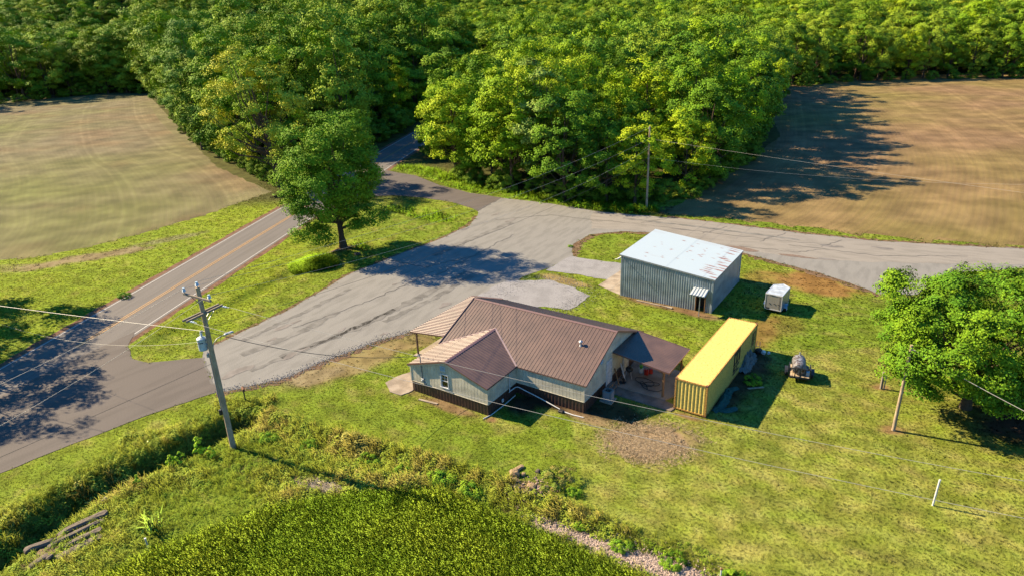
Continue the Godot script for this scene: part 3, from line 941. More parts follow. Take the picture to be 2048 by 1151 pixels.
func trunk_mesh(k: Dictionary, spots: Array) -> ArrayMesh:
	var r := RandomNumberGenerator.new()
	r.seed = k.seed + 2000
	var s := Shape.new()
	var top: float = k.bottom + (k.top - k.bottom) * 0.72
	var lean: Vector3 = k.get("lean", Vector3.ZERO)
	var base: float = k.girth
	var pts := []
	var rad := []
	for i in 8:
		var t := i / 7.0
		var wob := Vector3(r.randf_range(-1, 1), 0, r.randf_range(-1, 1)) * base * 1.2 * t
		pts.append(Vector3(0, -0.4 + (top + 0.4) * t, 0) + wob + lean * t * 0.7)
		rad.append(base * (1.0 - 0.82 * t) + (base * 0.55 if i == 0 else 0.0))
	s.tube(pts, rad, 8, false)
	var forks: int = k.get("forks", 14)
	for i in forks:
		var spot = spots[r.randi() % spots.size()]
		var t := clampf((k.bottom * r.randf_range(0.65, 1.0) + (spot[0].y - k.bottom) * 0.35) / (top + 0.01), 0.15, 0.92)
		var f := t * 7.0
		var j := mini(int(f), 6)
		var a: Vector3 = pts[j].lerp(pts[j + 1], f - j)
		var e: Vector3 = spot[0]
		var m := a.lerp(e, 0.5) + Vector3(r.randf_range(-0.3, 0.3), -0.08 * a.distance_to(e), r.randf_range(-0.3, 0.3))
		var r0: float = lerpf(rad[j], rad[j + 1], f - j) * 0.55
		var q1 := a.lerp(m, 0.5) + Vector3(r.randf_range(-0.1, 0.1), r.randf_range(-0.08, 0.04), r.randf_range(-0.1, 0.1)) * a.distance_to(e)
		s.tube([a, q1, m + Vector3(r.randf_range(-0.07, 0.07), 0, r.randf_range(-0.07, 0.07)) * a.distance_to(e), e], [r0, r0 * 0.75, r0 * 0.5, r0 * 0.14], 5, false)
	return s.mesh()

func make_tree(called: String, label: String, category: String, k: Dictionary, group := "") -> Node3D:
	var o := thing(called, label, category, Vector3.ZERO, 0.0, group)
	var r := RandomNumberGenerator.new()
	r.seed = k.seed
	var spots := spray_spots(r, k)
	add(o, "trunk", trunk_mesh(k, spots), M.bark)
	add(o, "crown", crown_mesh(k, spots), M.leaf)
	return o

func tuft_mesh(seed_: int, blades: int, h: float, spread: float, w: float, bend: float, low: Color, high: Color, head := 0.0, head_color := Color.WHITE) -> ArrayMesh:
	var r := RandomNumberGenerator.new()
	r.seed = seed_
	var v := PackedVector3Array()
	var n := PackedVector3Array()
	var c := PackedColorArray()
	var idx := PackedInt32Array()
	for i in blades:
		var a := r.randf() * TAU
		var out := Vector3(cos(a), 0, sin(a))
		var at := Vector3(r.randfn(), 0, r.randfn()) * spread * 0.5
		var hh := h * r.randf_range(0.6, 1.2)
		var side := out.cross(Vector3.UP) * w * 0.5
		var m := at + Vector3(0, hh * 0.62, 0) + out * bend * hh * 0.25
		var e := at + Vector3(0, hh * (1.0 - bend * 0.25), 0) + out * bend * hh * 0.8
		var b := v.size()
		var nn := (out * 0.8 + Vector3.UP * 0.5).normalized()
		v.append_array(PackedVector3Array([at - side - Vector3(0, 0.05, 0), at + side - Vector3(0, 0.05, 0), m - side * 0.8, m + side * 0.8, e]))
		for q in 5:
			n.append(nn)
		var t := r.randf_range(0.8, 1.2)
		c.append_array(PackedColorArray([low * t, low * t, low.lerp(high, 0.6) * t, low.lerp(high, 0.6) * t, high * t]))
		idx.append_array(PackedInt32Array([b, b + 2, b + 1, b + 1, b + 2, b + 3, b + 2, b + 4, b + 3]))
		if head > 0:
			var dir := (e - m).normalized()
			var sd := side.normalized() * head * 0.16
			var sd2 := dir.cross(sd).normalized() * head * 0.16
			b = v.size()
			for x in [sd, sd2]:
				v.append_array(PackedVector3Array([e - dir * head * 0.2, e + x + dir * head * 0.35, e + dir * head, e - x + dir * head * 0.35]))
				for q in 4:
					n.append((nn + Vector3.UP * 0.4).normalized())
					c.append(head_color * t)
			idx.append_array(PackedInt32Array([b, b + 1, b + 2, b, b + 2, b + 3, b + 4, b + 5, b + 6, b + 4, b + 6, b + 7]))
	for i in c.size():
		c[i].a = 1.0
	return leaf_mesh(v, n, c, idx)

func scatter(parent: Node, called: String, mesh: Mesh, m: Material, places: Array) -> MultiMeshInstance3D:     # places: [Transform3D, Color]
	var mm := MultiMesh.new()
	mm.transform_format = MultiMesh.TRANSFORM_3D
	mm.use_colors = true
	mm.mesh = mesh
	mm.instance_count = places.size()
	for i in places.size():
		mm.set_instance_transform(i, places[i][0])
		mm.set_instance_color(i, places[i][1])
	var o := MultiMeshInstance3D.new()
	o.name = numbered(parent, called)
	o.multimesh = mm
	o.material_override = m
	parent.add_child(o, true)
	o.set_meta("kind", "stuff")
	return o

func spot(x: float, z: float, turn: float, size: float, tall: float, tilt := 0.0) -> Transform3D:
	var b := Basis(Vector3.UP, turn)
	if tilt != 0.0:
		b = Basis(Vector3.RIGHT, tilt) * b
	return Transform3D(b.scaled(Vector3(size, tall, size)), Vector3(x, gy(x, z), z))

func in_view(x: float, z: float) -> bool:
	return z < -22.0 and absf(x - (z + 27.0) * -0.02) < -z * 0.8 + 8.0

func wheat_edge(x: float) -> float:      # the crop stands where z is greater than this
	var pts := [[-26.0, -26.5], [-21.9, -28.8], [-20.3, -30.6], [-17.4, -32.1], [-15.0, -33.6], [-12.4, -34.4], [-8.8, -35.0], [-4.3, -34.3], [-1.2, -32.3], [1.1, -30.9], [3.0, -29.4], [5.4, -27.6], [9.0, -25.0]]
	if x < pts[0][0] or x > 9.0:
		return 100.0
	for i in pts.size() - 1:
		if x <= pts[i + 1][0]:
			return lerpf(pts[i][1], pts[i + 1][1], (x - pts[i][0]) / (pts[i + 1][0] - pts[i][0]))
	return 100.0

func weedy(p: Vector2) -> float:      # how much tall growth there is, from nought to one
	var w := 0.0
	if p.y > -47.0 and p.y < -22.0 and p.x > -42.0 and p.x < 16.0:
		var e := wheat_edge(p.x)
		if p.x < -19.0:
			var d := near_line(p, ditch)
			w = maxf(w, 1.0 - smoothstep(2.6, 4.2, d))
		w = maxf(w, (1.0 - smoothstep(1.3, 2.3, near_line(p, swale))) * (1.0 - smoothstep(9.0, 13.0, p.x)))
		if p.x < 0.0 and p.x > -28.5:      # the rough bank between swale and wheat
			var s := -44.2 + (p.x + 20.7) * 0.485 if p.x > -20.7 else -42.0
			if p.y > s - 0.5 and p.y < e + 0.6 and p.y > -42.5:
				w = 1.0
		if p.y > e:
			w = 0.0
	if p.y < -52.0 and p.y > -112.0:
		w = maxf(w, 1.0 - smoothstep(1.7, 2.7, Vector2((p.x + 23.7) / 1.25, p.y + 77.6).length()))
		w = maxf(w, 0.8 * (1.0 - smoothstep(0.8, 1.6, p.distance_to(Vector2(-19.2, -83.6)))))
		w = maxf(w, 0.8 * (1.0 - smoothstep(1.2, 2.6, near_line(p, island_dip))))
	if p.y < -95.0 and p.y > -140.0:      # the verge at the foot of the woods
		w = maxf(w, 0.85 * (1.0 - smoothstep(1.0, 3.2, near_line(p, verge))))
	return w

var verge := PackedVector2Array([Vector2(-19.5, -131), Vector2(-15.0, -126.5), Vector2(-9.5, -118.5), Vector2(-5.4, -112.4), Vector2(0.5, -107.6), Vector2(8, -102.4), Vector2(14, -98.6), Vector2(20, -96)])

func build_grass() -> void:
	var r := RandomNumberGenerator.new()
	r.seed = 11
	var lawn := []
	var weeds := []
	var tall := []
	var bands := [[-52.0, -23.0, 0.155, 0.75], [-78.0, -52.0, 0.26, 1.1], [-134.0, -78.0, 0.42, 1.7]]
	for b in bands:
		var z: float = b[0]
		while z < b[1]:
			var wide := -z * 0.8 + 8.0
			var x := -wide
			while x < minf(wide, 70.0):
				var px: float = x + r.randf_range(-0.5, 0.5) * b[2]
				var pz: float = z + r.randf_range(-0.5, 0.5) * b[2]
				x += b[2]
				var p := Vector2(px, pz)
				if pz > wheat_edge(px) or is_hard(p + Vector2(r.randfn(), r.randfn()) * 0.16):
					continue
				if (pz < -100.0 and (px > 22.0 or px < -46.0)) or (pz < -124.0 and (px > -8.0 or px < -22.0)):
					continue
				var w := weedy(p)
				var col := ground_color(px, pz)
				var lum := col.r - col.g      # bare soil grows little
				if lum > 0.03 and r.randf() < 0.75:
					continue
				if lum > -0.01 and col.g < 0.07 and r.randf() < 0.7:
					continue
				var t := r.randf_range(0.88, 1.22)
				col = Color(col.r * t * r.randf_range(0.9, 1.12), col.g * t, col.b * t)
				if w > 0.15 and r.randf() < w * 0.62:
					var m := n_macro.get_noise_2d(px * 9.0, pz * 9.0) + n_mid.get_noise_2d(px * 7.0, pz * 7.0) * 0.6
					var b2 := 1.0
					var m2 := n_fine.get_noise_2d(px * 16.0, pz * 16.0)
					var wc := Color(0.12, 0.18, 0.014).lerp(Color(0.23, 0.26, 0.035), clampf(0.5 + m * 0.8 + m2 * 0.6, 0, 1)) * t
					if m + m2 * 0.8 > 0.5:
						wc = wc.lerp(Color(0.22, 0.16, 0.06) * t, 0.5)
					if px < -21.5 and pz > -46.0 and (px + 28.6) * 0.62 + (pz + 34.2) * 0.78 < -0.2:
						b2 = 0.75 + 0.6 * absf(m)      # lower growth on the road's side of the ditch
					if pz < -52.0:
						wc = Color(0.15, 0.27, 0.012) * t
						b2 = 1.35
					wc.a = 1.0
					var size: float = b2 * r.randf_range(0.65, 1.35) * (b[3] + 0.25 if b[3] < 1.0 else b[3]) * (0.5 + 0.5 * w) * (0.8 + m * 0.5)
					if m2 < -0.12 or r.randf() < 0.12:
						weeds.append([spot(px, pz, r.randf() * TAU, size, size * r.randf_range(0.7, 1.2)), wc])
					else:
						tall.append([spot(px, pz, r.randf() * TAU, size, size * r.randf_range(0.7, 1.3), r.randf_range(-0.25, 0.25)), wc])
				else:
					var size: float = b[3] * r.randf_range(0.6, 1.4)
					lawn.append([spot(px, pz, r.randf() * TAU, size, size * r.randf_range(0.5, 1.5) * (0.8 if b[2] > 0.4 else 1.0)), col])
			z += b[2]
	for i in 2600:      # the bright mound of long grass in front of the island maple
		var a := r.randf() * TAU
		var d := sqrt(r.randf())
		var px := -23.7 + cos(a) * d * 2.9
		var pz := -77.4 + sin(a) * d * 2.1
		var t := r.randf_range(0.8, 1.2)
		var wc := Color(0.17, 0.3, 0.014) * t
		wc.a = 1.0
		var size := r.randf_range(1.2, 1.9) * (1.1 - 0.5 * d)
		tall.append([spot(px, pz, r.randf() * TAU, size, size * r.randf_range(0.8, 1.4), r.randf_range(-0.2, 0.2)), wc])
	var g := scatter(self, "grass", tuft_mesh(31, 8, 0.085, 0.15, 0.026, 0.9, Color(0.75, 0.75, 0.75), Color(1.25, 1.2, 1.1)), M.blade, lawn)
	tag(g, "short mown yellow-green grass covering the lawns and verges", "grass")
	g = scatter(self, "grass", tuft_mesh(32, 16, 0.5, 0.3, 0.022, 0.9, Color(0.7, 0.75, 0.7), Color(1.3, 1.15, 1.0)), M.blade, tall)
	tag(g, "tall unmown grass in the ditch, along the swale and round the maple", "grass")
	g = scatter(self, "weeds", weed_mesh(33), M.leaf, weeds)
	tag(g, "broad-leaved green weeds mixed into the tall ditch grass", "weeds")
	# the standing crop in the foreground
	var crop := []
	var x := -24.0
	while x < 8.6:
		var z := wheat_edge(x)
		while z < -22.6:
			var px := x + r.randf_range(-0.08, 0.08)
			var pz := z + r.randf_range(-0.07, 0.07)
			z += 0.15
			if not in_view(px, pz) or pz < wheat_edge(px):
				continue
			var m := n_macro.get_noise_2d(px * 7.0, pz * 7.0) + 0.5 * n_mid.get_noise_2d(px * 9.0, pz * 9.0)
			var t := r.randf_range(0.8, 1.2)
			var cc := Color(0.85, 1.0, 0.8).lerp(Color(1.16, 1.1, 0.9), clampf(0.45 + m * 0.9 + (px + 8.0) * 0.018, 0, 1)) * t
			cc.a = 1.0
			var h := r.randf_range(0.8, 1.15) * (1.0 + m * 0.35)
			crop.append([spot(px, pz, r.randf() * TAU, r.randf_range(0.85, 1.15), h, r.randf_range(-0.1, 0.2)), cc])
		x += 0.16
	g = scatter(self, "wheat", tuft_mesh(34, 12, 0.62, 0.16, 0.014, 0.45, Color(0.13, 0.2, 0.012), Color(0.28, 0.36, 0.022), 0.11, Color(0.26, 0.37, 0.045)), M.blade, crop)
	tag(g, "dense green wheat with pale ears standing in the foreground field", "wheat")
	# loose straw on its patch
	var bits := []
	for i in 8000:
		var p := Vector2(9.1 + r.randfn() * 1.5, -39.3 + r.randfn() * 1.1)
		if n_mid.get_noise_2d(p.x * 9.0, p.y * 9.0) < -0.6 + Vector2((p.x - 9.1) / 3.4, (p.y + 39.4) / 2.5).length_squared() * 0.4:
			continue
		var t := r.randf_range(0.5, 1.4)
		var cc := Color(0.36, 0.25, 0.14).lerp(Color(0.5, 0.4, 0.25), r.randf()) * t
		cc.a = 1.0
		bits.append([Transform3D(Basis(Vector3.UP, r.randf() * TAU) * Basis(Vector3.RIGHT, r.randf_range(-0.4, 0.4)) * Basis.from_scale(Vector3(1, 1, r.randf_range(0.5, 1.5))), Vector3(p.x, 0.03 + r.randf() * 0.05, p.y)), cc])
	for i in 500:
		var p := Vector2(-13.0 + r.randfn() * 1.2, -35.8 + r.randfn() * 0.5)
		var cc := Color(0.5, 0.42, 0.3) * r.randf_range(0.5, 1.3)
		cc.a = 1.0
		bits.append([Transform3D(Basis(Vector3.UP, r.randf() * TAU) * Basis(Vector3.RIGHT, r.randf_range(-0.3, 0.3)) * Basis.from_scale(Vector3(1.5, 1, r.randf_range(0.8, 2.5))), Vector3(p.x, gy(p.x, p.y) + 0.06, p.y)), cc])
	var s := Shape.new()
	s.box(Vector3.ZERO, Vector3(0.012, 0.01, 0.28))
	g = scatter(self, "straw", s.mesh(), M.straw, bits)
	tag(g, "loose straw stalks lying on the brown patch and the wheat's edge", "straw")
	# broken stone in the swale
	var stones := []
	for i in 5200:
		var t := r.randf()
		var f := t * 4.0
		var l := [Vector2(0.9, -32.1), Vector2(3.2, -30.7), Vector2(5.8, -29.3), Vector2(8.6, -27.8), Vector2(11.0, -25.8)]
		var j := mini(int(f), 3)
		var p: Vector2 = l[j].lerp(l[j + 1], f - j) + Vector2(r.randfn() * 0.42, r.randfn() * 0.42)
		var cc := Color(0.4, 0.31, 0.25) * r.randf_range(0.55, 1.35)
		cc.a = 1.0
		stones.append([Transform3D(Basis.from_euler(Vector3(r.randf() * 3, r.randf() * 3, r.randf() * 3)).scaled(Vector3.ONE * r.randf_range(0.45, 1.2)), Vector3(p.x, maxf(gy(p.x, p.y), -0.38) + 0.03, p.y)), cc])
	var rims := line_of([[-24.2, -48.3], [-21.0, -49.2], [-18.9, -50.5], [-16.9, -52.7], [-14.7, -54.6], [-12.4, -56.6], [-9.8, -58.1], [-6.0, -60.3], [-2.6, -64.4], [1.4, -70.4], [5.6, -70.2], [8.0, -66.0], [5.6, -62.0], [0.0, -60.2]])
	for i in 3600:
		var j := r.randi() % (rims.size() - 1)
		var p: Vector2 = rims[j].lerp(rims[j + 1], r.randf()) + Vector2(r.randfn(), r.randfn()) * (0.35 if j < 7 else 0.8)
		var cc := Color(0.36, 0.34, 0.32) * r.randf_range(0.5, 1.3)
		cc.a = 1.0
		stones.append([Transform3D(Basis.from_euler(Vector3(r.randf() * 3, r.randf() * 3, r.randf() * 3)).scaled(Vector3.ONE * r.randf_range(0.2, 0.6)), Vector3(p.x, 0.045, p.y)), cc])
	for i in 260:
		var p := Vector2(0.9 + r.randfn() * 0.8, -34.6 + r.randfn() * 0.6)
		var cc := Color(0.42, 0.3, 0.24) * r.randf_range(0.5, 1.3)
		cc.a = 1.0
		stones.append([Transform3D(Basis.from_euler(Vector3(r.randf() * 3, r.randf() * 3, r.randf() * 3)).scaled(Vector3.ONE * r.randf_range(0.4, 1.0)), Vector3(p.x, gy(p.x, p.y) + 0.03, p.y)), cc])
	s = Shape.new()
	s.rock(Vector3.ZERO, Vector3(0.15, 0.1, 0.13), 5)
	g = scatter(self, "rubble", s.mesh(), M.straw, stones)
	tag(g, "loose broken stones in the swale by the wheat and along the lot's crumbling edge", "rubble")

func weed_mesh(seed_: int) -> ArrayMesh:
	var r := RandomNumberGenerator.new()
	r.seed = seed_
	var v := PackedVector3Array()
	var n := PackedVector3Array()
	var c := PackedColorArray()
	var idx := PackedInt32Array()
	for i in 26:
		var d := Vector3(r.randfn(), absf(r.randfn()) * 0.9 + 0.1, r.randfn()).normalized()
		var p := Vector3(d.x * 0.26, d.y * 0.34 * r.randf_range(0.4, 1.1), d.z * 0.26)
		var nn := (d + Vector3.UP * 0.8 + Vector3(r.randf_range(-1, 1), 0, r.randf_range(-1, 1)) * 0.5).normalized()
		var ax := nn.cross(Vector3(r.randf_range(-1, 1), r.randf_range(-1, 1), r.randf_range(-1, 1))).normalized()
		var bx := nn.cross(ax)
		var l := r.randf_range(0.09, 0.18)
		var b := v.size()
		v.append_array(PackedVector3Array([p - ax * l * 0.5, p + bx * l * 0.28, p + ax * l * 0.5, p - bx * l * 0.28]))
		var t := r.randf_range(0.75, 1.25)
		for q in 4:
			n.append(nn)
			c.append(Color(t, t, t))
		idx.append_array(PackedInt32Array([b, b + 1, b + 2, b, b + 2, b + 3]))
	return leaf_mesh(v, n, c, idx)

# ---------------------------------------------------------------- woods

func kinds() -> Array:
	var g1 := Color(0.21, 0.31, 0.012)
	var g2 := Color(0.115, 0.21, 0.012)
	var g3 := Color(0.07, 0.15, 0.014)
	var y1 := Color(0.3, 0.365, 0.016)
	var p1 := Color(0.18, 0.25, 0.05)
	return [
		{"name": "broadleaf_tree", "seed": 101, "top": 21.0, "bottom": 3.0, "wide": 5.0, "boughs": 26, "bough": 2.35, "sprays": 9, "spray": 1.02, "leaves": 80, "leaf": 0.320, "lobes": 0.65, "girth": 0.28, "dark": g2, "light": g1},
		{"name": "broadleaf_tree", "seed": 102, "top": 20.0, "bottom": 2.0, "wide": 5.4, "boughs": 28, "bough": 2.21, "sprays": 9, "spray": 0.96, "leaves": 80, "leaf": 0.294, "lobes": 0.45, "girth": 0.32, "dark": g3, "light": g2},
		{"name": "broadleaf_tree", "seed": 103, "top": 22.0, "bottom": 4.0, "wide": 4.2, "forks": 26, "boughs": 20, "bough": 1.7, "sprays": 9, "spray": 0.96, "leaves": 80, "leaf": 0.294, "lobes": 0.5, "girth": 0.24, "dark": g2, "light": p1},
		{"name": "broadleaf_tree", "seed": 104, "top": 19.0, "bottom": 2.6, "wide": 5.6, "boughs": 30, "bough": 2.14, "sprays": 9, "spray": 0.93, "leaves": 75, "leaf": 0.294, "lobes": 0.65, "girth": 0.3, "dark": g1, "light": y1},
		{"name": "broadleaf_tree", "seed": 105, "top": 23.0, "bottom": 2.6, "wide": 4.6, "boughs": 26, "bough": 2.07, "sprays": 9, "spray": 0.90, "leaves": 80, "leaf": 0.294, "lobes": 0.6, "girth": 0.3, "dark": g3, "light": g1},
		{"name": "broadleaf_tree", "seed": 106, "top": 12.5, "bottom": 1.6, "wide": 3.6, "boughs": 18, "bough": 1.44, "sprays": 9, "spray": 0.72, "leaves": 71, "leaf": 0.256, "lobes": 0.45, "girth": 0.14, "dark": g2, "light": g1},
		{"name": "broadleaf_tree", "seed": 107, "top": 20.0, "bottom": 1.0, "wide": 5.6, "boughs": 26, "bough": 2.3, "sprays": 9, "spray": 1.05, "leaves": 80, "leaf": 0.33, "lobes": 0.7, "girth": 0.3, "dark": Color(0.135, 0.21, 0.018), "light": Color(0.235, 0.32, 0.026)},
		{"name": "broadleaf_tree", "seed": 108, "top": 21.0, "bottom": 0.6, "wide": 5.2, "boughs": 26, "bough": 2.2, "sprays": 9, "spray": 1.0, "leaves": 80, "leaf": 0.33, "lobes": 0.8, "girth": 0.3, "dark": Color(0.07, 0.145, 0.012), "light": Color(0.155, 0.25, 0.016)},
	]

func jittered(poly: PackedVector2Array, step: float, r: RandomNumberGenerator) -> Array:
	var o := []
	var b := Rect2(poly[0], Vector2.ZERO)
	for p in poly:
		b = b.expand(p)
	var row := 0
	var z := b.position.y
	while z < b.end.y:
		var x := b.position.x + (step * 0.5 if row % 2 else 0.0)
		while x < b.end.x:
			var p := Vector2(x + r.randf_range(-0.33, 0.33) * step, z + r.randf_range(-0.33, 0.33) * step)
			if Geometry2D.is_point_in_polygon(p, poly):
				o.append(p)
			x += step
		z += step * 0.87
		row += 1
	return o

const ORDINAL := ["first", "second", "third", "fourth", "fifth", "sixth", "seventh", "eighth", "ninth", "tenth", "eleventh", "twelfth", "thirteenth", "fourteenth", "fifteenth", "sixteenth", "seventeenth", "eighteenth", "nineteenth", "twentieth"]

func along_line(edge: Array, step: float, inset: float, r: RandomNumberGenerator) -> Array:
	var l := smooth_line(edge, step)
	var o := []
	for i in l.size():
		var t := (l[mini(i + 1, l.size() - 1)] - l[maxi(i - 1, 0)]).normalized()
		o.append(l[i] + Vector2(-t.y, t.x) * inset + Vector2(r.randf_range(-1, 1), r.randf_range(-1, 1)) * step * 0.18)
	return o

func build_trees() -> void:
	var r := RandomNumberGenerator.new()
	r.seed = 5
	var ks := kinds()
	# the four woods: [front edge, inset of the front row, step, fill polygon, spacing, words]
	var woods := [
		{"front": [[-11.5, -128.0], [-6.8, -119.5], [-2.2, -112.5], [4.0, -107.6], [10.5, -103.2], [17.0, -100.5], [23.0, -101.0]], "inset": 0.0, "step": 5.4,
			"far": "tree far along the front of the middle wood", "edge": "along the shaded front edge of the middle wood, counted from the highway", "inside": "leafy green tree standing inside the middle wood between highway and right field",
			"fill": [[-13.0, -139.0], [-7.0, -124.0], [0.0, -116.0], [10.0, -110.5], [22.0, -107.0], [31.0, -112.0], [44.0, -135.0], [60.0, -175.0], [84.0, -238.0], [86.0, -300.0], [12.0, -300.0]], "space": 8.8},
		{"front": [[27.0, -104.5], [34.5, -115.0], [42.0, -128.0], [49.0, -142.0], [56.0, -158.0], [64.0, -177.0], [73.0, -200.0], [82.0, -222.0], [88.0, -238.0]], "inset": 0.0, "step": 8.4,
			"far": "tree at the far back end of the middle wood's field side", "edge": "along the middle wood's side to the right field, counted from the road", "inside": "", "fill": [], "space": 9.0},
		{"front": [[-43.0, -124.5], [-50.5, -136.5], [-58.0, -148.0], [-66.5, -160.5], [-77.0, -177.5], [-92.0, -203.0], [-108.0, -232.0], [-126.0, -264.0], [-146.0, -300.0]], "inset": 0.0, "step": 7.2,
			"far": "tree at the far back end of the left wood's field side", "edge": "along the left wood's field side, counted from the highway", "inside": "leafy green tree standing inside the left wood between left field and highway",
			"fill": [[-37.5, -124.0], [-44.0, -136.0], [-62.0, -164.0], [-86.0, -204.0], [-104.0, -236.0], [-140.0, -300.0], [-20.0, -300.0], [-9.0, -260.0], [-20.0, -200.0], [-31.5, -140.0]], "space": 9.0},
		{"front": [[95.0, -242.0], [108.0, -249.0], [122.0, -252.5], [140.0, -252.5], [158.0, -250.0], [176.0, -246.0], [200.0, -240.0], [224.0, -234.0]], "inset": 0.0, "step": 8.2,
			"far": "tree far right in the tree line behind the right field", "edge": "in the tree line behind the right field, counted from the middle wood", "inside": "leafy green tree deep in the tree line behind the right field",
			"fill": [[93.0, -248.0], [120.0, -262.0], [160.0, -259.0], [230.0, -244.0], [300.0, -300.0], [90.0, -300.0]], "space": 10.0},
		{"front": [[-152.0, -304.0], [-166.0, -314.0], [-180.0, -306.0], [-196.0, -292.0], [-206.0, -276.0], [-216.0, -258.0], [-226.0, -240.0], [-236.0, -222.0]], "inset": 0.0, "step": 9.5,
			"far": "tree far left in the tree line behind the left field", "edge": "in the dark tree line behind the left field, counted from the left wood", "inside": "",
			"fill": [], "space": 10.0},
	]
	var all := []
	for w in woods:
		var row := along_line(w.front, w.step, w.inset, r)
		for i in row.size():
			var words: String = ORDINAL[i] + " tree " + w.edge if i < 20 else w.far
			all.append({"p": row[i], "label": words, "group": "" if i < 20 else words, "edge": true, "d": row[i].length()})
		if w.fill.size() > 0:
			for p in jittered(line_of(w.fill), w.space, r):
				all.append({"p": p, "label": w.inside, "group": w.inside.replace("leafy green tree standing ", "trees ").replace("leafy green tree ", "trees "), "edge": false, "d": p.length()})
	all.sort_custom(func(a, b): return a.d - (60.0 if a.edge else 0.0) < b.d - (60.0 if b.edge else 0.0))
	var proto := []
	for k in ks:
		proto.append(null)
	var far := []
	var count := 0
	for t in all:
		var p: Vector2 = t.p
		if p.distance_to(Geometry2D.get_closest_point_to_segment(p, Vector2(-16.0, -129.5), Vector2(-41.0, -140.5))) < 5.5:
			continue      # the gap through which the sun reaches the verge
		if absf((p.x + 40.4) * 0.9835 + (p.y + 60.0) * 0.181) < 9.5:
			continue      # the highway's own lane through the woods
		var n := n_macro.get_noise_2d(p.x * 3.0 + 40.0, p.y * 3.0)
		var ki: int = [0, 1, 2, 3, 4, 0, 3, 1][r.randi() % 8]
		if n > 0.22:
			ki = 3 if r.randf() < 0.6 else ki
		elif n < -0.22:
			ki = 1 if r.randf() < 0.6 else ki
		if t.d > 165.0 and r.randf() < 0.85:
			ki = 6 if r.randf() < 0.5 else 7
		elif t.d > 135.0 and r.randf() < 0.5:
			ki = [1, 4, 7, 6][r.randi() % 4]
		var size := r.randf_range(0.72, 1.2) * (1.0 if t.edge else 1.06)
		if t.d > 225.0:
			size *= 1.0 if p.x > 0 else 1.3
		elif t.d > 150.0:
			size *= 1.12
		var tall := size * (r.randf_range(0.92, 1.1) if t.edge else r.randf_range(0.8, 1.2))
		if t.edge and t.d < 130.0 and p.x > -30.0:
			tall *= 0.88
		if p.x > -12.0 and t.d < 235.0:
			tall = minf(tall, 1.0 if t.edge and p.x > 24.0 else 1.14)
		var at := Vector3(p.x, gy(p.x, p.y) - 0.1, p.y)
		if t.group != "" and not t.edge:
			t.label = t.label.replace("leafy green", ["mid-green", "dark green", "slender grey-green", "yellow-green", "tall deep green", "low young", "dull grey-green", "deep shaded green"][ki])
			t.group = t.label.replace(" tree ", " trees ").replace(" standing", "")
		if count >= 291:
			far.append([Transform3D(Basis(Vector3.UP, r.randf() * TAU).scaled(Vector3(size * 1.1, tall, size * 1.1)), at), ki])
			continue
		count += 1
		var o: Node3D
		if proto[ki] == null:
			o = make_tree("broadleaf_tree", t.label, "tree", ks[ki], t.group)
			proto[ki] = o
			o.position = at
			o.rotation.y = r.randf() * TAU
		else:
			o = dup(proto[ki], "broadleaf_tree", t.label, at, r.randf() * TAU, t.group)
			if t.group == "" and o.has_meta("group"):
				o.remove_meta("group")
		o.scale = Vector3(size, tall, size)
	# understorey: low trees and shrubs along the wood edges, each a thing
	var low: Node3D = null
	var shrubs := 0
	var rows := [
		[[[-9.0, -121.6], [-3.6, -114.0], [2.0, -110.0], [9.0, -105.4], [16.0, -102.6], [22.0, -102.0], [26.6, -103.4]], 3.6, 0.46, "under the front edge of the middle wood"],
		[[[27.6, -102.6], [35.0, -112.6], [43.0, -126.0], [50.5, -140.5], [58.0, -157.0], [66.0, -177.0], [75.5, -201.0], [85.0, -225.0]], 5.2, 0.5, "at the right field's edge of the middle wood"],
		[[[-41.6, -121.0], [-48.5, -131.5], [-56.0, -143.5], [-65.5, -156.5], [-76.0, -172.0], [-90.0, -196.0], [-106.0, -226.0]], 5.6, 0.5, "at the left field's edge of the left wood"],
		[[[96.0, -239.5], [122.0, -250.0], [150.0, -248.5], [176.0, -243.5], [222.0, -231.5]], 7.0, 0.62, "at the foot of the tree line behind the right field"],
		[[[-154.0, -302.0], [-168.0, -311.0], [-194.0, -289.0], [-204.0, -273.0], [-224.0, -238.0]], 8.0, 0.8, "at the foot of the tree line behind the left field"],
		[[[-37.5, -128.0], [-33.5, -150.0], [-28.7, -176.0], [-23.0, -206.0]], 6.0, 0.7, "beside the shaded highway, left of it"],
		[[[-14.6, -143.0], [-13.0, -152.0], [-8.6, -176.0], [-3.6, -205.0]], 6.0, 0.6, "beside the shaded highway, right of it"],
	]
	for w in rows:
		var line := along_line(w[0], w[1], 0.0, r)
		for i in line.size():
			var p: Vector2 = line[i]
			var size: float = w[2] * r.randf_range(0.7, 1.25)
			var at := Vector3(p.x, gy(p.x, p.y) - 0.25, p.y)
			var label: String = (ORDINAL[i] + " shrub from the camera " if i < 20 else "leafy green shrub ") + w[3]
			var o: Node3D
			if low == null:
				o = make_tree("shrub", label, "shrub", {"seed": 140, "top": 7.4, "bottom": -0.6, "wide": 4.4, "boughs": 22, "bough": 1.44, "sprays": 9, "spray": 0.72, "leaves": 58, "leaf": 0.294, "lobes": 0.5, "girth": 0.16, "dark": Color(0.072, 0.140, 0.014), "light": Color(0.145, 0.224, 0.020), "forks": 8}, "shrubs " + w[3])
				low = o
				o.position = at
			else:
				o = dup(low, "shrub", label, at, r.randf() * TAU, "shrubs " + w[3])
			o.scale = Vector3(size, size * r.randf_range(0.7, 1.2), size)
			shrubs += 1
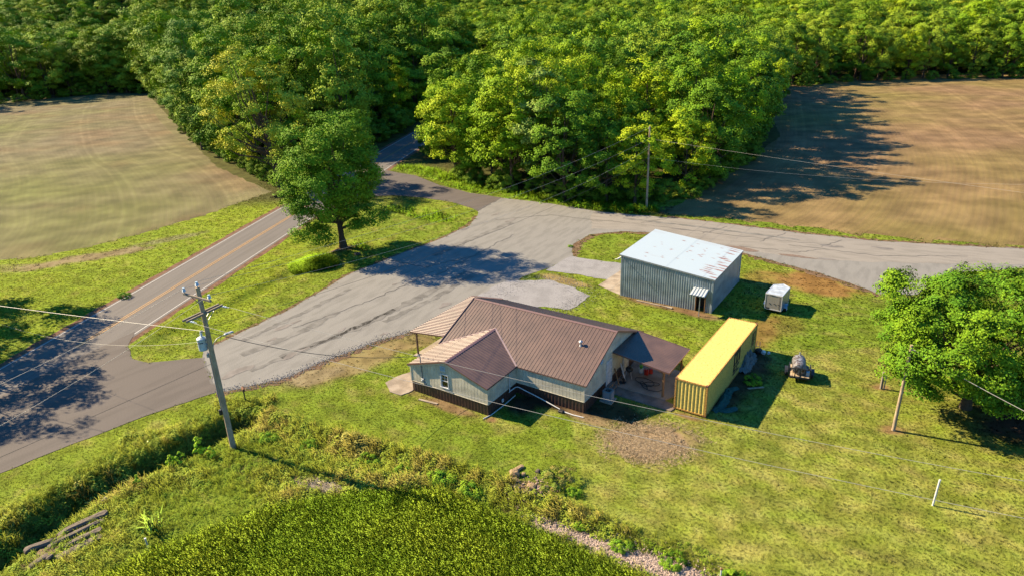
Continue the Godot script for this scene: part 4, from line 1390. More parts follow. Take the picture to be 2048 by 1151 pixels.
	# the woods behind, up the far hill: one mass
	for i in 2400:
		var z := -305.0 - 560.0 * pow(r.randf(), 1.3)
		var x := r.randf_range(-1.0, 1.0) * (-z * 0.86 + 30.0)
		far.append([Transform3D(Basis(Vector3.UP, r.randf() * TAU).scaled(Vector3.ONE * r.randf_range(0.9, 1.35) * Vector3(1.25, 1.0, 1.25)), Vector3(x, gy(x, z) - 0.5, z)), [6, 7, 6, 1, 4][r.randi() % 5]])
	var mass := empty(self, "forest")
	mass.set_meta("kind", "stuff")
	tag(mass, "far forest of green crowns covering the hill behind the woods", "forest")
	for ki in ks.size():
		var crowns := []
		for f in far:
			if f[1] == ki:
				var t := r.randf_range(0.85, 1.2)
				crowns.append([f[0], Color(t * r.randf_range(0.9, 1.15), t, t)])
		if crowns.size() > 0:
			var src: Node3D = proto[ki] if proto[ki] != null else proto[0]
			scatter(mass, "crowns", src.get_child(1).mesh, M.leaf, crowns)
			scatter(mass, "trunks", src.get_child(0).mesh, M.bark, crowns)

	# trees that stand by themselves
	var maple := make_tree("maple_tree", "big round maple on the grass island between highway and lot", "tree", {"seed": 201, "top": 17.4, "bottom": 1.7, "wide": 6.0, "boughs": 62, "bough": 2.15, "sprays": 11, "spray": 0.95, "leaves": 114, "leaf": 0.218, "lobes": 0.8, "girth": 0.42, "skirt": 0.0, "dark": Color(0.07, 0.155, 0.012), "light": Color(0.13, 0.225, 0.013), "forks": 24, "lean": Vector3(-0.9, 0, 0.4)})
	maple.position = Vector3(-21.4, 0.2, -83.4)
	var maple2 := make_tree("maple_tree", "dense spreading maple on the lawn at the right edge beside the bare pole", "tree", {"seed": 202, "top": 11.0, "bottom": 0.7, "wide": 6.6, "boughs": 66, "bough": 1.9, "sprays": 16, "spray": 0.64, "leaves": 125, "leaf": 0.165, "lobes": 0.66, "girth": 0.36, "skirt": 0.2, "dark": Color(0.06, 0.14, 0.012), "light": Color(0.115, 0.2, 0.012), "forks": 26})
	maple2.position = Vector3(32.5, -0.1, -42.1)
	var pale := make_tree("broadleaf_tree", "airy yellow-green tree with bare grey limbs showing, left of the highway", "tree", {"seed": 203, "top": 24.5, "bottom": 4.0, "wide": 8.2, "boughs": 40, "bough": 2.04, "sprays": 9, "spray": 1.02, "leaves": 66, "leaf": 0.269, "lobes": 0.5, "girth": 0.5, "dark": Color(0.246, 0.301, 0.020), "light": Color(0.377, 0.378, 0.035), "forks": 34, "lean": Vector3(-3.5, 0, 1.0)})
	pale.position = Vector3(-40.2, 0, -119.5)
	var deep := make_tree("broadleaf_tree", "tall dark green tree with pale undersides jutting out at the left field's corner", "tree", {"seed": 204, "top": 27.0, "bottom": 4.0, "wide": 6.4, "boughs": 34, "bough": 2.04, "sprays": 9, "spray": 1.02, "leaves": 80, "leaf": 0.294, "lobes": 0.55, "girth": 0.45, "skirt": 0.0, "dark": Color(0.065, 0.154, 0.014), "light": Color(0.160, 0.252, 0.040), "forks": 22})
	deep.position = Vector3(-70.5, 0, -160.0)
	var bright := make_tree("broadleaf_tree", "broad bright green tree leading the middle wood at the highway junction", "tree", {"seed": 205, "top": 17.5, "bottom": 4.6, "wide": 6.6, "boughs": 34, "bough": 1.92, "sprays": 9, "spray": 0.96, "leaves": 85, "leaf": 0.269, "lobes": 0.4, "girth": 0.32, "dark": Color(0.160, 0.273, 0.012), "light": Color(0.254, 0.350, 0.015), "forks": 20})
	bright.position = Vector3(-9.5, 0, -124.0)
	var crownpiece := make_tree("broadleaf_tree", "widest yellow-green crown in the centre of the middle wood", "tree", {"seed": 206, "top": 23.0, "bottom": 6.0, "wide": 9.0, "boughs": 54, "bough": 2.04, "sprays": 9, "spray": 1.02, "leaves": 85, "leaf": 0.269, "lobes": 0.35, "girth": 0.45, "dark": Color(0.189, 0.287, 0.012), "light": Color(0.290, 0.364, 0.016), "forks": 26})
	crownpiece.position = Vector3(4.5, 0, -115.0)
	var corner := make_tree("broadleaf_tree", "tall bright green tree at the right end of the middle wood beside the field", "tree", {"seed": 207, "top": 22.0, "bottom": 4.0, "wide": 6.4, "boughs": 36, "bough": 1.92, "sprays": 9, "spray": 0.96, "leaves": 85, "leaf": 0.269, "lobes": 0.45, "girth": 0.4, "dark": Color(0.131, 0.245, 0.012), "light": Color(0.217, 0.329, 0.014), "forks": 20})
	corner.position = Vector3(37.2, 0, -119.0)
	var off := make_tree("broadleaf_tree", "tree standing left of the picture whose shadow falls across the highway", "tree", {"seed": 208, "top": 15.5, "bottom": 3.0, "wide": 6.5, "boughs": 34, "bough": 2.3, "sprays": 9, "spray": 0.84, "leaves": 75, "leaf": 0.256, "lobes": 0.4, "girth": 0.4, "dark": Color(0.087, 0.189, 0.012), "light": Color(0.152, 0.273, 0.014), "forks": 16})
	off.position = Vector3(-63.5, 0, -66.5)
	off.scale = Vector3(1.3, 1.15, 1.3)
	var off2 := dup(off, "broadleaf_tree", "second tree left of the picture whose shadow reaches the asphalt apron", Vector3(-53.5, 0, -53.5), 2.0)
	off2.scale = Vector3(1.0, 1.0, 1.0)

	# shrubs and weeds that can be told apart
	var bush := make_tree("shrub", "brown and green thorny shrub beside the broken rocks on the lawn's edge", "shrub", {"seed": 221, "top": 1.15, "bottom": -0.3, "wide": 1.15, "boughs": 16, "bough": 0.36, "sprays": 9, "spray": 0.18, "leaves": 37, "leaf": 0.068, "lobes": 0.5, "girth": 0.03, "dark": Color(0.203, 0.140, 0.050), "light": Color(0.145, 0.224, 0.030), "forks": 18})
	bush.position = Vector3(2.4, 0, -35.3)
	var sap := {"seed": 222, "top": 1.0, "bottom": 0.05, "wide": 0.3, "boughs": 8, "bough": 0.17, "sprays": 3, "spray": 0.08, "leaves": 20, "leaf": 0.088, "lobes": 0.4, "girth": 0.015, "dark": Color(0.174, 0.322, 0.020), "light": Color(0.290, 0.420, 0.030), "forks": 6}
	var first: Node3D = null
	for q in [[-23.5, -38.6, 1.0, "tallest bright green sapling on the ditch bank, left of the pole"], [-22.8, -38.7, 0.8, "small yellow-green sapling just right of the tallest one on the ditch bank"], [-21.9, -39.6, 1.15, "upright leafy sapling halfway between ditch saplings and utility pole"], [-20.8, -38.9, 0.8, "slim sapling growing close to the utility pole's left foot"], [-24.6, -36.4, 0.7, "low sapling on the near bank below the tallest sapling"]]:
		if first == null:
			first = make_tree("sapling", q[3], "sapling", sap, "saplings along the ditch bank")
		var o: Node3D = first if first.position == Vector3.ZERO else dup(first, "sapling", q[3], Vector3.ZERO, q[0], "saplings along the ditch bank")
		o.position = Vector3(q[0], gy(q[0], q[1]), q[1])
		o.scale = Vector3(1.2, 1.4, 1.2) * q[2]
	var mow := {"seed": 223, "top": 0.7, "bottom": -0.2, "wide": 0.8, "boughs": 14, "bough": 0.30, "sprays": 9, "spray": 0.15, "leaves": 31, "leaf": 0.072, "lobes": 0.5, "girth": 0.02, "dark": Color(0.087, 0.182, 0.015), "light": Color(0.174, 0.280, 0.020), "forks": 6}
	var low2: Node3D = null
	for q in [[18.7, -46.6, 0.9, "low green bush in the shade beside the yellow container"], [-3.1, -35.1, 1.1, "round green bush at the swale's end left of the rocks"], [-5.0, -36.3, 1.2, "dark green bush along the swale, second left of the rocks"], [3.4, -34.2, 0.6, "small green bush in front of the thorny shrub"], [5.6, -29.9, 0.8, "green bush on the lawn side of the riprap"], [8.2, -28.6, 0.9, "bright green bush at the lower end of the riprap"], [3.6, -31.6, 0.6, "smaller bush at the upper end of the riprap"], [11.0, -27.0, 0.9, "green bush beside the white pipe at the bottom edge"], [7.5, -81.0, 0.45, "small dark bush at the corner of the grass patch behind the lot"], [-17.6, -40.9, 0.9, "reddish-green bush right of the utility pole's foot"], [-14.8, -40.2, 1.0, "dark green bush in the swale right of the pole"], [-10.2, -38.6, 1.0, "green bush halfway along the swale"], [-7.6, -37.4, 0.9, "bushy clump on the swale before the rocks"], [-42.6, -69.6, 0.9, "leafy bush on the verge left of the highway"]]:
		if low2 == null:
			low2 = make_tree("bush", q[3], "bush", mow)
		var o: Node3D = low2 if low2.position == Vector3.ZERO else dup(low2, "bush", q[3], Vector3.ZERO, q[0] * 3.0)
		o.position = Vector3(q[0], gy(q[0], q[1]), q[1])
		o.scale = Vector3.ONE * q[2]
	# a clump of broad strap leaves by the white pipe, bottom left
	var reed := thing("leafy_plant", "tall plant with broad strap leaves behind the white pipe, bottom left", "plant", Vector3(-21.6, gy(-21.6, -32.0), -32.0))
	add(reed, "leaves", tuft_mesh(41, 26, 1.25, 0.3, 0.085, 1.1, Color(0.1, 0.18, 0.02), Color(0.2, 0.3, 0.04)), M.leaf)

# ---------------------------------------------------------------- buildings
# The house in its own axes: u to the right, v away from the camera; pt() puts (u, height, v) into the node's axes.

const HOUSE_AT := Vector3(-2.14, 0, -43.34)
const HOUSE_TURN := -0.593

func pt(u: float, y: float, v: float) -> Vector3:
	return Vector3(u, y, -v)

func house_point(u: float, y: float, v: float) -> Vector3:      # in the world
	return HOUSE_AT + Basis(Vector3.UP, HOUSE_TURN) * pt(u, y, v)

# panels of a metal roof: strips across ea, running down eb from b0 to b1, each with its rib
func slope_panels(parent: Node, org: Vector3, ea: Vector3, eb: Vector3, a0: float, a1: float, step: float, f0: Callable, f1: Callable, m: Material, rib := 0.022, called := "roof_panel") -> void:
	var n := ea.cross(eb)
	if n.y < 0:
		n = -n
	var count := int(roundf((a1 - a0) / step))
	for i in count:
		var p := lerpf(a0, a1, float(i) / count)
		var q := lerpf(a0, a1, float(i + 1) / count)
		var g := 0.004
		var pb0: float = f0.call(p)
		var pb1: float = f1.call(p)
		var qb0: float = f0.call(q)
		var qb1: float = f1.call(q)
		if maxf(pb1 - pb0, qb1 - qb0) < 0.06:
			continue
		pb1 = maxf(pb1, pb0 + 0.01)
		qb1 = maxf(qb1, qb0 + 0.01)
		var s := Shape.new()
		var at := func(x: float, b: float, up: float) -> Vector3: return org + ea * x + eb * b + n * up
		var flip := ea.cross(eb).dot(n) < 0
		var put := func(A: Vector3, B: Vector3, C: Vector3, D: Vector3) -> void:
			if flip:
				s.quad(D, C, B, A)
			else:
				s.quad(A, B, C, D)
		# pan between two ribs
		put.call(at.call(p + 0.062, pb0, 0), at.call(q - g, qb0, 0), at.call(q - g, qb1, 0), at.call(p + 0.062, pb1, 0))
		# rib on the pan's first edge
		put.call(at.call(p - g, pb0, 0), at.call(p + 0.022, pb0, rib), at.call(p + 0.022, pb1, rib), at.call(p - g, pb1, 0))
		put.call(at.call(p + 0.022, pb0, rib), at.call(p + 0.036, pb0, rib), at.call(p + 0.036, pb1, rib), at.call(p + 0.022, pb1, rib))
		put.call(at.call(p + 0.036, pb0, rib), at.call(p + 0.062, pb0, 0), at.call(p + 0.062, pb1, 0), at.call(p + 0.036, pb1, rib))
		# turned-down lower end
		put.call(at.call(p - g, pb1, 0), at.call(q - g, qb1, 0), at.call(q - g, qb1, -0.03), at.call(p - g, pb1, -0.03))
		add(parent, called, s, m)

# boards or ribbed panels of a wall from a to b (u, v), between two heights, with openings [from, to, low, high]
func wall_boards(parent: Node, a: Vector2, b: Vector2, low: float, top: Callable, step: float, profile: String, m: Material, called: String, holes := []) -> void:
	var length := a.distance_to(b)
	var d := (b - a) / length
	var ex := pt(d.x, 0, d.y)
	var out := Vector3(-ex.z, 0, ex.x)       # to the right of the run seen from above, away from the room
	var cuts := [0.0]
	var n := int(roundf(length / step))
	for i in range(1, n + 1):
		cuts.append(length * i / n)
	for h in holes:
		for e in [h[0], h[1]]:
			var best := 1
			for i in range(1, cuts.size() - 1):
				if absf(cuts[i] - e) < absf(cuts[best] - e):
					best = i
			cuts[best] = e
	var org := pt(a.x, 0, a.y)
	for i in cuts.size() - 1:
		var p: float = cuts[i]
		var q: float = cuts[i + 1]
		var spans := []
		var mid := (p + q) * 0.5
		var hole = null
		for h in holes:
			if mid > h[0] and mid < h[1]:
				hole = h
		var prof := []
		if profile == "board":
			prof = [Vector2(p, 0.0), Vector2(p + 0.012, 0.018), Vector2(q - 0.012, 0.018), Vector2(q, 0.0)]
		else:
			var w := q - p
			prof = [Vector2(p, 0.0), Vector2(p + w * 0.62, 0.0), Vector2(p + w * 0.7, 0.032), Vector2(p + w * 0.9, 0.032), Vector2(q, 0.0)]
		var pieces := []
		if hole == null:
			pieces.append([func(_x): return low, top])
		else:
			if hole[2] > low + 0.02:
				pieces.append([func(_x): return low, func(_x): return hole[2]])
			pieces.append([func(_x): return hole[3], top])
		for e in pieces:
			var s := Shape.new()
			s.extrude(prof, org, ex, out, Vector3.UP, func(x): return Vector2(e[0].call(x), e[1].call(x)))
			add(parent, called, s, m)

func post(parent: Node, u: float, v: float, y0: float, y1: float, w: float, m: Material) -> void:
	var s := Shape.new()
	s.bevel_box(pt(u, (y0 + y1) / 2, v), Vector3(w, y1 - y0, w), 0.01)
	add(parent, "post", s, m)

func build_house() -> void:
	var o := thing("house", "low house with brown metal roof, beige board walls and dark brown skirting", "house", HOUSE_AT, HOUSE_TURN)
	var uR := 6.23
	var uL := -7.45
	var vF := 3.71
	var vM := 8.92
	var vB := 14.12
	var he := 2.42
	var hr := 4.63
	var um := -3.605
	var wF := -0.22
	var hw := 3.6
	var ur := 0.22
	var ul := -7.43
	var s_main := (hr - he) / (vM - vF)
	var half := ur - um
	var s_wing := (hw - he) / half
	var ca := cos(atan(s_main))
	var cb := cos(atan(s_wing))
	var len_main := (vM - vF) / ca
	# --- roof
	var roof := empty(o, "roof")
	var valley := func(u: float) -> float:
		if u < ul or u > ur:
			return len_main
		var h := hw - s_wing * absf(u - um)
		var v := vF + (h - he) / s_main
		return minf(len_main, (vM - v) / ca)
	var zero := func(_a): return 0.0
	slope_panels(roof, pt(0, hr, vM), Vector3(1, 0, 0), Vector3(0, -sin(atan(s_main)), ca), uL, uR, 0.297, zero, valley, M.roof)
	slope_panels(roof, pt(0, hr, vM), Vector3(1, 0, 0), Vector3(0, -sin(atan(s_main)), -ca), uL, uR, 0.297, zero, func(_a): return len_main, M.roof)
	var reach := func(v: float) -> float:
		if v <= vF:
			return half / cb
		return maxf(0.0, (hw - (he + s_main * (v - vF))) / s_wing) / cb
	var v_end := vF + (hw - he) / s_main
	slope_panels(roof, pt(um, hw, 0), Vector3(0, 0, -1), Vector3(cb, -sin(atan(s_wing)), 0), wF, v_end, 0.297, zero, reach, M.roof)
	slope_panels(roof, pt(um, hw, 0), Vector3(0, 0, -1), Vector3(-cb, -sin(atan(s_wing)), 0), wF, v_end, 0.297, zero, reach, M.roof)
	# deck under the sheets, so that the eaves have depth
	var s := Shape.new()
	var dk := 0.07
	for side in [1.0, -1.0]:
		var ve := vF if side > 0 else vB
		var e0 := pt(uL + 0.02, he - dk, ve + 0.03 * side)
		var e1 := pt(uR - 0.02, he - dk, ve + 0.03 * side)
		var r0 := pt(uL + 0.02, hr - dk, vM)
		var r1 := pt(uR - 0.02, hr - dk, vM)
		if side > 0:
			# the front deck stops at the wing's ridge line: cut in two beside the valley
			s.quad(pt(ur, he - dk, ve + 0.03), e1, r1, pt(ur, hr - dk, vM))
			s.tri(pt(ur, he - dk, ve + 0.03), pt(ur, hr - dk, vM), pt(um, hw - dk, v_end))
			s.quad(pt(um, hw - dk, v_end), pt(ur, hr - dk, vM), r0, e0)
		else:
			s.quad(e1, e0, r0, r1)
	for side in [1.0, -1.0]:
		var ue: float = um + side * (half - 0.03)
		if side > 0:
			s.quad(pt(ue, he - dk, wF + 0.03), pt(ue, he - dk, vF), pt(um, hw - dk, v_end), pt(um, hw - dk, wF + 0.03))
		else:
			s.quad(pt(ue, he - dk, vF), pt(ue, he - dk, wF + 0.03), pt(um, hw - dk, wF + 0.03), pt(um, hw - dk, v_end))
	add(roof, "deck", s, M.siding)
	# caps, rakes, eaves, valley
	s = Shape.new()
	for q in [[pt(uL - 0.02, hr + 0.034, vM), pt(uR + 0.02, hr + 0.034, vM), Vector3(0, -s_main, 1).normalized(), Vector3(0, -s_main, -1).normalized()], [pt(um, hw + 0.034, wF - 0.02), pt(um, hw + 0.034, v_end + 0.1), Vector3(1, -s_wing, 0).normalized(), Vector3(-1, -s_wing, 0).normalized()]]:
		s.quad(q[0] + q[2] * 0.17, q[1] + q[2] * 0.17, q[1], q[0])
		s.quad(q[0], q[1], q[1] + q[3] * 0.17, q[0] + q[3] * 0.17)
	add(roof, "ridge_cap", s, M.roof_trim)
	for u in [uL, uR]:
		for ve in [vF, vB]:
			if u == uL and ve == vF:
				continue
			s = Shape.new()
			s.bar(pt(u, he - 0.02, ve), pt(u, hr + 0.01, vM), 0.05, 0.13)
			add(roof, "rake_trim", s, M.roof_trim)
	s = Shape.new()
	s.bar(pt(uL, he + 0.03, vF + 0.02), pt(uL, hr + 0.01, vM), 0.05, 0.13)
	add(roof, "rake_trim", s, M.roof_trim)
	for side in [1.0, -1.0]:
		s = Shape.new()
		s.bar(pt(um + side * half, he - 0.02, wF), pt(um, hw + 0.01, wF), 0.05, 0.13)
		add(roof, "rake_trim", s, M.roof_trim)
		s = Shape.new()
		s.bar(pt(um + side * half * 0.985, he - 0.09, wF + 0.03), pt(um, hw - 0.08, wF + 0.03), 0.03, 0.14)
		add(roof, "fascia", s, M.siding)
	s = Shape.new()
	s.bar(pt(ur, he - 0.06, wF + 0.05), pt(ur, he - 0.06, vF), 0.03, 0.09)
	s.bar(pt(ul, he - 0.06, wF + 0.05), pt(ul, he - 0.06, 4.1), 0.03, 0.09)
	s.bar(pt(ur + 0.02, he - 0.06, vF + 0.02), pt(uR - 0.05, he - 0.06, vF + 0.02), 0.03, 0.09)
	s.bar(pt(uL, he - 0.06, vB - 0.02), pt(uR, he - 0.06, vB - 0.02), 0.03, 0.09)
	add(roof, "eave_trim", s, M.roof_trim)
	for side in [1.0, -1.0]:
		s = Shape.new()
		s.bar(pt(um + side * half, he + 0.03, vF), pt(um, hw + 0.03, v_end), 0.13, 0.015)
		add(roof, "valley_flashing", s, M.flashing)
	# flue on the front slope near the right end
	var fv := 6.9
	var fy := he + s_main * (fv - vF)
	s = Shape.new()
	s.lathe([Vector2(0.14, -0.08), Vector2(0.11, 0.02), Vector2(0.085, 0.04), Vector2(0.085, 0.3), Vector2(0.16, 0.3), Vector2(0.16, 0.36), Vector2(0.05, 0.45), Vector2(0, 0.45)], pt(4.1, fy, fv), Basis.IDENTITY, 12)
	add(roof, "flue_pipe", s, M.galv)
	# --- walls
	var walls := empty(o, "wall")
	var eave_top := he - 0.085
	var gable := func(x: float) -> float: return hw - 0.085 - s_wing * absf((x - 7.28) - um)
	# wing front: from its left corner (x measured from u = -7.28)
	var win := [[7.28 - 3.86 - 0.36, 7.28 - 3.86 + 0.3, 1.3, 2.35]]
	wall_boards(walls, Vector2(-7.28, 0.0), Vector2(0.07, 0.0), 0.95, gable, 0.295, "board", M.siding, "siding_board", win)
	wall_boards(walls, Vector2(0.07, 0.0), Vector2(0.07, 3.85), 0.95, func(_x): return eave_top, 0.295, "board", M.siding, "siding_board")
	wall_boards(walls, Vector2(0.07, 3.85), Vector2(6.0, 3.85), 0.95, func(_x): return eave_top, 0.295, "board", M.siding, "siding_board")
	var rgable := func(x: float) -> float: return hr - 0.085 - s_main * absf((x + 3.85) - vM)
	wall_boards(walls, Vector2(6.0, 3.85), Vector2(6.0, 13.97), 0.95, rgable, 0.295, "board", M.siding, "siding_board", [[3.62, 4.52, 0.5, 2.5]])
	wall_boards(walls, Vector2(6.0, 13.97), Vector2(-7.2, 13.97), 0.95, func(_x): return eave_top, 0.44, "board", M.siding, "siding_board")
	wall_boards(walls, Vector2(-7.2, 13.97), Vector2(-7.2, 3.85), 0.95, func(x): return hr - 0.085 - s_main * absf((13.97 - x) - vM), 0.44, "board", M.siding, "siding_board")
	wall_boards(walls, Vector2(-7.28, 3.85), Vector2(-7.28, 0.0), 0.95, func(_x): return eave_top, 0.295, "board", M.siding, "siding_board")
	var skirt := empty(o, "skirting")
	for e in [[Vector2(-7.27, 0.02), Vector2(0.06, 0.02)], [Vector2(0.06, 0.02), Vector2(0.06, 3.87)], [Vector2(0.06, 3.87), Vector2(5.98, 3.87)], [Vector2(5.98, 3.87), Vector2(5.98, 7.47)], [Vector2(5.98, 8.37), Vector2(5.98, 13.95)], [Vector2(5.98, 13.95), Vector2(-7.18, 13.95)], [Vector2(-7.18, 13.95), Vector2(-7.18, 3.87)], [Vector2(-7.27, 3.87), Vector2(-7.27, 0.02)]]:
		wall_boards(skirt, e[0], e[1], -0.3, func(_x): return 0.95, 0.29, "rib", M.skirt, "skirting_panel")
	s = Shape.new()
	for e in [[-7.3, -0.02, 0.09, -0.02], [0.09, -0.02, 0.09, 3.83], [0.11, 3.83, 6.02, 3.83], [6.02, 3.83, 6.02, 7.4], [6.02, 8.44, 6.02, 13.99]]:
		s.bar(pt(e[0], 0.955, e[1]), pt(e[2], 0.955, e[3]), 0.05, 0.03)
	add(walls, "drip_trim", s, M.siding)
	for e in [[-7.28, 0.0, 2.3], [0.07, 0.0, 2.3], [6.0, 3.85, 2.3]]:
		s = Shape.new()
		s.box(pt(e[0], 0.97 + (e[2] - 0.97) / 2, e[1]), Vector3(0.1, e[2] - 0.97, 0.1))
		add(walls, "corner_trim", s, M.siding)
	# window on the wing's front
	var w := empty(o, "window")
	var wx := -3.89
	s = Shape.new()
	for e in [[-0.36, 1.825, 0.07, 1.15], [0.36, 1.825, 0.07, 1.15]]:
		s.box(pt(wx + e[0], e[1], -0.02), Vector3(e[2], e[3], 0.1))
	s.box(pt(wx, 1.265, -0.03), Vector3(0.86, 0.07, 0.13))
	s.box(pt(wx, 2.385, -0.02), Vector3(0.79, 0.07, 0.1))
	add(w, "frame", s, M.white)
	s = Shape.new()
	s.box(pt(wx, 1.83, 0.0), Vector3(0.65, 0.05, 0.06))
	s.box(pt(wx, 2.09, 0.01), Vector3(0.02, 0.5, 0.03))
	s.box(pt(wx, 2.09, 0.01), Vector3(0.65, 0.02, 0.025))
	s.box(pt(wx - 0.3, 1.825, 0.01), Vector3(0.05, 1.05, 0.05))
	s.box(pt(wx + 0.3, 1.825, 0.01), Vector3(0.05, 1.05, 0.05))
	add(w, "sash", s, M.white)
	for e in [[1.56, 0.5], [2.09, 0.5]]:
		s = Shape.new()
		s.quad(pt(wx - 0.28, e[0] - e[1] / 2, 0.03), pt(wx + 0.28, e[0] - e[1] / 2, 0.03), pt(wx + 0.28, e[0] + e[1] / 2, 0.03), pt(wx - 0.28, e[0] + e[1] / 2, 0.03))
		add(w, "pane", s, M.glass)
	var gv := add(o, "gable_vent", _vent(pt(wx - 0.1, 2.86, -0.035), 0.5, 0.42), M.vent_blue)
	gv.set_meta("label", "pale blue louvred vent above the window")
	var gv2 := Shape.new()
	gv2.box(pt(6.03, 3.1, 6.6), Vector3(0.04, 0.5, 0.45))
	for i in 5:
		gv2.box(pt(6.06, 2.92 + i * 0.09, 6.6), Vector3(0.03, 0.03, 0.4))
	add(o, "gable_vent", gv2, M.vent_blue)
	# white door in the right gable, another panel further back
	var d := empty(o, "door")
	s = Shape.new()
	s.box(pt(6.02, 1.5, 7.92), Vector3(0.05, 1.96, 0.82))
	for e in [[0.95, 0.62], [1.95, 0.72]]:
		for k in [-0.19, 0.19]:
			s.bevel_box(pt(6.047, e[0], 7.92 + k), Vector3(0.02, e[1], 0.26), 0.004)
	add(d, "leaf", s, M.white)
	s = Shape.new()
	s.box(pt(6.03, 1.5, 7.46), Vector3(0.09, 2.06, 0.08))
	s.box(pt(6.03, 1.5, 8.38), Vector3(0.09, 2.06, 0.08))
	s.box(pt(6.03, 2.52, 7.92), Vector3(0.09, 0.08, 0.84))
	add(d, "frame", s, M.white)
	s = Shape.new()
	s.lathe([Vector2(0.0, -0.03), Vector2(0.03, -0.02), Vector2(0.035, 0.0), Vector2(0.0, 0.03)], pt(6.1, 1.42, 8.22), Basis(Vector3.FORWARD, PI / 2), 8)
	add(d, "handle", s, M.grey_box)
	s = Shape.new()
	s.box(pt(6.15, 0.33, 7.92), Vector3(0.34, 0.34, 0.95))
	s.box(pt(6.4, 0.2, 7.92), Vector3(0.3, 0.16, 0.95))
	add(o, "door_step", s, M.concrete_dark)
	var d2 := empty(o, "door")
	s = Shape.new()
	s.box(pt(6.05, 1.15, 11.0), Vector3(0.06, 1.95, 0.85))
	add(d2, "leaf", s, M.white)
	s = Shape.new()
	s.box(pt(6.06, 1.15, 10.53), Vector3(0.09, 2.05, 0.08))
	s.box(pt(6.06, 1.15, 11.47), Vector3(0.09, 2.05, 0.08))
	s.box(pt(6.06, 2.16, 11.0), Vector3(0.09, 0.08, 0.86))
	add(d2, "frame", s, M.white)
	# electric mast, meter and cable on the wing's front
	s = Shape.new()
	s.tube([pt(-6.1, 1.4, -0.1), pt(-6.1, 2.2, -0.1), pt(-6.1, 3.35, -0.1), pt(-6.14, 3.5, -0.12), pt(-6.26, 3.5, -0.14), pt(-6.34, 3.4, -0.16)], [0.04, 0.04, 0.04, 0.05, 0.06, 0.05], 8)
	add(o, "service_mast", s, M.grey_box)
	s = Shape.new()
	s.bevel_box(pt(-6.02, 1.3, -0.1), Vector3(0.26, 0.42, 0.14), 0.02)
	s.bevel_box(pt(-5.86, 1.08, -0.07), Vector3(0.18, 0.22, 0.1), 0.02)
	s.lathe([Vector2(0.09, 0), Vector2(0.09, 0.06), Vector2(0.05, 0.1), Vector2(0, 0.1)], pt(-6.02, 1.36, -0.16), Basis(Vector3.RIGHT, PI / 2), 10)
	add(o, "meter_box", s, M.galv)
	# white drain pipe: down the wing's side, along the main wall, over the ground
	s = Shape.new()
	s.tube([pt(0.16, 2.25, 2.75), pt(0.16, 1.4, 2.75), pt(0.17, 0.78, 2.75)], [0.04], 8)
	s.tube([pt(0.2, 0.72, 2.6), pt(0.2, 0.74, 2.75), pt(0.3, 0.8, 3.35), pt(0.42, 0.8, 3.5), pt(0.6, 0.76, 3.52), pt(2.4, 0.45, 3.46), pt(4.15, 0.1, 3.36), pt(4.4, 0.06, 3.3)], [0.042], 8)
	s.tube([pt(4.6, 0.05, 3.25), pt(5.4, 0.05, 3.2), pt(6.25, 0.04, 3.3)], [0.045], 8)
	s.tube([pt(0.25, 0.06, 3.4), pt(0.27, 0.05, 1.8), pt(0.2, 0.05, 0.2), pt(0.0, 0.05, -0.55)], [0.04], 8)
	add(o, "drain_pipe", s, M.pipe)
	s = Shape.new()
	s.bevel_box(pt(4.45, 0.06, 3.18), Vector3(0.4, 0.2, 0.34), 0.03)
	add(o, "drain_box", s, M.black_metal)
	# --- porch on the left, carport on the right
	var porch := empty(o, "porch_roof")
	slope_panels(porch, pt(-7.47, 2.86, 0), Vector3(0, 0, -1), Vector3(-3.7, -0.44, 0).normalized(), 4.45, 13.4, 0.297, zero, func(_a): return 3.72, M.roof)
	s = Shape.new()
	s.quad(pt(-7.5, 2.74, 4.48), pt(-7.5, 2.74, 13.38), pt(-11.1, 2.31, 13.38), pt(-11.1, 2.31, 4.48))
	s.bar(pt(-11.16, 2.36, 4.42), pt(-11.16, 2.36, 13.42), 0.04, 0.13)
	s.bar(pt(-11.16, 2.36, 4.44), pt(-7.5, 2.8, 4.44), 0.04, 0.13)
	s.bar(pt(-11.16, 2.36, 13.41), pt(-7.5, 2.8, 13.41), 0.04, 0.13)
	add(porch, "fascia", s, M.roof_trim)
	for v in [4.85, 9.0, 13.0]:
		post(porch, -10.85, v, 0.0, 2.3, 0.13, M.post_brown)
	s = Shape.new()
	s.bar(pt(-10.85, 2.24, 4.6), pt(-10.85, 2.24, 13.3), 0.09, 0.16)
	add(porch, "beam", s, M.post_brown)
	var port := empty(o, "carport_roof")
	slope_panels(port, pt(6.05, 3.02, 0), Vector3(0, 0, -1), Vector3(4.58, -0.6, 0).normalized(), 8.5, 12.9, 0.23, zero, func(_a): return 4.62, M.roof)
	s = Shape.new()
	s.quad(pt(6.06, 2.92, 12.88), pt(6.06, 2.92, 8.52), pt(10.6, 2.32, 8.52), pt(10.6, 2.32, 12.88))
	s.bar(pt(10.66, 2.37, 8.46), pt(10.66, 2.37, 12.94), 0.04, 0.13)
	s.bar(pt(6.08, 2.97, 8.48), pt(10.66, 2.37, 8.48), 0.04, 0.14)
	s.bar(pt(6.08, 2.97, 12.92), pt(10.66, 2.37, 12.92), 0.04, 0.14)
	add(port, "fascia", s, M.roof_trim)
	post(port, 10.15, 8.75, 0.1, 2.32, 0.14, M.post_wood)
	post(port, 10.15, 12.65, 0.1, 2.32, 0.14, M.post_wood)
	s = Shape.new()
	s.bar(pt(10.15, 2.24, 8.55), pt(10.15, 2.24, 12.85), 0.06, 0.16)
	for i in 6:
		s.bar(pt(6.1, 2.84, 8.8 + i * 0.75), pt(10.5, 2.27, 8.8 + i * 0.75), 0.05, 0.1)
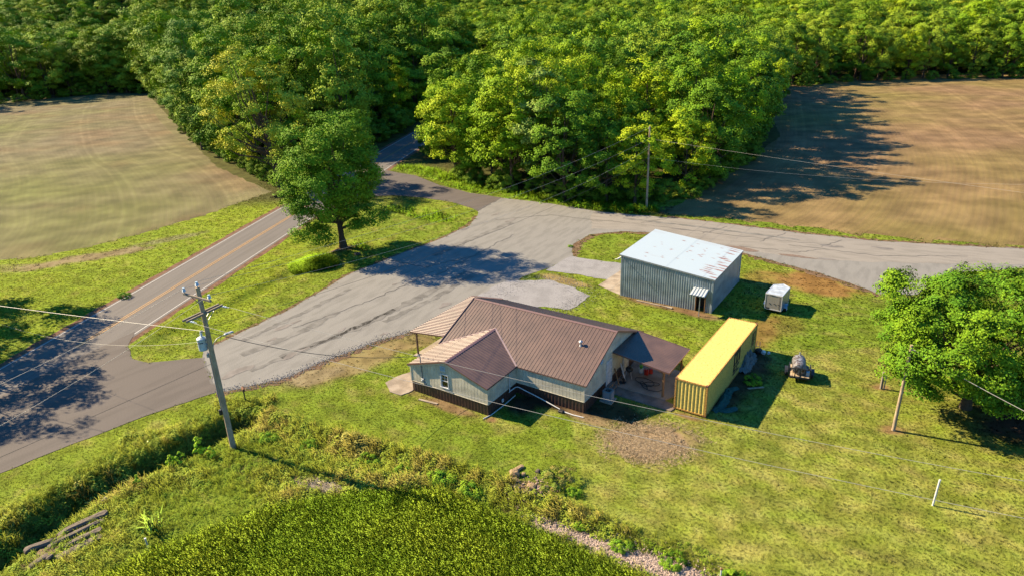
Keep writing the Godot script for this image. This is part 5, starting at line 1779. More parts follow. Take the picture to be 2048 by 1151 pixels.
	s.bar(pt(10.15, 2.05, 8.8), pt(9.5, 2.33, 8.8), 0.05, 0.07)
	add(port, "beam", s, M.post_wood)
	# slabs
	var corners := func(list: Array) -> PackedVector2Array:
		var p := []
		for q in list:
			var x := house_point(q[0], 0, q[1])
			p.append([x.x, x.z])
		return wavy(p, 0.6, 0.0, 1)
	laid("concrete_slab", corners.call([[6.04, 8.42], [10.5, 8.42], [11.2, 10.0], [11.2, 13.2], [6.04, 13.2]]), 0.12, M.concrete, "tan concrete floor slab under the carport with a hose lying on it", "slab", 0.0, 0.3)
	laid("concrete_slab", corners.call([[6.04, 7.35], [8.4, 7.3], [11.4, 7.2], [11.6, 8.1], [10.5, 8.39], [6.04, 8.39]]), 0.085, M.concrete_dark, "stained dark concrete strip in front of the carport floor", "slab", 0.0, 0.3)
	laid("concrete_slab", corners.call([[-11.1, 4.5], [-7.22, 4.5], [-7.22, 13.3], [-11.1, 13.3]]), 0.1, M.concrete, "concrete porch floor under the roof on the house's left side", "slab", 0.0, 0.3)
	laid("concrete_slab", wavy([[-10.6, -48.8], [-9.7, -49.8], [-8.1, -50.6], [-7.0, -49.4], [-8.3, -47.2], [-9.0, -46.6], [-10.0, -47.2]], 0.3, 0.15, 13), 0.06, M.concrete, "rounded pale concrete pad at the house's front left corner", "slab", 0.0, 0.2)

func _vent(at: Vector3, w: float, h: float) -> Shape:
	var s := Shape.new()
	s.box(at, Vector3(w, h, 0.03))
	for i in 6:
		s.box(at + Vector3(0, -h / 2 + 0.06 + i * (h - 0.1) / 5.5, 0.025), Vector3(w - 0.06, 0.035, 0.02), Basis(Vector3.RIGHT, 0.5))
	return s

# corrugated sheet points between x = p and q
func ribbed(p: float, q: float, pitch: float, depth: float, flat := 0.3) -> Array:
	var out := [Vector2(p, 0.0)]
	var n := int(roundf((q - p) / pitch))
	var w := (q - p) / n
	for i in n:
		var x := p + i * w
		out.append(Vector2(x + w * flat, 0.0))
		out.append(Vector2(x + w * 0.5, depth))
		out.append(Vector2(x + w * (0.5 + flat), depth))
		out.append(Vector2(x + w, 0.0))
	return out

func build_shed() -> void:
	var L := 9.45
	var D := 9.25
	var h0 := 4.45
	var h1 := 3.5
	var o := thing("shed", "blue-grey ribbed metal shed with a pale rust-spotted lean-to roof", "shed", Vector3(11.25, 0, -65.1), deg_to_rad(-33.7))
	var front := empty(o, "wall")
	front.set_meta("label", "ribbed front wall facing the house")
	var top := func(x: float) -> float: return lerpf(h0, h1, x / L) - 0.04
	# front wall of sheets, door opening near its right end
	var door0 := 7.92
	var door1 := 8.78
	var cuts := [0.0, 0.96, 1.92, 2.88, 3.84, 4.8, 5.76, 6.72, 7.44, 7.92, 8.78, 9.45]
	for i in cuts.size() - 1:
		var p: float = cuts[i]
		var q: float = cuts[i + 1]
		var low := 2.0 if p == door0 else -0.2
		var s := Shape.new()
		s.extrude(ribbed(p, q, 0.24, 0.06, 0.22), Vector3.ZERO, Vector3(1, 0, 0), Vector3(0, 0, 1), Vector3.UP, func(x): return Vector2(low, top.call(x)))
		add(front, "wall_sheet", s, M.shed_wall)
	var right := empty(o, "wall")
	right.set_meta("label", "smooth shaded right wall")
	for i in 10:
		var s := Shape.new()
		s.extrude(ribbed(D * i / 10, D * (i + 1) / 10, 0.31, 0.016), Vector3(L, 0, 0), Vector3(0, 0, -1), Vector3(1, 0, 0), Vector3.UP, func(_x): return Vector2(-0.2, h1 - 0.05))
		add(right, "wall_sheet", s, M.shed_wall)
	var back := empty(o, "wall")
	for i in 10:
		var s := Shape.new()
		s.extrude(ribbed(L * i / 10, L * (i + 1) / 10, 0.24, 0.035), Vector3(L, 0, -D), Vector3(-1, 0, 0), Vector3(0, 0, -1), Vector3.UP, func(x): return Vector2(-0.2, lerpf(h1, h0, x / L) - 0.04))
		add(back, "wall_sheet", s, M.shed_wall)
	var left := empty(o, "wall")      # the open end with sliding doors shut
	for i in 10:
		var s := Shape.new()
		s.extrude(ribbed(D * i / 10, D * (i + 1) / 10, 0.31, 0.02), Vector3(0, 0, -D), Vector3(0, 0, 1), Vector3(-1, 0, 0), Vector3.UP, func(_x): return Vector2(-0.2, h0 - 0.05))
		add(left, "wall_sheet", s, M.shed_wall)
	# roof: two courses of sheets running down the slope, lapped half way
	var roof := empty(o, "roof")
	var e := Vector3(L + 0.36, h1 - h0, 0)
	var eb := e.normalized()
	var up := Vector3(-eb.y, eb.x, 0)
	var n := 11
	for course in 3:
		var b0: float = [-0.02, 0.49 * e.length(), 0.87 * e.length()][course]
		var b1: float = [0.5 * e.length(), 0.88 * e.length(), e.length()][course]
		for i in n:
			var z0 := -(D + 0.3) * i / n + 0.16
			var z1 := -(D + 0.3) * (i + 1) / n + 0.16
			var s := Shape.new()
			var prof := ribbed(0.0, z0 - z1 + 0.02, 0.22, 0.013, 0.34)
			var lift := [0.016, 0.008, 0.0][course] + (i % 2) * 0.002 as float
			s.extrude(prof, Vector3(-0.18, h0 + 0.02, z0) + up * lift, Vector3(0, 0, -1), up, eb, func(_x): return Vector2(b1, b0))
			add(roof, "roof_sheet", s, M.shed_roof)
	var s2 := Shape.new()
	s2.bar(Vector3(-0.2, h0 - 0.02, 0.14), Vector3(L + 0.18, h1 - 0.04, 0.14), 0.03, 0.13)
	s2.bar(Vector3(-0.2, h0 - 0.02, -D - 0.12), Vector3(L + 0.18, h1 - 0.04, -D - 0.12), 0.03, 0.13)
	s2.bar(Vector3(L + 0.17, h1 - 0.05, 0.16), Vector3(L + 0.17, h1 - 0.05, -D - 0.14), 0.03, 0.09)
	s2.bar(Vector3(-0.2, h0 - 0.02, 0.16), Vector3(-0.2, h0 - 0.02, -D - 0.14), 0.03, 0.12)
	add(roof, "edge_trim", s2, M.galv)
	for q in [[0.0, 0.0, h0], [L, 0.0, h1], [L, -D, h1], [0.0, -D, h0]]:
		s2 = Shape.new()
		s2.box(Vector3(q[0], q[2] / 2 - 0.1, q[1] + (0.02 if q[1] == 0.0 else -0.02)), Vector3(0.12, q[2] - 0.1, 0.1))
		add(o, "corner_trim", s2, M.shed_wall)
	# doorway, frame and the little awning on its post
	var d := empty(o, "doorway")
	s2 = Shape.new()
	s2.box(Vector3(door0 - 0.03, 0.95, 0.05), Vector3(0.08, 2.1, 0.12))
	s2.box(Vector3(door1 + 0.03, 0.95, 0.05), Vector3(0.08, 2.1, 0.12))
	s2.box(Vector3((door0 + door1) / 2, 2.03, 0.05), Vector3(1.0, 0.08, 0.12))
	add(d, "frame", s2, M.post_wood)
	s2 = Shape.new()
	s2.quad(Vector3(door0, -0.1, -0.9), Vector3(door1, -0.1, -0.9), Vector3(door1, 2.0, -0.9), Vector3(door0, 2.0, -0.9))
	s2.quad(Vector3(door0, -0.1, 0), Vector3(door0, -0.1, -0.9), Vector3(door0, 2.0, -0.9), Vector3(door0, 2.0, 0))
	s2.quad(Vector3(door1, -0.1, -0.9), Vector3(door1, -0.1, 0), Vector3(door1, 2.0, 0), Vector3(door1, 2.0, -0.9))
	add(d, "lobby", s2, M.dark)
	var aw := empty(o, "awning")
	for i in 5:
		var s := Shape.new()
		var a0 := Vector3(7.62 + i * 0.3, 2.42, 0.06)
		var dn := Vector3(0, -0.32, 1.2)
		s.extrude(ribbed(0, 0.3, 0.3, 0.05), a0, Vector3(1, 0, 0), Vector3(0, 0.96, 0.26), dn.normalized(), func(_x): return Vector2(dn.length(), 0))
		add(aw, "awning_sheet", s, M.awning)
	s2 = Shape.new()
	s2.bar(Vector3(7.62, 2.06, 1.2), Vector3(9.12, 2.06, 1.2), 0.05, 0.09)
	s2.bar(Vector3(7.66, 2.36, 0.05), Vector3(7.66, 2.06, 1.2), 0.05, 0.07)
	s2.bar(Vector3(9.08, 2.36, 0.05), Vector3(9.08, 2.06, 1.2), 0.05, 0.07)
	add(aw, "frame", s2, M.galv)
	s2 = Shape.new()
	s2.bar(Vector3(8.62, 0.0, 1.12), Vector3(8.62, 2.04, 1.12), 0.07, 0.07)
	add(aw, "post", s2, M.galv)
	# arm that sticks out of the left corner under the eave: it throws the long thin shadow down the front wall
	s2 = Shape.new()
	s2.tube([Vector3(0.05, h0 - 0.2, 0.0), Vector3(-0.12, h0 - 0.3, 0.75)], [0.05], 6)
	s2.tube([Vector3(0.0, h0 - 0.2, 0.0), Vector3(-0.7, h0 - 0.62, 0.1)], [0.035], 6)
	add(o, "eave_arm", s2, M.galv)
	laid("concrete_slab", wavy([[9.3, -68.0], [11.2, -65.2], [16.3, -72.8], [14.3, -74.2], [12.4, -72.2]], 0.6, 0.05, 14), 0.05, M.concrete, "tan concrete apron at the open left end of the metal shed", "slab", 0.0, 0.2)

func build_container() -> void:
	var yaw := 0.612
	var W := 2.44
	var Ln := 12.19
	var H := 2.59
	var a := Vector3(sin(yaw), 0, -cos(yaw))
	var b := Vector3(cos(yaw), 0, sin(yaw))
	var o := thing("shipping_container", "long bright yellow steel shipping container with rusty top edges beside the carport", "container", Vector3(11.63, 0.06, -43.33) + b * W / 2 + a * Ln / 2, -yaw)
	var hx := W / 2
	var hz := Ln / 2
	# corner posts, rails, castings
	for q in [[-1, 1], [1, 1], [-1, -1], [1, -1]]:
		var s := Shape.new()
		s.box(Vector3(q[0] * (hx - 0.06), H / 2, q[1] * (hz - 0.06)), Vector3(0.12, H - 0.24, 0.12))
		add(o, "corner_post", s, M.yellow_rust)
		s = Shape.new()
		for y in [0.06, H - 0.06]:
			s.bevel_box(Vector3(q[0] * (hx - 0.085), y, q[1] * (hz - 0.09)), Vector3(0.18, 0.125, 0.185), 0.01)
		add(o, "corner_casting", s, M.rust)
	var r := Shape.new()
	for y in [0.1, H - 0.07]:
		for sx in [-1.0, 1.0]:
			r.box(Vector3(sx * (hx - 0.04), y, 0), Vector3(0.08, 0.1, Ln - 0.36))
		for sz in [-1.0, 1.0]:
			r.box(Vector3(0, y, sz * (hz - 0.04)), Vector3(W - 0.36, 0.1, 0.08))
	add(o, "rails", r, M.yellow_rust)
	# near end: eight deep folds
	var wall := empty(o, "end_wall")
	for i in 4:
		var s := Shape.new()
		var p := -hx + 0.12 + i * (W - 0.24) / 4
		s.extrude(ribbed(p, p + (W - 0.24) / 4, 0.275, 0.046, 0.26), Vector3(0, 0, hz - 0.07), Vector3(1, 0, 0), Vector3(0, 0, 1), Vector3.UP, func(_x): return Vector2(0.14, H - 0.1))
		add(wall, "wall_sheet", s, M.yellow)
	for sx in [1.0, -1.0]:
		var side := empty(o, "side_wall")
		for i in 10:
			var s := Shape.new()
			var p := -hz + 0.12 + i * (Ln - 0.24) / 10
			s.extrude(ribbed(p, p + (Ln - 0.24) / 10, 0.278, 0.034, 0.26), Vector3(sx * (hx - 0.05), 0, 0), Vector3(0, 0, -sx), Vector3(sx, 0, 0), Vector3.UP, func(_x): return Vector2(0.14, H - 0.1))
			add(side, "wall_sheet", s, M.yellow)
	# far end doors with lock rods
	var door := empty(o, "door")
	for k in [-1.0, 1.0]:
		var s := Shape.new()
		s.box(Vector3(k * 0.55, H / 2, -hz + 0.05), Vector3(1.07, H - 0.24, 0.05))
		add(door, "leaf", s, M.yellow)
		s = Shape.new()
		for x in [0.25, 0.8]:
			s.tube([Vector3(k * x, 0.15, -hz), Vector3(k * x, H - 0.15, -hz)], [0.017], 6)
		add(door, "lock_rod", s, M.galv)
	# roof sheets with shallow cross folds
	var roof := empty(o, "roof")
	for i in 10:
		var s := Shape.new()
		var p := -hz + 0.1 + i * (Ln - 0.2) / 10
		s.extrude(ribbed(p, p + (Ln - 0.2) / 10, 0.24, 0.016, 0.34), Vector3(0, H - 0.03, 0), Vector3(0, 0, 1), Vector3.UP, Vector3(1, 0, 0), func(_x): return Vector2(-hx + 0.07, hx - 0.07))
		for k in s.n.size():
			if s.n[k].y < 0:
				s.n[k] = -s.n[k]
		for k in range(0, s.v.size(), 3):
			if (s.v[k + 2] - s.v[k]).cross(s.v[k + 1] - s.v[k]).y < 0:
				var t := s.v[k + 1]
				s.v[k + 1] = s.v[k + 2]
				s.v[k + 2] = t
		add(roof, "roof_sheet", s, M.yellow)
	var floor_ := Shape.new()
	floor_.box(Vector3(0, 0.1, 0), Vector3(W - 0.2, 0.06, Ln - 0.2))
	add(o, "floor", floor_, M.dark)
	# black emblem painted half way along the right side, and a second one at the far end
	emblem(o, Vector3(hx - 0.009, 0.1, -0.75), 1.0)
	emblem(o, Vector3(hx - 0.009, 0.2, -hz + 0.85), 0.62)

func emblem(o: Node, at: Vector3, k: float) -> void:
	# a tall arched m over small s c, on the right-hand side (x outwards, z towards the near end)
	var e := empty(o, "emblem")
	var stroke := func(list: Array) -> void:
		var s := Shape.new()
		for q in list:      # z from, z to, y from, y to; letters read towards -z
			var z0: float = at.z - q[0] * k
			var z1: float = at.z - q[1] * k
			var y0: float = at.y + 1.3 + q[2] * k
			var y1: float = at.y + 1.3 + q[3] * k
			s.box(Vector3(at.x - 0.004, (y0 + y1) / 2, (z0 + z1) / 2), Vector3(0.012, absf(y1 - y0), absf(z1 - z0)))
		add(e, "letter", s, M.ink)
	stroke.call([[-0.8, -0.5, -0.1, 0.74], [-0.8, 0.8, 0.7, 1.0], [-0.14, 0.14, -0.1, 0.72], [0.5, 0.8, -0.1, 0.74], [-0.8, -0.3, -0.14, 0.08], [-0.14, 0.32, -0.14, 0.08]])
	stroke.call([[-0.76, -0.1, -0.24, -0.4], [-0.76, -0.54, -0.5, -0.3], [-0.76, -0.1, -0.5, -0.66], [-0.32, -0.1, -0.76, -0.55], [-0.76, -0.1, -0.76, -0.92]])
	stroke.call([[0.05, 0.68, -0.24, -0.4], [0.05, 0.27, -0.85, -0.3], [0.05, 0.68, -0.76, -0.92]])

func build_buildings() -> void:
	build_house()
	build_shed()
	build_container()
	no_grass(PackedVector2Array([Vector2(12.0, -43.6), Vector2(13.7, -42.4), Vector2(20.6, -52.2), Vector2(18.6, -53.4)]))
	for q in [[[-7.28, 0], [0.07, 0], [0.07, 3.85], [6, 3.85], [6, 13.97], [-7.2, 13.97], [-7.28, 3.85]]]:
		var p := PackedVector2Array()
		for c in q:
			var x := house_point(c[0], 0, c[1])
			p.append(Vector2(x.x, x.z))
		no_grass(p)
	no_grass(PackedVector2Array([Vector2(11.25, -65.1), Vector2(19.1, -59.85), Vector2(24.25, -67.5), Vector2(16.4, -72.8)]))

# ---------------------------------------------------------------- poles and wires

func insulator(parent: Node, at: Vector3, k := 1.0) -> void:
	var s := Shape.new()
	s.lathe([Vector2(0.03, 0), Vector2(0.03, 0.08), Vector2(0.1, 0.1), Vector2(0.06, 0.14), Vector2(0.095, 0.16), Vector2(0.055, 0.2), Vector2(0.07, 0.22), Vector2(0.06, 0.28), Vector2(0, 0.29)].map(func(p): return p * k), at, Basis.IDENTITY, 10)
	add(parent, "insulator", s, M.porcelain)

func pole(called: String, label: String, at: Vector3, h: float, r0: float, r1: float, lean := Vector3.ZERO) -> Node3D:
	var o := thing(called, label, "utility pole", at)
	var s := Shape.new()
	var pts := []
	var rad := []
	for i in 7:
		var t := i / 6.0
		pts.append(Vector3(0, -0.5 + (h + 0.5) * t, 0) + lean * t)
		rad.append(lerpf(r0, r1, t))
	s.tube(pts, rad, 12)
	add(o, "pole", s, M.pole_wood)
	return o

func wire(label: String, a: Vector3, b: Vector3, sag: float, r: float, m: Material, group := "") -> void:
	var o := thing("power_line", label, "wire", a, 0.0, group)
	var pts := []
	for i in 25:
		var t := i / 24.0
		pts.append((b - a) * t - Vector3(0, 4 * sag * t * (1 - t), 0))
	var s := Shape.new()
	s.tube(pts, [r], 5, false)
	add(o, "strand", s, m)

func build_poles() -> void:
	var P := Vector3(-19.72, 0, -39.93)
	var o := pole("utility_pole", "tall weathered utility pole with two cross arms, a transformer and a street light", P, 12.35, 0.2, 0.135)
	var u := Vector3(0.852, 0, 0.523)       # along the upper arm
	var w := Vector3(0.462, 0, -0.887)      # along the double arm
	var across := Vector3(0.887, 0, 0.462)
	var s := Shape.new()
	s.bar(Vector3(0, 11.72, 0) - u * 1.35 + Vector3(-0.09, 0, 0.14), Vector3(0, 11.72, 0) + u * 1.35 + Vector3(-0.09, 0, 0.14), 0.1, 0.13)
	var arm := add(o, "cross_arm", s, M.arm_wood)
	arm.set_meta("label", "single upper cross arm")
	for k in [-1.0, 1.0]:
		s = Shape.new()
		s.bar(Vector3(0, 11.1, 0), Vector3(-0.06, 11.64, 0.1) + u * k * 0.75, 0.035, 0.02)
		add(o, "brace", s, M.arm_wood)
		insulator(o, Vector3(-0.09, 11.79, 0.14) + u * k * 1.25, 1.25)
		s = Shape.new()
		s.bar(Vector3(0, 10.6, 0) - w * 1.4 + across * k * 0.17, Vector3(0, 10.6, 0) + w * 1.4 + across * k * 0.17, 0.1, 0.13)
		add(o, "cross_arm", s, M.arm_wood)
	insulator(o, Vector3(0, 12.34, 0), 1.3)
	for k in [-1.0, 1.0]:
		for e in [-1.0, 1.0]:
			s = Shape.new()
			s.bar(Vector3(0, 9.95, 0) + across * e * 0.14, Vector3(0, 10.54, 0) + w * k * 0.72 + across * e * 0.17, 0.035, 0.02)
			add(o, "brace", s, M.galv)
		# dead-end strain insulators towards the right-hand span
		s = Shape.new()
		var d := Vector3(0.93, -0.05, 0.36).normalized()
		var e0: Vector3 = Vector3(0, 10.58, 0) + w * k * 1.25 + across * 0.24
		s.tube([e0, e0 + d * 0.12, e0 + d * 0.14, e0 + d * 0.2, e0 + d * 0.22, e0 + d * 0.28, e0 + d * 0.3, e0 + d * 0.36, e0 + d * 0.38, e0 + d * 0.6], [0.02, 0.02, 0.07, 0.07, 0.035, 0.035, 0.07, 0.07, 0.025, 0.02], 8)
		add(o, "strain_insulator", s, M.porcelain)
	# transformer can with lid, bushing and cooling ribs
	var tr := empty(o, "transformer")
	var c := Vector3(-0.5, 7.98, -0.02)
	s = Shape.new()
	s.lathe([Vector2(0, 0), Vector2(0.26, 0), Vector2(0.29, 0.03), Vector2(0.29, 0.74), Vector2(0.31, 0.76), Vector2(0.31, 0.82), Vector2(0.28, 0.86), Vector2(0.14, 0.95), Vector2(0, 0.97)], c, Basis.IDENTITY, 20)
	add(tr, "tank", s, M.transformer)
	s = Shape.new()
	s.lathe([Vector2(0.05, 0), Vector2(0.05, 0.08), Vector2(0.085, 0.1), Vector2(0.05, 0.14), Vector2(0.085, 0.17), Vector2(0.05, 0.21), Vector2(0.08, 0.24), Vector2(0.045, 0.28), Vector2(0.06, 0.36), Vector2(0.0, 0.42)], c + Vector3(0.05, 0.93, 0), Basis.IDENTITY, 10)
	add(tr, "bushing", s, M.porcelain)
	s = Shape.new()
	s.box(Vector3(-0.2, 8.35, 0), Vector3(0.16, 0.08, 0.2))
	s.box(Vector3(-0.2, 8.66, 0), Vector3(0.16, 0.08, 0.2))
	add(tr, "bracket", s, M.galv)
	s = Shape.new()
	for i in 3:
		s.lathe([Vector2(0.05, 0), Vector2(0.02, 0.07), Vector2(0, 0.08)], c + Vector3(-0.12 + i * 0.12, 0.6, 0.27), Basis(Vector3.RIGHT, PI / 2), 8)
	add(tr, "terminal", s, M.black_metal)
	# street light on a bent arm
	var l := empty(o, "street_light")
	s = Shape.new()
	s.tube([Vector3(0.14, 8.1, -0.02), Vector3(0.2, 8.4, -0.08), Vector3(0.38, 8.62, -0.28), Vector3(0.6, 8.68, -0.55), Vector3(0.72, 8.68, -0.68)], [0.025], 8)
	add(l, "arm", s, M.galv)
	s = Shape.new()
	var hd := Basis(Vector3.UP, 0.75)
	s.bevel_box(Vector3(0.92, 8.7, -0.92), Vector3(0.22, 0.1, 0.62), 0.04, hd.rotated(Vector3.UP, -1.53))
	add(l, "lamp_head", s, M.galv)
	# conduit, cutout and junction box
	s = Shape.new()
	s.tube([Vector3(-0.2, 3.4, 0.06), Vector3(-0.19, 7.4, 0.06), Vector3(-0.2, 7.75, 0.05), Vector3(-0.3, 7.8, 0.05)], [0.035], 8)
	add(o, "conduit", s, M.galv)
	s = Shape.new()
	s.bevel_box(Vector3(-0.27, 3.3, 0.08), Vector3(0.2, 0.38, 0.18), 0.02)
	add(o, "junction_box", s, M.black_metal)
	s = Shape.new()
	s.box(Vector3(-0.26, 7.6, 0.1), Vector3(0.12, 0.22, 0.12))
	s.box(Vector3(-0.32, 9.32, 0.05), Vector3(0.1, 0.12, 0.08))
	add(o, "clamp", s, M.galv)

	var Q := Vector3(20.04, 0, -96.34)
	o = pole("utility_pole", "slim bare utility pole at the edge of the old road before the middle wood", Q, 12.1, 0.17, 0.115)
	for y in [11.8, 10.3, 8.9, 7.6]:
		s = Shape.new()
		s.lathe([Vector2(0.03, 0), Vector2(0.06, 0.02), Vector2(0.045, 0.06), Vector2(0.06, 0.08), Vector2(0, 0.12)], Vector3(-0.13, y - 0.06, 0.06), Basis.IDENTITY, 8)
		add(o, "insulator", s, M.porcelain)
	var R := Vector3(25.99, 0, -39.64)
	o = pole("utility_pole", "short bare pole on the right lawn, its top reaching into the maple", R, 6.6, 0.125, 0.09, Vector3(0.05, 0, 0))
	s = Shape.new()
	s.tube([Vector3(0.0, 6.3, 0.1), Vector3(0.1, 6.3, 0.14)], [0.025], 6)
	add(o, "hook", s, M.galv)
	# wires
	var g1 := "wires between the two tall poles"
	wire("topmost wire between the slim pole's top and the left pole's top", Q + Vector3(-0.1, 11.9, 0), P + Vector3(0, 12.7, 0), 1.2, 0.009, M.wire_pale, g1)
	wire("second wire from the slim pole's top to the left pole's upper arm", Q + Vector3(-0.1, 10.3, 0), P + Vector3(-0.09, 12.1, 0.14) - u * 1.25, 1.5, 0.009, M.wire_pale, g1)
	wire("third wire from the slim pole's top to the left pole's upper arm", Q + Vector3(-0.1, 8.9, 0), P + Vector3(-0.09, 12.1, 0.14) + u * 1.25, 1.9, 0.009, M.wire_pale, g1)
	wire("lowest wire between the slim pole and the left pole's shaft", Q + Vector3(-0.1, 7.6, 0), P + Vector3(-0.15, 9.5, 0), 1.5, 0.011, M.wire_dark, g1)
	wire("wire from the double arm's far end across the house to the right", P + Vector3(0.63, 10.55, -1.17) + Vector3(0.6, 0, 0.25), Vector3(60.0, 9.0, -9.95), 2.2, 0.011, M.wire_pale)
	wire("wire from the double arm's near end across the lawn to the right", P + Vector3(-0.63, 10.55, 1.18) + Vector3(0.6, 0, 0.25), Vector3(57.9, 10.0, -5.54), 2.0, 0.011, M.wire_pale)
	wire("thick pale twisted cable running left from beside the transformer", P + Vector3(-0.15, 9.3, 0), Vector3(-75.9, 9.0, -60.9), 0.4, 0.02, M.wire_pale)
	wire("thin pale wire running left below the thick twisted cable", P + Vector3(-0.15, 8.6, 0), Vector3(-71.0, 7.0, -70.8), 4.2, 0.009, M.wire_pale)
	wire("upper wire running from the pole's arm to the lower left over the highway", P + Vector3(-0.09, 12.1, 0.14) - u * 1.25, Vector3(-66.5, 13.0, -1.6), 5.0, 0.009, M.wire_pale)
	wire("lower wire running from the pole's arm to the lower left over the apron", P + Vector3(-0.09, 12.1, 0.14) + u * 1.25, Vector3(-57.6, 13.0, 6.4), 5.2, 0.009, M.wire_pale)
	wire("dark wire running from the pole's shaft to the bottom left corner", P + Vector3(-0.15, 7.0, 0.1), Vector3(-55.8, 8.0, 8.0), 0.3, 0.012, M.wire_dark)
	wire("black service cable drooping from the left pole to the house's mast", P + Vector3(0.15, 9.2, 0), house_point(-6.3, 3.4, -0.16), 0.75, 0.022, M.wire_dark)
	wire("pale cable running right and down from the short bare pole's top", R + Vector3(0.08, 6.35, 0.1), Vector3(50.07, 5.0, -7.69), 2.4, 0.02, M.wire_pale)
	wire("upper wire from the slim pole to the right over the ploughed field", Q + Vector3(0.1, 10.3, 0), Vector3(70.0, 9.0, -47.2), 0.3, 0.009, M.wire_pale)
	wire("lower wire from the slim pole to the right over the ploughed field", Q + Vector3(0.1, 7.7, 0), Vector3(85.6, 8.0, -71.8), 2.0, 0.009, M.wire_pale)
	var guy := thing("guy_wire", "guy wire of the slim pole with a yellow guard near the ground", "guy wire", Vector3(12.0, 0, -104.6))
	s = Shape.new()
	s.tube([Vector3(0, -0.1, 0), Q + Vector3(0, 9.4, 0) - Vector3(12.0, 0, -104.6)], [0.012], 5)
	add(guy, "strand", s, M.wire_pale)
	s = Shape.new()
	var gd := (Q + Vector3(0, 9.4, 0) - Vector3(12.0, 0, -104.6)).normalized()
	s.tube([gd * 0.2, gd * 2.9], [0.045], 8)
	add(guy, "guard", s, M.marker_yellow)

# ---------------------------------------------------------------- everything else

func wheel(parent: Node, at: Vector3, r: float, w: float, called := "wheel") -> void:
	var o := empty(parent, called)
	var s := Shape.new()
	var b := Basis(Vector3.FORWARD, PI / 2)
	s.lathe([Vector2(r * 0.6, -w / 2), Vector2(r * 0.92, -w / 2), Vector2(r, -w * 0.3), Vector2(r, w * 0.3), Vector2(r * 0.92, w / 2), Vector2(r * 0.6, w / 2)], at, b, 20)
	add(o, "tyre", s, M.rubber)
	s = Shape.new()
	s.lathe([Vector2(0, -w * 0.25), Vector2(r * 0.3, -w * 0.28), Vector2(r * 0.5, -w * 0.38), Vector2(r * 0.61, -w * 0.5)], at, b, 14)
	s.lathe([Vector2(r * 0.61, w * 0.5), Vector2(r * 0.5, w * 0.38), Vector2(r * 0.3, w * 0.28), Vector2(0, w * 0.25)], at, b, 14)
	add(o, "rim", s, M.trailer_trim)

func fender(parent: Node, x: float, z: float, r: float, w: float, m: Material) -> void:
	var s := Shape.new()
	var pts := []
	for i in 7:
		var a := PI * (0.08 + 0.84 * i / 6.0)
		pts.append(Vector2(cos(a) * r * 1.22, sin(a) * r * 1.08))
	for i in 6:
		var p: Vector2 = pts[i]
		var q: Vector2 = pts[i + 1]
		s.quad(Vector3(x - w / 2, r + p.y, z + p.x), Vector3(x + w / 2, r + p.y, z + p.x), Vector3(x + w / 2, r + q.y, z + q.x), Vector3(x - w / 2, r + q.y, z + q.x))
		s.quad(Vector3(x + w / 2, r + p.y, z + p.x), Vector3(x + w / 2, r + p.y - 0.07, z + p.x), Vector3(x + w / 2, r + q.y - 0.07, z + q.x), Vector3(x + w / 2, r + q.y, z + q.x))
	add(parent, "fender", s, m)

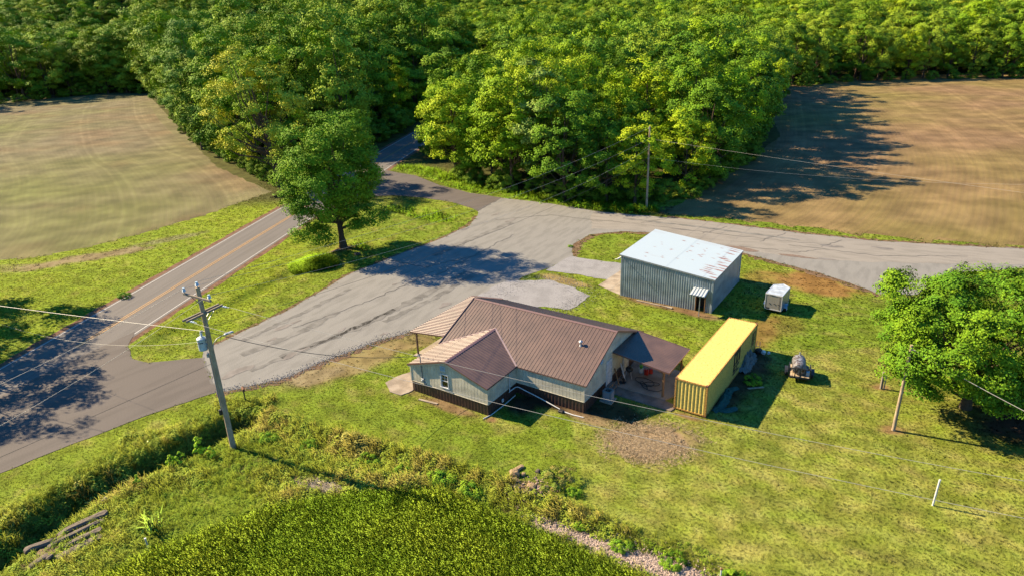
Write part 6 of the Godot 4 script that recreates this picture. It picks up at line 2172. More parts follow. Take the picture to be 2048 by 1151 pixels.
func build_cargo_trailer() -> void:
	# x to the right, z towards the camera; the doors are at +z, the nose at -z
	var at := Vector3(24.85, 0, -59.4)
	var yaw := deg_to_rad(36.5)
	var a := Vector3(sin(yaw), 0, -cos(yaw))
	var o := thing("enclosed_trailer", "small silver enclosed trailer with pointed nose parked right of the metal shed", "trailer", at + a * 1.22, -yaw)
	var hx := 0.78
	var z0 := 1.22
	var z1 := -1.3
	var nose := -1.95
	var y0 := 0.38
	var y1 := 1.92
	var plan := [Vector2(-hx, z0), Vector2(hx, z0), Vector2(hx, z1), Vector2(0, nose), Vector2(-hx, z1)]
	var body := empty(o, "body")
	for i in 5:
		var p: Vector2 = plan[i]
		var q: Vector2 = plan[(i + 1) % 5]
		if i == 0:
			continue
		var s := Shape.new()
		var n := 3 if i != 2 and i != 3 else 2
		for k in n:
			var f := p.lerp(q, (k + 0.008) / n)
			var t := p.lerp(q, (k + 0.992) / n)
			var pan := Shape.new()
			pan.quad(Vector3(f.x, y0, f.y), Vector3(t.x, y0, t.y), Vector3(t.x, y1 - 0.05, t.y), Vector3(f.x, y1 - 0.05, f.y))
			add(body, "side_panel", pan, M.trailer_side)
		s.bar(Vector3(p.x, y0, p.y), Vector3(q.x, y0, q.y), 0.04, 0.07)
		s.bar(Vector3(p.x, y1 - 0.03, p.y), Vector3(q.x, y1 - 0.03, q.y), 0.05, 0.07)
		s.bar(Vector3(p.x, y0, p.y), Vector3(p.x, y1 - 0.02, p.y), 0.05, 0.05)
		add(body, "edge_trim", s, M.trailer_trim)
	var fl := Shape.new()
	for i in range(1, 4):
		fl.tri(Vector3(plan[0].x, y0, plan[0].y), Vector3(plan[i + 1].x, y0, plan[i + 1].y), Vector3(plan[i].x, y0, plan[i].y))
	add(body, "floor", fl, M.dark)
	var roof := empty(o, "roof")
	for k in 3:
		var f := lerpf(z0, z1, k / 3.0)
		var t := lerpf(z0, z1, (k + 1) / 3.0)
		var s := Shape.new()
		s.quad(Vector3(-hx, y1, f), Vector3(hx, y1, f), Vector3(hx, y1 + 0.0, t + 0.02), Vector3(-hx, y1, t + 0.02))
		add(roof, "roof_panel", s, M.trailer_white)
	var s := Shape.new()
	s.tri(Vector3(-hx, y1, z1), Vector3(hx, y1, z1), Vector3(0, y1 - 0.03, nose))
	add(roof, "roof_panel", s, M.trailer_white)
	s = Shape.new()
	for k in 4:
		var f := lerpf(z0, z1, k / 3.0)
		s.box(Vector3(0, y1 + 0.012, f + (-0.02 if k == 0 else 0.02 if k == 3 else 0.0)), Vector3(hx * 2, 0.022, 0.035))
	s.box(Vector3(-hx + 0.02, y1 + 0.006, (z0 + z1) / 2), Vector3(0.05, 0.03, z0 - z1))
	s.box(Vector3(hx - 0.02, y1 + 0.006, (z0 + z1) / 2), Vector3(0.05, 0.03, z0 - z1))
	add(roof, "roof_seam", s, M.trailer_trim)
	# rear: ramp door with frame, hinges, bar lock, lamps
	var d := empty(o, "door")
	s = Shape.new()
	s.box(Vector3(0, (y0 + y1) / 2, z0 - 0.01), Vector3(hx * 2 - 0.14, y1 - y0 - 0.12, 0.03))
	add(d, "leaf", s, M.trailer_side)
	s = Shape.new()
	for x in [-0.35, 0.12, 0.5]:
		s.box(Vector3(x, y0 + 0.62, z0 + 0.025), Vector3(0.13, 0.04, 0.05))
	s.tube([Vector3(0.56, y0 + 0.1, z0 + 0.03), Vector3(0.56, y1 - 0.12, z0 + 0.03)], [0.014], 6)
	add(d, "latch", s, M.black_metal)
	s = Shape.new()
	s.box(Vector3(0, y0 + 0.02, z0), Vector3(hx * 2, 0.09, 0.06))
	s.box(Vector3(0, y1 - 0.045, z0), Vector3(hx * 2, 0.1, 0.06))
	s.box(Vector3(-hx + 0.03, (y0 + y1) / 2, z0), Vector3(0.07, y1 - y0 - 0.16, 0.055))
	s.box(Vector3(hx - 0.03, (y0 + y1) / 2, z0), Vector3(0.07, y1 - y0 - 0.16, 0.055))
	add(d, "frame", s, M.trailer_trim)
	s = Shape.new()
	for x in [-0.3, -0.12, 0.06]:
		s.box(Vector3(x, y1 - 0.04, z0 + 0.04), Vector3(0.1, 0.035, 0.03))
	s.box(Vector3(-0.48, y0 + 0.1, z0 + 0.03), Vector3(0.3, 0.15, 0.02))
	add(d, "lamp_strip", s, M.black_metal)
	for k in [-1.0, 1.0]:
		wheel(o, Vector3(k * (hx + 0.15), 0.34, 0.05), 0.34, 0.2)
		fender(o, k * (hx + 0.16), 0.05, 0.36, 0.28, M.fender_blue if k > 0 else M.trailer_trim)
	s = Shape.new()
	s.bar(Vector3(0.35, 0.34, -1.4), Vector3(0.02, 0.38, -2.9), 0.06, 0.09)
	s.bar(Vector3(-0.35, 0.34, -1.4), Vector3(-0.02, 0.38, -2.9), 0.06, 0.09)
	s.box(Vector3(0, 0.4, -2.98), Vector3(0.11, 0.12, 0.28))
	add(o, "tongue", s, M.black_metal)
	s = Shape.new()
	s.tube([Vector3(0.12, 0.0, -2.6), Vector3(0.12, 0.85, -2.6)], [0.035], 8)
	s.bar(Vector3(0.12, 0.85, -2.6), Vector3(0.3, 0.85, -2.6), 0.025, 0.025)
	add(o, "jack", s, M.black_metal)

func build_tank_trailer() -> void:
	var yaw := deg_to_rad(21.0)
	var o := thing("tank_trailer", "old trailer with a stained grey tank inside a dark pipe railing on the lawn", "trailer", Vector3(22.55, 0, -47.35), -yaw)
	var s := Shape.new()
	# deck frame
	for x in [-0.72, 0.72]:
		s.bar(Vector3(x, 0.42, 1.0), Vector3(x, 0.42, -1.1), 0.06, 0.1)
	for z in [1.0, 0.0, -1.1]:
		s.bar(Vector3(-0.72, 0.42, z), Vector3(0.72, 0.42, z), 0.06, 0.09)
	add(o, "frame", s, M.black_metal)
	s = Shape.new()
	for i in 7:
		s.box(Vector3(-0.6 + i * 0.2, 0.49, -0.05), Vector3(0.18, 0.035, 2.06))
	add(o, "deck", s, M.pole_wood)
	s = Shape.new()
	s.bar(Vector3(0.4, 0.42, -1.1), Vector3(0, 0.42, -2.3), 0.06, 0.08)
	s.bar(Vector3(-0.4, 0.42, -1.1), Vector3(0, 0.42, -2.3), 0.06, 0.08)
	add(o, "tongue", s, M.black_metal)
	# railing: front gate with five uprights, low side rails
	s = Shape.new()
	s.bar(Vector3(-0.76, 1.22, 0.99), Vector3(0.74, 1.22, 0.99), 0.07, 0.07)
	for x in [-0.74, -0.37, 0.0, 0.37, 0.72]:
		s.bar(Vector3(x, 0.42, 0.99), Vector3(x, 1.22, 0.99), 0.06, 0.06)
	add(o, "gate", s, M.black_metal)
	for k in [-1.0, 1.0]:
		s = Shape.new()
		s.bar(Vector3(k * 0.76, 1.1, 0.9), Vector3(k * 0.76, 1.1, -0.2), 0.06, 0.06)
		s.bar(Vector3(k * 0.76, 1.1, -0.2), Vector3(k * 0.76, 0.42, -0.2), 0.06, 0.06)
		s.bar(Vector3(k * 0.76, 1.1, 0.9), Vector3(k * 0.76, 0.42, 0.9), 0.06, 0.06)
		add(o, "side_rail", s, M.black_metal)
		wheel(o, Vector3(k * 0.95, 0.33, -0.15), 0.33, 0.2)
		fender(o, k * 0.96, -0.15, 0.35, 0.26, M.black_metal)
	# tank: lying barrel with rounded ends, seams, filler
	var tk := empty(o, "tank")
	s = Shape.new()
	s.lathe([Vector2(0, -1.02), Vector2(0.2, -1.0), Vector2(0.4, -0.92), Vector2(0.5, -0.8), Vector2(0.52, -0.7), Vector2(0.52, 0.7), Vector2(0.5, 0.78), Vector2(0.42, 0.86), Vector2(0.2, 0.92), Vector2(0, 0.93)], Vector3(-0.08, 1.03, -0.12), Basis(Vector3.RIGHT, PI / 2), 24)
	add(tk, "shell", s, M.tank)
	s = Shape.new()
	for z in [-0.45, 0.35]:
		s.lathe([Vector2(0.522, -0.02), Vector2(0.534, -0.015), Vector2(0.534, 0.015), Vector2(0.522, 0.02)], Vector3(-0.08, 1.03, z), Basis(Vector3.RIGHT, PI / 2), 24)
	add(tk, "band", s, M.tank)
	s = Shape.new()
	s.tube([Vector3(-0.08, 1.5, -0.75), Vector3(-0.08, 1.66, -0.75), Vector3(-0.08, 1.7, -0.75), Vector3(-0.08, 1.78, -0.75)], [0.05, 0.05, 0.03, 0.03], 8)
	s.bar(Vector3(-0.16, 1.74, -0.75), Vector3(0.0, 1.74, -0.75), 0.03, 0.03)
	add(tk, "valve", s, M.galv)
	s = Shape.new()
	s.box(Vector3(-0.08, 0.53, 0.3), Vector3(0.8, 0.1, 0.12))
	s.box(Vector3(-0.08, 0.53, -0.6), Vector3(0.8, 0.1, 0.12))
	add(tk, "cradle", s, M.rust)
	var pm := empty(o, "pump")
	s = Shape.new()
	s.bevel_box(Vector3(0.58, 0.68, 0.5), Vector3(0.26, 0.34, 0.36), 0.04)
	add(pm, "housing", s, M.vent_blue)
	s = Shape.new()
	s.tube([Vector3(0.56, 0.85, 0.5), Vector3(0.62, 1.0, 0.42), Vector3(0.5, 1.08, 0.2), Vector3(0.42, 0.95, 0.0)], [0.03], 7)
	add(pm, "hose", s, M.rubber)

func heap(seed_: int, path: Array, w: float, h: float) -> Shape:       # crumpled cloth laid along a path
	var s := Shape.new()
	var f := FastNoiseLite.new()
	f.seed = seed_
	f.frequency = 1.3
	var l := smooth_line(path, 0.16)
	var cols := 13
	var rows := []
	for i in l.size():
		var t := (l[mini(i + 1, l.size() - 1)] - l[maxi(i - 1, 0)]).normalized()
		var nrm := Vector2(-t.y, t.x)
		var line := []
		var env := sin(PI * clampf((i + 0.7) / (l.size() + 0.4), 0, 1))
		for k in cols:
			var e := (k / (cols - 1.0) - 0.5) * 2.0
			var q := l[i] + nrm * e * w * (0.6 + 0.4 * env) * (1.0 + 0.4 * f.get_noise_2d(i * 0.3, k * 0.1 + 40))
			var y := h * (0.25 + 0.75 * env) * (1.0 - e * e) * (0.75 + 0.9 * f.get_noise_3d(q.x * 1.6, 0, q.y * 1.6)) + 0.06 * absf(f.get_noise_2d(q.x * 5, q.y * 5))
			line.append(Vector3(q.x, maxf(y, 0.015), q.y))
		rows.append(line)
	for i in rows.size() - 1:
		for k in cols - 1:
			s.tri(rows[i][k], rows[i + 1][k], rows[i + 1][k + 1])
			s.tri(rows[i][k], rows[i + 1][k + 1], rows[i][k + 1])
	for i in range(0, s.n.size(), 3):
		if s.n[i].y < 0:
			var q := s.v[i + 1]
			s.v[i + 1] = s.v[i + 2]
			s.v[i + 2] = q
			for k in 3:
				s.n[i + k] = -s.n[i + k]
	return s

func build_things() -> void:
	build_cargo_trailer()
	build_tank_trailer()
	# air conditioner beside the house
	var ac := thing("air_conditioner", "grey air conditioning unit with a round top fan beside the white door", "air conditioner", house_point(6.75, 0, 6.35), HOUSE_TURN)
	var s := Shape.new()
	s.bevel_box(Vector3(0, 0.08, 0), Vector3(1.0, 0.1, 1.0), 0.02)
	add(ac, "base_pad", s, M.concrete)
	s = Shape.new()
	var oct := []
	for q in [[-1, 0.72], [-0.72, 1], [0.72, 1], [1, 0.72], [1, -0.72], [0.72, -1], [-0.72, -1], [-1, -0.72]]:
		oct.append(Vector3(q[0] * 0.38, 0, q[1] * 0.38))
	for i in 8:
		var a: Vector3 = oct[i]
		var b: Vector3 = oct[(i + 1) % 8]
		if i % 2 == 0:
			s.quad(a + Vector3(0, 0.13, 0), b + Vector3(0, 0.13, 0), b + Vector3(0, 0.9, 0), a + Vector3(0, 0.9, 0))
	add(ac, "corner_panel", s, M.ac_grey)
	for i in [1, 3, 5, 7]:
		var a: Vector3 = oct[i]
		var b: Vector3 = oct[(i + 1) % 8]
		var lv := Shape.new()
		for k in 14:
			var y := 0.16 + k * 0.053
			var ins := -(a + b).normalized() * 0.03
			lv.quad(a + Vector3(0, y, 0), b + Vector3(0, y, 0), b + ins + Vector3(0, y + 0.05, 0), a + ins + Vector3(0, y + 0.05, 0))
		add(ac, "louvre", lv, M.grey_box)
	s = Shape.new()
	for i in 8:
		var a: Vector3 = oct[i]
		var b: Vector3 = oct[(i + 1) % 8]
		var ra := a.normalized() * 0.3
		var rb := b.normalized() * 0.3
		s.quad(a + Vector3(0, 0.9, 0), b + Vector3(0, 0.9, 0), rb + Vector3(0, 0.93, 0), ra + Vector3(0, 0.93, 0))
		s.quad(ra + Vector3(0, 0.93, 0), rb + Vector3(0, 0.93, 0), rb + Vector3(0, 0.75, 0), ra + Vector3(0, 0.75, 0))
	add(ac, "top_cover", s, M.ac_grey)
	s = Shape.new()
	for i in 4:
		var b := Basis(Vector3.UP, TAU * i / 4)
		s.quad(b * Vector3(0.05, 0.8, -0.08), b * Vector3(0.28, 0.8, -0.12), b * Vector3(0.28, 0.85, 0.1), b * Vector3(0.05, 0.83, 0.06))
	s.lathe([Vector2(0.09, 0.7), Vector2(0.09, 0.86), Vector2(0, 0.88)], Vector3.ZERO, Basis.IDENTITY, 10)
	s.lathe([Vector2(0.3, 0.68), Vector2(0, 0.68)], Vector3.ZERO, Basis.IDENTITY, 12)
	add(ac, "fan", s, M.dark)
	# under the carport
	var hose := thing("hose", "dark garden hose lying in loose loops on the carport floor", "hose", house_point(8.6, 0.14, 10.0), HOUSE_TURN)
	s = Shape.new()
	var pts := []
	for i in 64:
		var t := i / 63.0 * TAU * 2.6
		var rr := 0.62 + 0.34 * sin(t * 0.7 + 1.0)
		pts.append(Vector3(cos(t) * rr * 1.25 + 0.35 * sin(t * 0.37), 0.02 + 0.012 * (i % 3), sin(t) * rr * 0.75 + 0.3 * cos(t * 0.45)))
	pts.append(pts[-1] + Vector3(0.5, 0, 0.4))
	pts.append(pts[-1] + Vector3(0.3, 0, 0.5))
	s.tube(pts, [0.024], 6)
	add(hose, "tube", s, M.rubber)
	var grill := thing("barbecue", "black kettle barbecue on thin legs under the carport", "barbecue", house_point(6.75, 0.12, 10.2), HOUSE_TURN)
	s = Shape.new()
	s.lathe([Vector2(0, 0.5), Vector2(0.16, 0.53), Vector2(0.27, 0.64), Vector2(0.3, 0.75)], Vector3.ZERO, Basis.IDENTITY, 16)
	add(grill, "bowl", s, M.black_metal)
	s = Shape.new()
	s.lathe([Vector2(0.31, 0.76), Vector2(0.28, 0.87), Vector2(0.17, 0.97), Vector2(0, 1.0)], Vector3.ZERO, Basis.IDENTITY, 16)
	s.tube([Vector3(-0.08, 0.98, 0), Vector3(-0.06, 1.06, 0), Vector3(0.06, 1.06, 0), Vector3(0.08, 0.98, 0)], [0.012], 6)
	add(grill, "lid", s, M.black_metal)
	for i in 3:
		s = Shape.new()
		var a := TAU * i / 3 + 0.5
		s.tube([Vector3(cos(a) * 0.2, 0.58, sin(a) * 0.2), Vector3(cos(a) * 0.34, 0.0, sin(a) * 0.34)], [0.014], 6)
		add(grill, "leg", s, M.trailer_trim)
	var cart := thing("hand_truck", "dark two-wheeled hand truck leaning on the skirting by the barbecue", "hand truck", house_point(6.5, 0.12, 9.2), HOUSE_TURN)
	s = Shape.new()
	for x in [-0.2, 0.2]:
		s.tube([Vector3(-0.25, 1.15, x), Vector3(0.12, 0.12, x)], [0.018], 6)
	for k in 4:
		var q := Vector3(-0.25, 1.15, 0).lerp(Vector3(0.12, 0.12, 0), k / 3.0)
		s.bar(q + Vector3(0, 0, -0.2), q + Vector3(0, 0, 0.2), 0.03, 0.02)
	s.box(Vector3(0.25, 0.03, 0), Vector3(0.28, 0.02, 0.42))
	add(cart, "frame", s, M.black_metal)
	for z in [-0.27, 0.27]:
		s = Shape.new()
		s.lathe([Vector2(0, -0.03), Vector2(0.13, -0.03), Vector2(0.14, 0), Vector2(0.13, 0.03), Vector2(0, 0.03)], Vector3(0.1, 0.14, z), Basis(Vector3.RIGHT, PI / 2), 14)
		add(cart, "wheel", s, M.rubber)
	var can := thing("fuel_can", "red plastic fuel can standing beside the white bucket under the carport", "fuel can", house_point(7.75, 0.12, 11.3), HOUSE_TURN)
	s = Shape.new()
	s.bevel_box(Vector3(0, 0.24, 0), Vector3(0.34, 0.48, 0.24), 0.06)
	add(can, "body", s, M.red)
	s = Shape.new()
	s.tube([Vector3(-0.1, 0.46, 0), Vector3(-0.1, 0.58, 0), Vector3(0.06, 0.58, 0), Vector3(0.06, 0.46, 0)], [0.02], 6)
	add(can, "handle", s, M.red)
	s = Shape.new()
	s.tube([Vector3(0.12, 0.46, 0), Vector3(0.16, 0.58, 0.02), Vector3(0.24, 0.64, 0.04)], [0.025, 0.022, 0.015], 7)
	add(can, "spout", s, M.dark)
	var can2 := dup(can, "fuel_can", "second red fuel can half hidden behind the first one", house_point(8.0, 0.12, 11.65), HOUSE_TURN + 0.6)
	can2.scale = Vector3.ONE * 0.9
	var bucket := thing("bucket", "white bucket with a green bag on it under the carport", "bucket", house_point(7.25, 0.12, 11.4))
	s = Shape.new()
	s.lathe([Vector2(0, 0), Vector2(0.15, 0), Vector2(0.18, 0.36), Vector2(0.195, 0.37), Vector2(0.195, 0.4), Vector2(0.17, 0.4), Vector2(0, 0.39)], Vector3.ZERO, Basis.IDENTITY, 16)
	add(bucket, "pail", s, M.white)
	s = Shape.new()
	s.tube([Vector3(-0.19, 0.36, 0), Vector3(-0.16, 0.22, 0.12), Vector3(0, 0.16, 0.2), Vector3(0.16, 0.22, 0.12), Vector3(0.19, 0.36, 0)], [0.007], 5)
	add(bucket, "handle", s, M.galv)
	var bag := thing("bag", "bright green bag sitting on top of the white bucket", "bag", house_point(7.25, 0.52, 11.4))
	s = Shape.new()
	s.rock(Vector3(0, 0.17, 0), Vector3(0.3, 0.38, 0.26), 8, Basis.IDENTITY, 0.14)
	add(bag, "sack", s, M.green_plastic)
	# loose boards and tools against the skirting
	for q in [[6.35, 9.75, "pale board leaning against the skirting beside the barbecue"], [6.3, 8.75, "brown board leaning against the skirting next to the white door"]]:
		var bd := thing("board", q[2], "board", house_point(q[0], 0.12, q[1]), HOUSE_TURN)
		s = Shape.new()
		s.bar(Vector3(0.3, 0.0, 0.1), Vector3(-0.22, 1.3, -0.1), 0.1, 0.03)
		add(bd, "plank", s, M.white if q[1] > 9 else M.post_wood)
	# beside the container
	var t := thing("tarp", "grey tarpaulin draped over a heap against the container's right side", "tarp", Vector3(0, 0, 0))
	add(t, "sheet", heap(61, [[18.2, -48.2], [18.9, -49.3], [19.6, -50.4], [20.2, -51.4]], 0.65, 1.0), M.tarp_grey)
	t = thing("tarp", "crumpled dark green tarpaulin along the container's near right edge", "tarp", Vector3(0, 0, 0))
	add(t, "sheet", heap(62, [[14.4, -42.7], [15.3, -43.6], [15.9, -44.6], [16.5, -45.6], [17.4, -46.0]], 0.38, 0.42), M.tarp_green)
	t = thing("tarp", "loose end of green tarpaulin lying out on the shaded lawn", "tarp", Vector3(0, 0, 0))
	add(t, "sheet", heap(63, [[14.9, -42.9], [15.6, -42.8], [16.3, -43.2]], 0.3, 0.25), M.tarp_green)
	var kit := thing("clutter", "pink and white oddments piled behind the grey tarpaulin", "clutter", Vector3(20.9, 0, -52.0), -0.6)
	s = Shape.new()
	s.tube([Vector3(-0.2, 0, 0), Vector3(-0.1, 0.9, 0.1), Vector3(0.15, 0.9, 0.1), Vector3(0.2, 0, 0.2)], [0.025], 6)
	s.tube([Vector3(-0.15, 0.45, 0.05), Vector3(0.18, 0.45, 0.12)], [0.02], 6)
	add(kit, "pink_frame", s, mat(0.62, 0.22, 0.36, 0.5))
	s = Shape.new()
	s.rock(Vector3(0.6, 0.2, 0.5), Vector3(0.4, 0.4, 0.35), 9)
	s.rock(Vector3(1.0, 0.14, 0.3), Vector3(0.25, 0.28, 0.25), 10)
	add(kit, "white_sack", s, M.white)
	s = Shape.new()
	s.rock(Vector3(0.2, 0.25, 0.5), Vector3(0.6, 0.5, 0.5), 11)
	add(kit, "dark_sack", s, M.dark)
	var plank := thing("board", "weathered board lying in the shade right of the container", "board", Vector3(18.6, 0.03, -45.8), 0.1)
	s = Shape.new()
	s.box(Vector3(0, 0.03, 0), Vector3(1.3, 0.05, 0.16))
	add(plank, "plank", s, M.pole_wood)
	plank = thing("board", "pale board lying on the bare soil below the small window", "board", house_point(-5.1, 0.02, -0.75), HOUSE_TURN + 0.12)
	s = Shape.new()
	s.box(Vector3(0, 0.03, 0), Vector3(1.7, 0.05, 0.2))
	add(plank, "plank", s, M.concrete)
	plank = thing("board", "pale board lying along the metal shed's front wall", "board", Vector3(14.0, 0.02, -62.6), -0.62)
	s = Shape.new()
	s.box(Vector3(0, 0.03, 0), Vector3(3.4, 0.06, 0.16))
	s.box(Vector3(1.9, 0.05, 0.1), Vector3(0.5, 0.1, 0.3))
	add(plank, "plank", s, M.concrete)
	var chip := thing("utility_box", "small white box on the skirting at the wing's inner side", "box", house_point(0.14, 0.45, 1.75), HOUSE_TURN)
	s = Shape.new()
	s.bevel_box(Vector3(0.04, 0, 0), Vector3(0.1, 0.24, 0.2), 0.02)
	add(chip, "case", s, M.white)
	# letter box by the lot
	var mb := thing("mailbox", "rusty mailbox on a thin dark post beside the lot's lower edge", "mailbox", Vector3(-21.2, 0, -46.5), 0.5)
	s = Shape.new()
	s.box(Vector3(0, 0.5, 0), Vector3(0.09, 1.1, 0.09))
	add(mb, "post", s, M.black_metal)
	s = Shape.new()
	s.box(Vector3(0, 1.09, 0), Vector3(0.18, 0.03, 0.5))
	for i in 9:
		var a := PI * i / 8.0
		var b := PI * (i + 1) / 8.0
		if i < 8:
			s.quad(Vector3(cos(a) * 0.1, 1.22 + sin(a) * 0.1, 0.25), Vector3(cos(a) * 0.1, 1.22 + sin(a) * 0.1, -0.25), Vector3(cos(b) * 0.1, 1.22 + sin(b) * 0.1, -0.25), Vector3(cos(b) * 0.1, 1.22 + sin(b) * 0.1, 0.25))
			s.tri(Vector3(0, 1.22, 0.25), Vector3(cos(a) * 0.1, 1.22 + sin(a) * 0.1, 0.25), Vector3(cos(b) * 0.1, 1.22 + sin(b) * 0.1, 0.25))
			s.tri(Vector3(0, 1.22, -0.25), Vector3(cos(b) * 0.1, 1.22 + sin(b) * 0.1, -0.25), Vector3(cos(a) * 0.1, 1.22 + sin(a) * 0.1, -0.25))
	s.box(Vector3(0, 1.16, 0), Vector3(0.2, 0.12, 0.5))
	add(mb, "box", s, M.rust)
	# posts and pipes
	var st := thing("white_post", "plain white marker post standing alone on the right lawn", "post", Vector3(24.26, 0, -32.01))
	s = Shape.new()
	s.tube([Vector3(0, -0.2, 0), Vector3(0.06, 1.84, 0)], [0.055], 12)
	add(st, "pipe", s, M.white)
	s = Shape.new()
	s.lathe([Vector2(0.062, -0.05), Vector2(0.062, 0.02), Vector2(0, 0.03)], Vector3(0.06, 1.83, 0), Basis.IDENTITY, 12)
	add(st, "cap", s, M.white)
	st = thing("white_post", "white pipe with rusty cap at the bottom edge, right of the riprap", "post", Vector3(10.3, gy(10.3, -27.1), -27.1))
	s = Shape.new()
	s.tube([Vector3(0, -0.3, 0), Vector3(0.02, 1.0, 0)], [0.045], 10)
	add(st, "pipe", s, M.white)
	s = Shape.new()
	s.lathe([Vector2(0.052, -0.05), Vector2(0.052, 0.03), Vector2(0, 0.04)], Vector3(0.02, 1.0, 0), Basis.IDENTITY, 10)
	add(st, "cap", s, M.rust)
	st = thing("white_post", "grey-white pipe leaning in the weeds at the bottom left", "post", Vector3(-21.0, gy(-21.0, -30.4), -30.4))
	s = Shape.new()
	s.tube([Vector3(0, -0.3, 0), Vector3(-0.12, 1.0, -0.1)], [0.05], 10)
	add(st, "pipe", s, M.galv)
	s = Shape.new()
	s.lathe([Vector2(0.06, -0.05), Vector2(0.06, 0.03), Vector2(0, 0.04)], Vector3(-0.12, 1.0, -0.1), Basis.IDENTITY, 10)
	add(st, "cap", s, M.white)
	st = thing("meter_post", "dark wooden meter post with a pale conduit beside the right maple", "post", Vector3(27.95, 0, -45.1))
	s = Shape.new()
	s.box(Vector3(0, 0.7, 0), Vector3(0.16, 1.5, 0.14))
	add(st, "post", s, M.arm_wood)
	s = Shape.new()
	s.tube([Vector3(0.2, 0, 0.06), Vector3(0.2, 1.2, 0.06)], [0.045], 8)
	s.box(Vector3(0.16, 1.1, 0.05), Vector3(0.16, 0.3, 0.14))
	add(st, "conduit", s, M.galv)
	# old tyre by the maple
	var ty := thing("tyre", "old black tyre lying on the grass beside the island maple's trunk", "tyre", Vector3(-19.2, 0.14, -80.9))
	s = Shape.new()
	s.lathe([Vector2(0.2, -0.1), Vector2(0.34, -0.11), Vector2(0.4, -0.06), Vector2(0.4, 0.06), Vector2(0.34, 0.11), Vector2(0.2, 0.1), Vector2(0.19, 0.0), Vector2(0.2, -0.1)], Vector3.ZERO, Basis.IDENTITY, 20)
	add(ty, "casing", s, M.rubber)
	# broken rocks at the lawn's edge
	var rocks := [[-0.25, -36.2, 0.55, 0.42, 0.5, "largest tan block of stone in the rock pile on the lawn"], [-0.1, -36.75, 1.0, 0.2, 0.35, "long flat tan stone behind the largest block"], [0.3, -36.15, 0.28, 0.22, 0.25, "small tan stone right of the largest block"], [-0.25, -35.7, 0.6, 0.14, 0.35, "flat pale stone in front of the largest block"], [0.75, -34.9, 0.5, 0.24, 0.42, "tan stone between the bushes in front of the rock pile"], [1.85, -36.3, 0.45, 0.3, 0.35, "grey rounded stone at the back of the thorny shrub"], [1.25, -36.5, 0.3, 0.2, 0.24, "small grey stone left of the rounded one behind the shrub"]]
	for i in rocks.size():
		var q = rocks[i]
		var rk := thing("rock", q[5], "rock", Vector3(q[0], gy(q[0], q[1]) + q[3] * 0.35, q[1]), i * 0.7, "")
		s = Shape.new()
		s.rock(Vector3.ZERO, Vector3(q[2], q[3], q[4]) * 1.25, 30 + i, Basis.IDENTITY, 0.18)
		add(rk, "stone", s, M.stone if i < 5 else M.slab_rock)
	# slabs and beams tumbled in the ditch
	var slabs := [
		[-26.6, -35.0, 2.0, 0.4, 0.55, 1.25, 0.35, "steep grey slab leaning on the shaded ditch bank above the others"],
		[-26.3, -33.0, 3.0, 0.4, 0.55, 0.55, 0.16, "topmost long brown slab of the tumbled row in the ditch"],
		[-26.2, -32.2, 3.4, 0.3, 0.4, 0.7, 0.08, "second long slab of the tumbled row in the ditch"],
		[-25.6, -31.7, 2.3, 0.34, 0.5, 0.6, 0.14, "third long slab of the tumbled row, pale on top"],
		[-25.4, -31.0, 2.8, 0.22, 0.6, 0.76, 0.03, "lowest pale slab of the tumbled row beside the weeds"],
		[-27.8, -31.4, 1.9, 0.42, 0.5, 0.5, 0.0, "grey log-like slab at the bottom of the ditch"],
		[-26.6, -30.2, 1.0, 0.3, 0.35, -0.5, 0.7, "upright broken slab at the end of the ditch heap"],
		[-27.1, -30.0, 1.2, 0.2, 0.45, 0.8, 0.25, "small tan slab beside the upright broken one"],
		[-30.2, -29.6, 1.6, 0.5, 0.9, 0.3, 0.0, "flat dark slab at the bottom left corner"],
	]
	for i in slabs.size():
		var q = slabs[i]
		var g := gy(q[0], q[1])
		var sb := thing("stone_slab", q[7], "slab", Vector3(q[0], maxf(g, -1.25) + 0.12, q[1]), q[5])
		sb.rotation.z = q[6]
		s = Shape.new()
		s.rock(Vector3.ZERO, Vector3(q[2], q[3], q[4]), 50 + i, Basis.IDENTITY, 0.13)
		add(sb, "stone", s, M.slab_rock)

func build_light() -> void:
	var cam := Camera3D.new()
	cam.name = "camera"
	cam.transform = Transform3D(Basis(Vector3(0.99933847, -0.03367562, 0.01373213), Vector3(0.03636783, 0.92536028, -0.37734034), Vector3(0.0, 0.37759013, 0.92597284)), Vector3(0, 27.808, 0))
	cam.fov = 45.69
	cam.near = 0.5
	cam.far = 4000.0
	add_child(cam)
	cam.current = true
	var env := Environment.new()
	env.background_mode = Environment.BG_SKY
	var sm := ProceduralSkyMaterial.new()
	sm.sky_top_color = Color(0.15, 0.44, 0.72)
	sm.sky_horizon_color = Color(0.6, 0.76, 0.84)
	sm.sky_curve = 0.18
	sm.ground_bottom_color = Color(0.16, 0.17, 0.1)
	sm.ground_horizon_color = Color(0.55, 0.64, 0.68)
	sm.sun_angle_max = 12.0
	var sky := Sky.new()
	sky.sky_material = sm
	env.sky = sky
	env.background_energy_multiplier = 0.56
	env.tonemap_mode = Environment.TONE_MAPPER_LINEAR
	env.tonemap_exposure = 3.75
	env.sdfgi_enabled = true
	env.ssao_enabled = true
	env.ssil_enabled = true
	var we := WorldEnvironment.new()
	we.name = "environment"
	we.environment = env
	add_child(we)
	var sun := DirectionalLight3D.new()
	sun.name = "sun"
	sun.light_energy = 1.6
	sun.light_color = Color(1.0, 0.91, 0.76)
	sun.light_angular_distance = 0.5
	sun.shadow_enabled = true
	add_child(sun)
	var to_sun := Vector3(-0.735, 0.588, -0.332)
	sun.look_at_from_position(to_sun * 100.0, Vector3.ZERO, Vector3.UP)

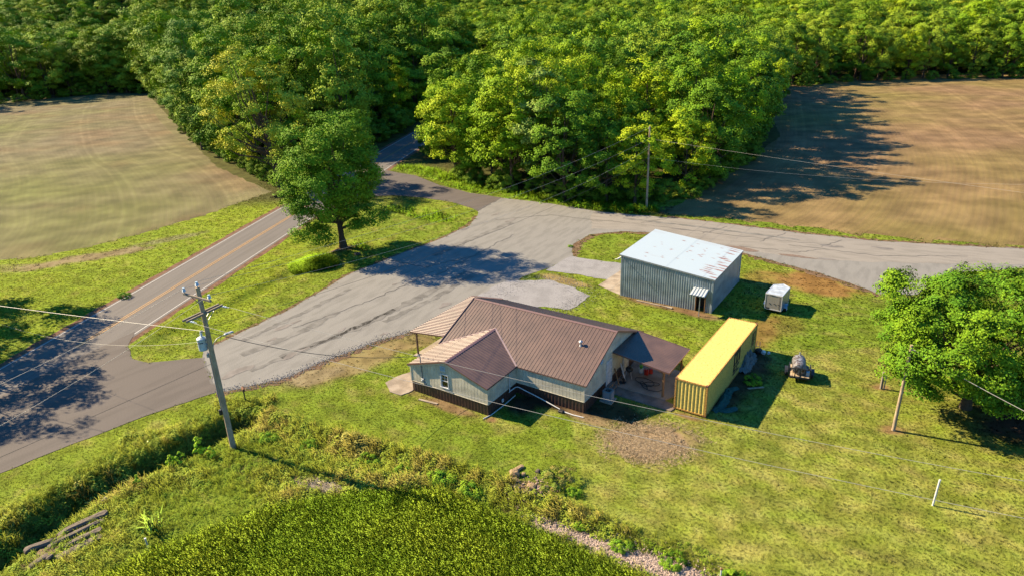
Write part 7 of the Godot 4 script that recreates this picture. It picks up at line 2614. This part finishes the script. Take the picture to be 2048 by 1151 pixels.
func _ready() -> void:
	build_light()
	n_macro.seed = 3
	n_macro.frequency = 0.01
	n_macro.fractal_octaves = 3
	n_mid.seed = 4
	n_mid.frequency = 0.03
	n_mid.fractal_octaves = 3
	n_fine.seed = 6
	n_fine.frequency = 0.05
	n_fine.fractal_octaves = 4
	make_materials()
	build_ground()
	build_buildings()
	build_poles()
	build_things()
	build_trees()
	build_grass()
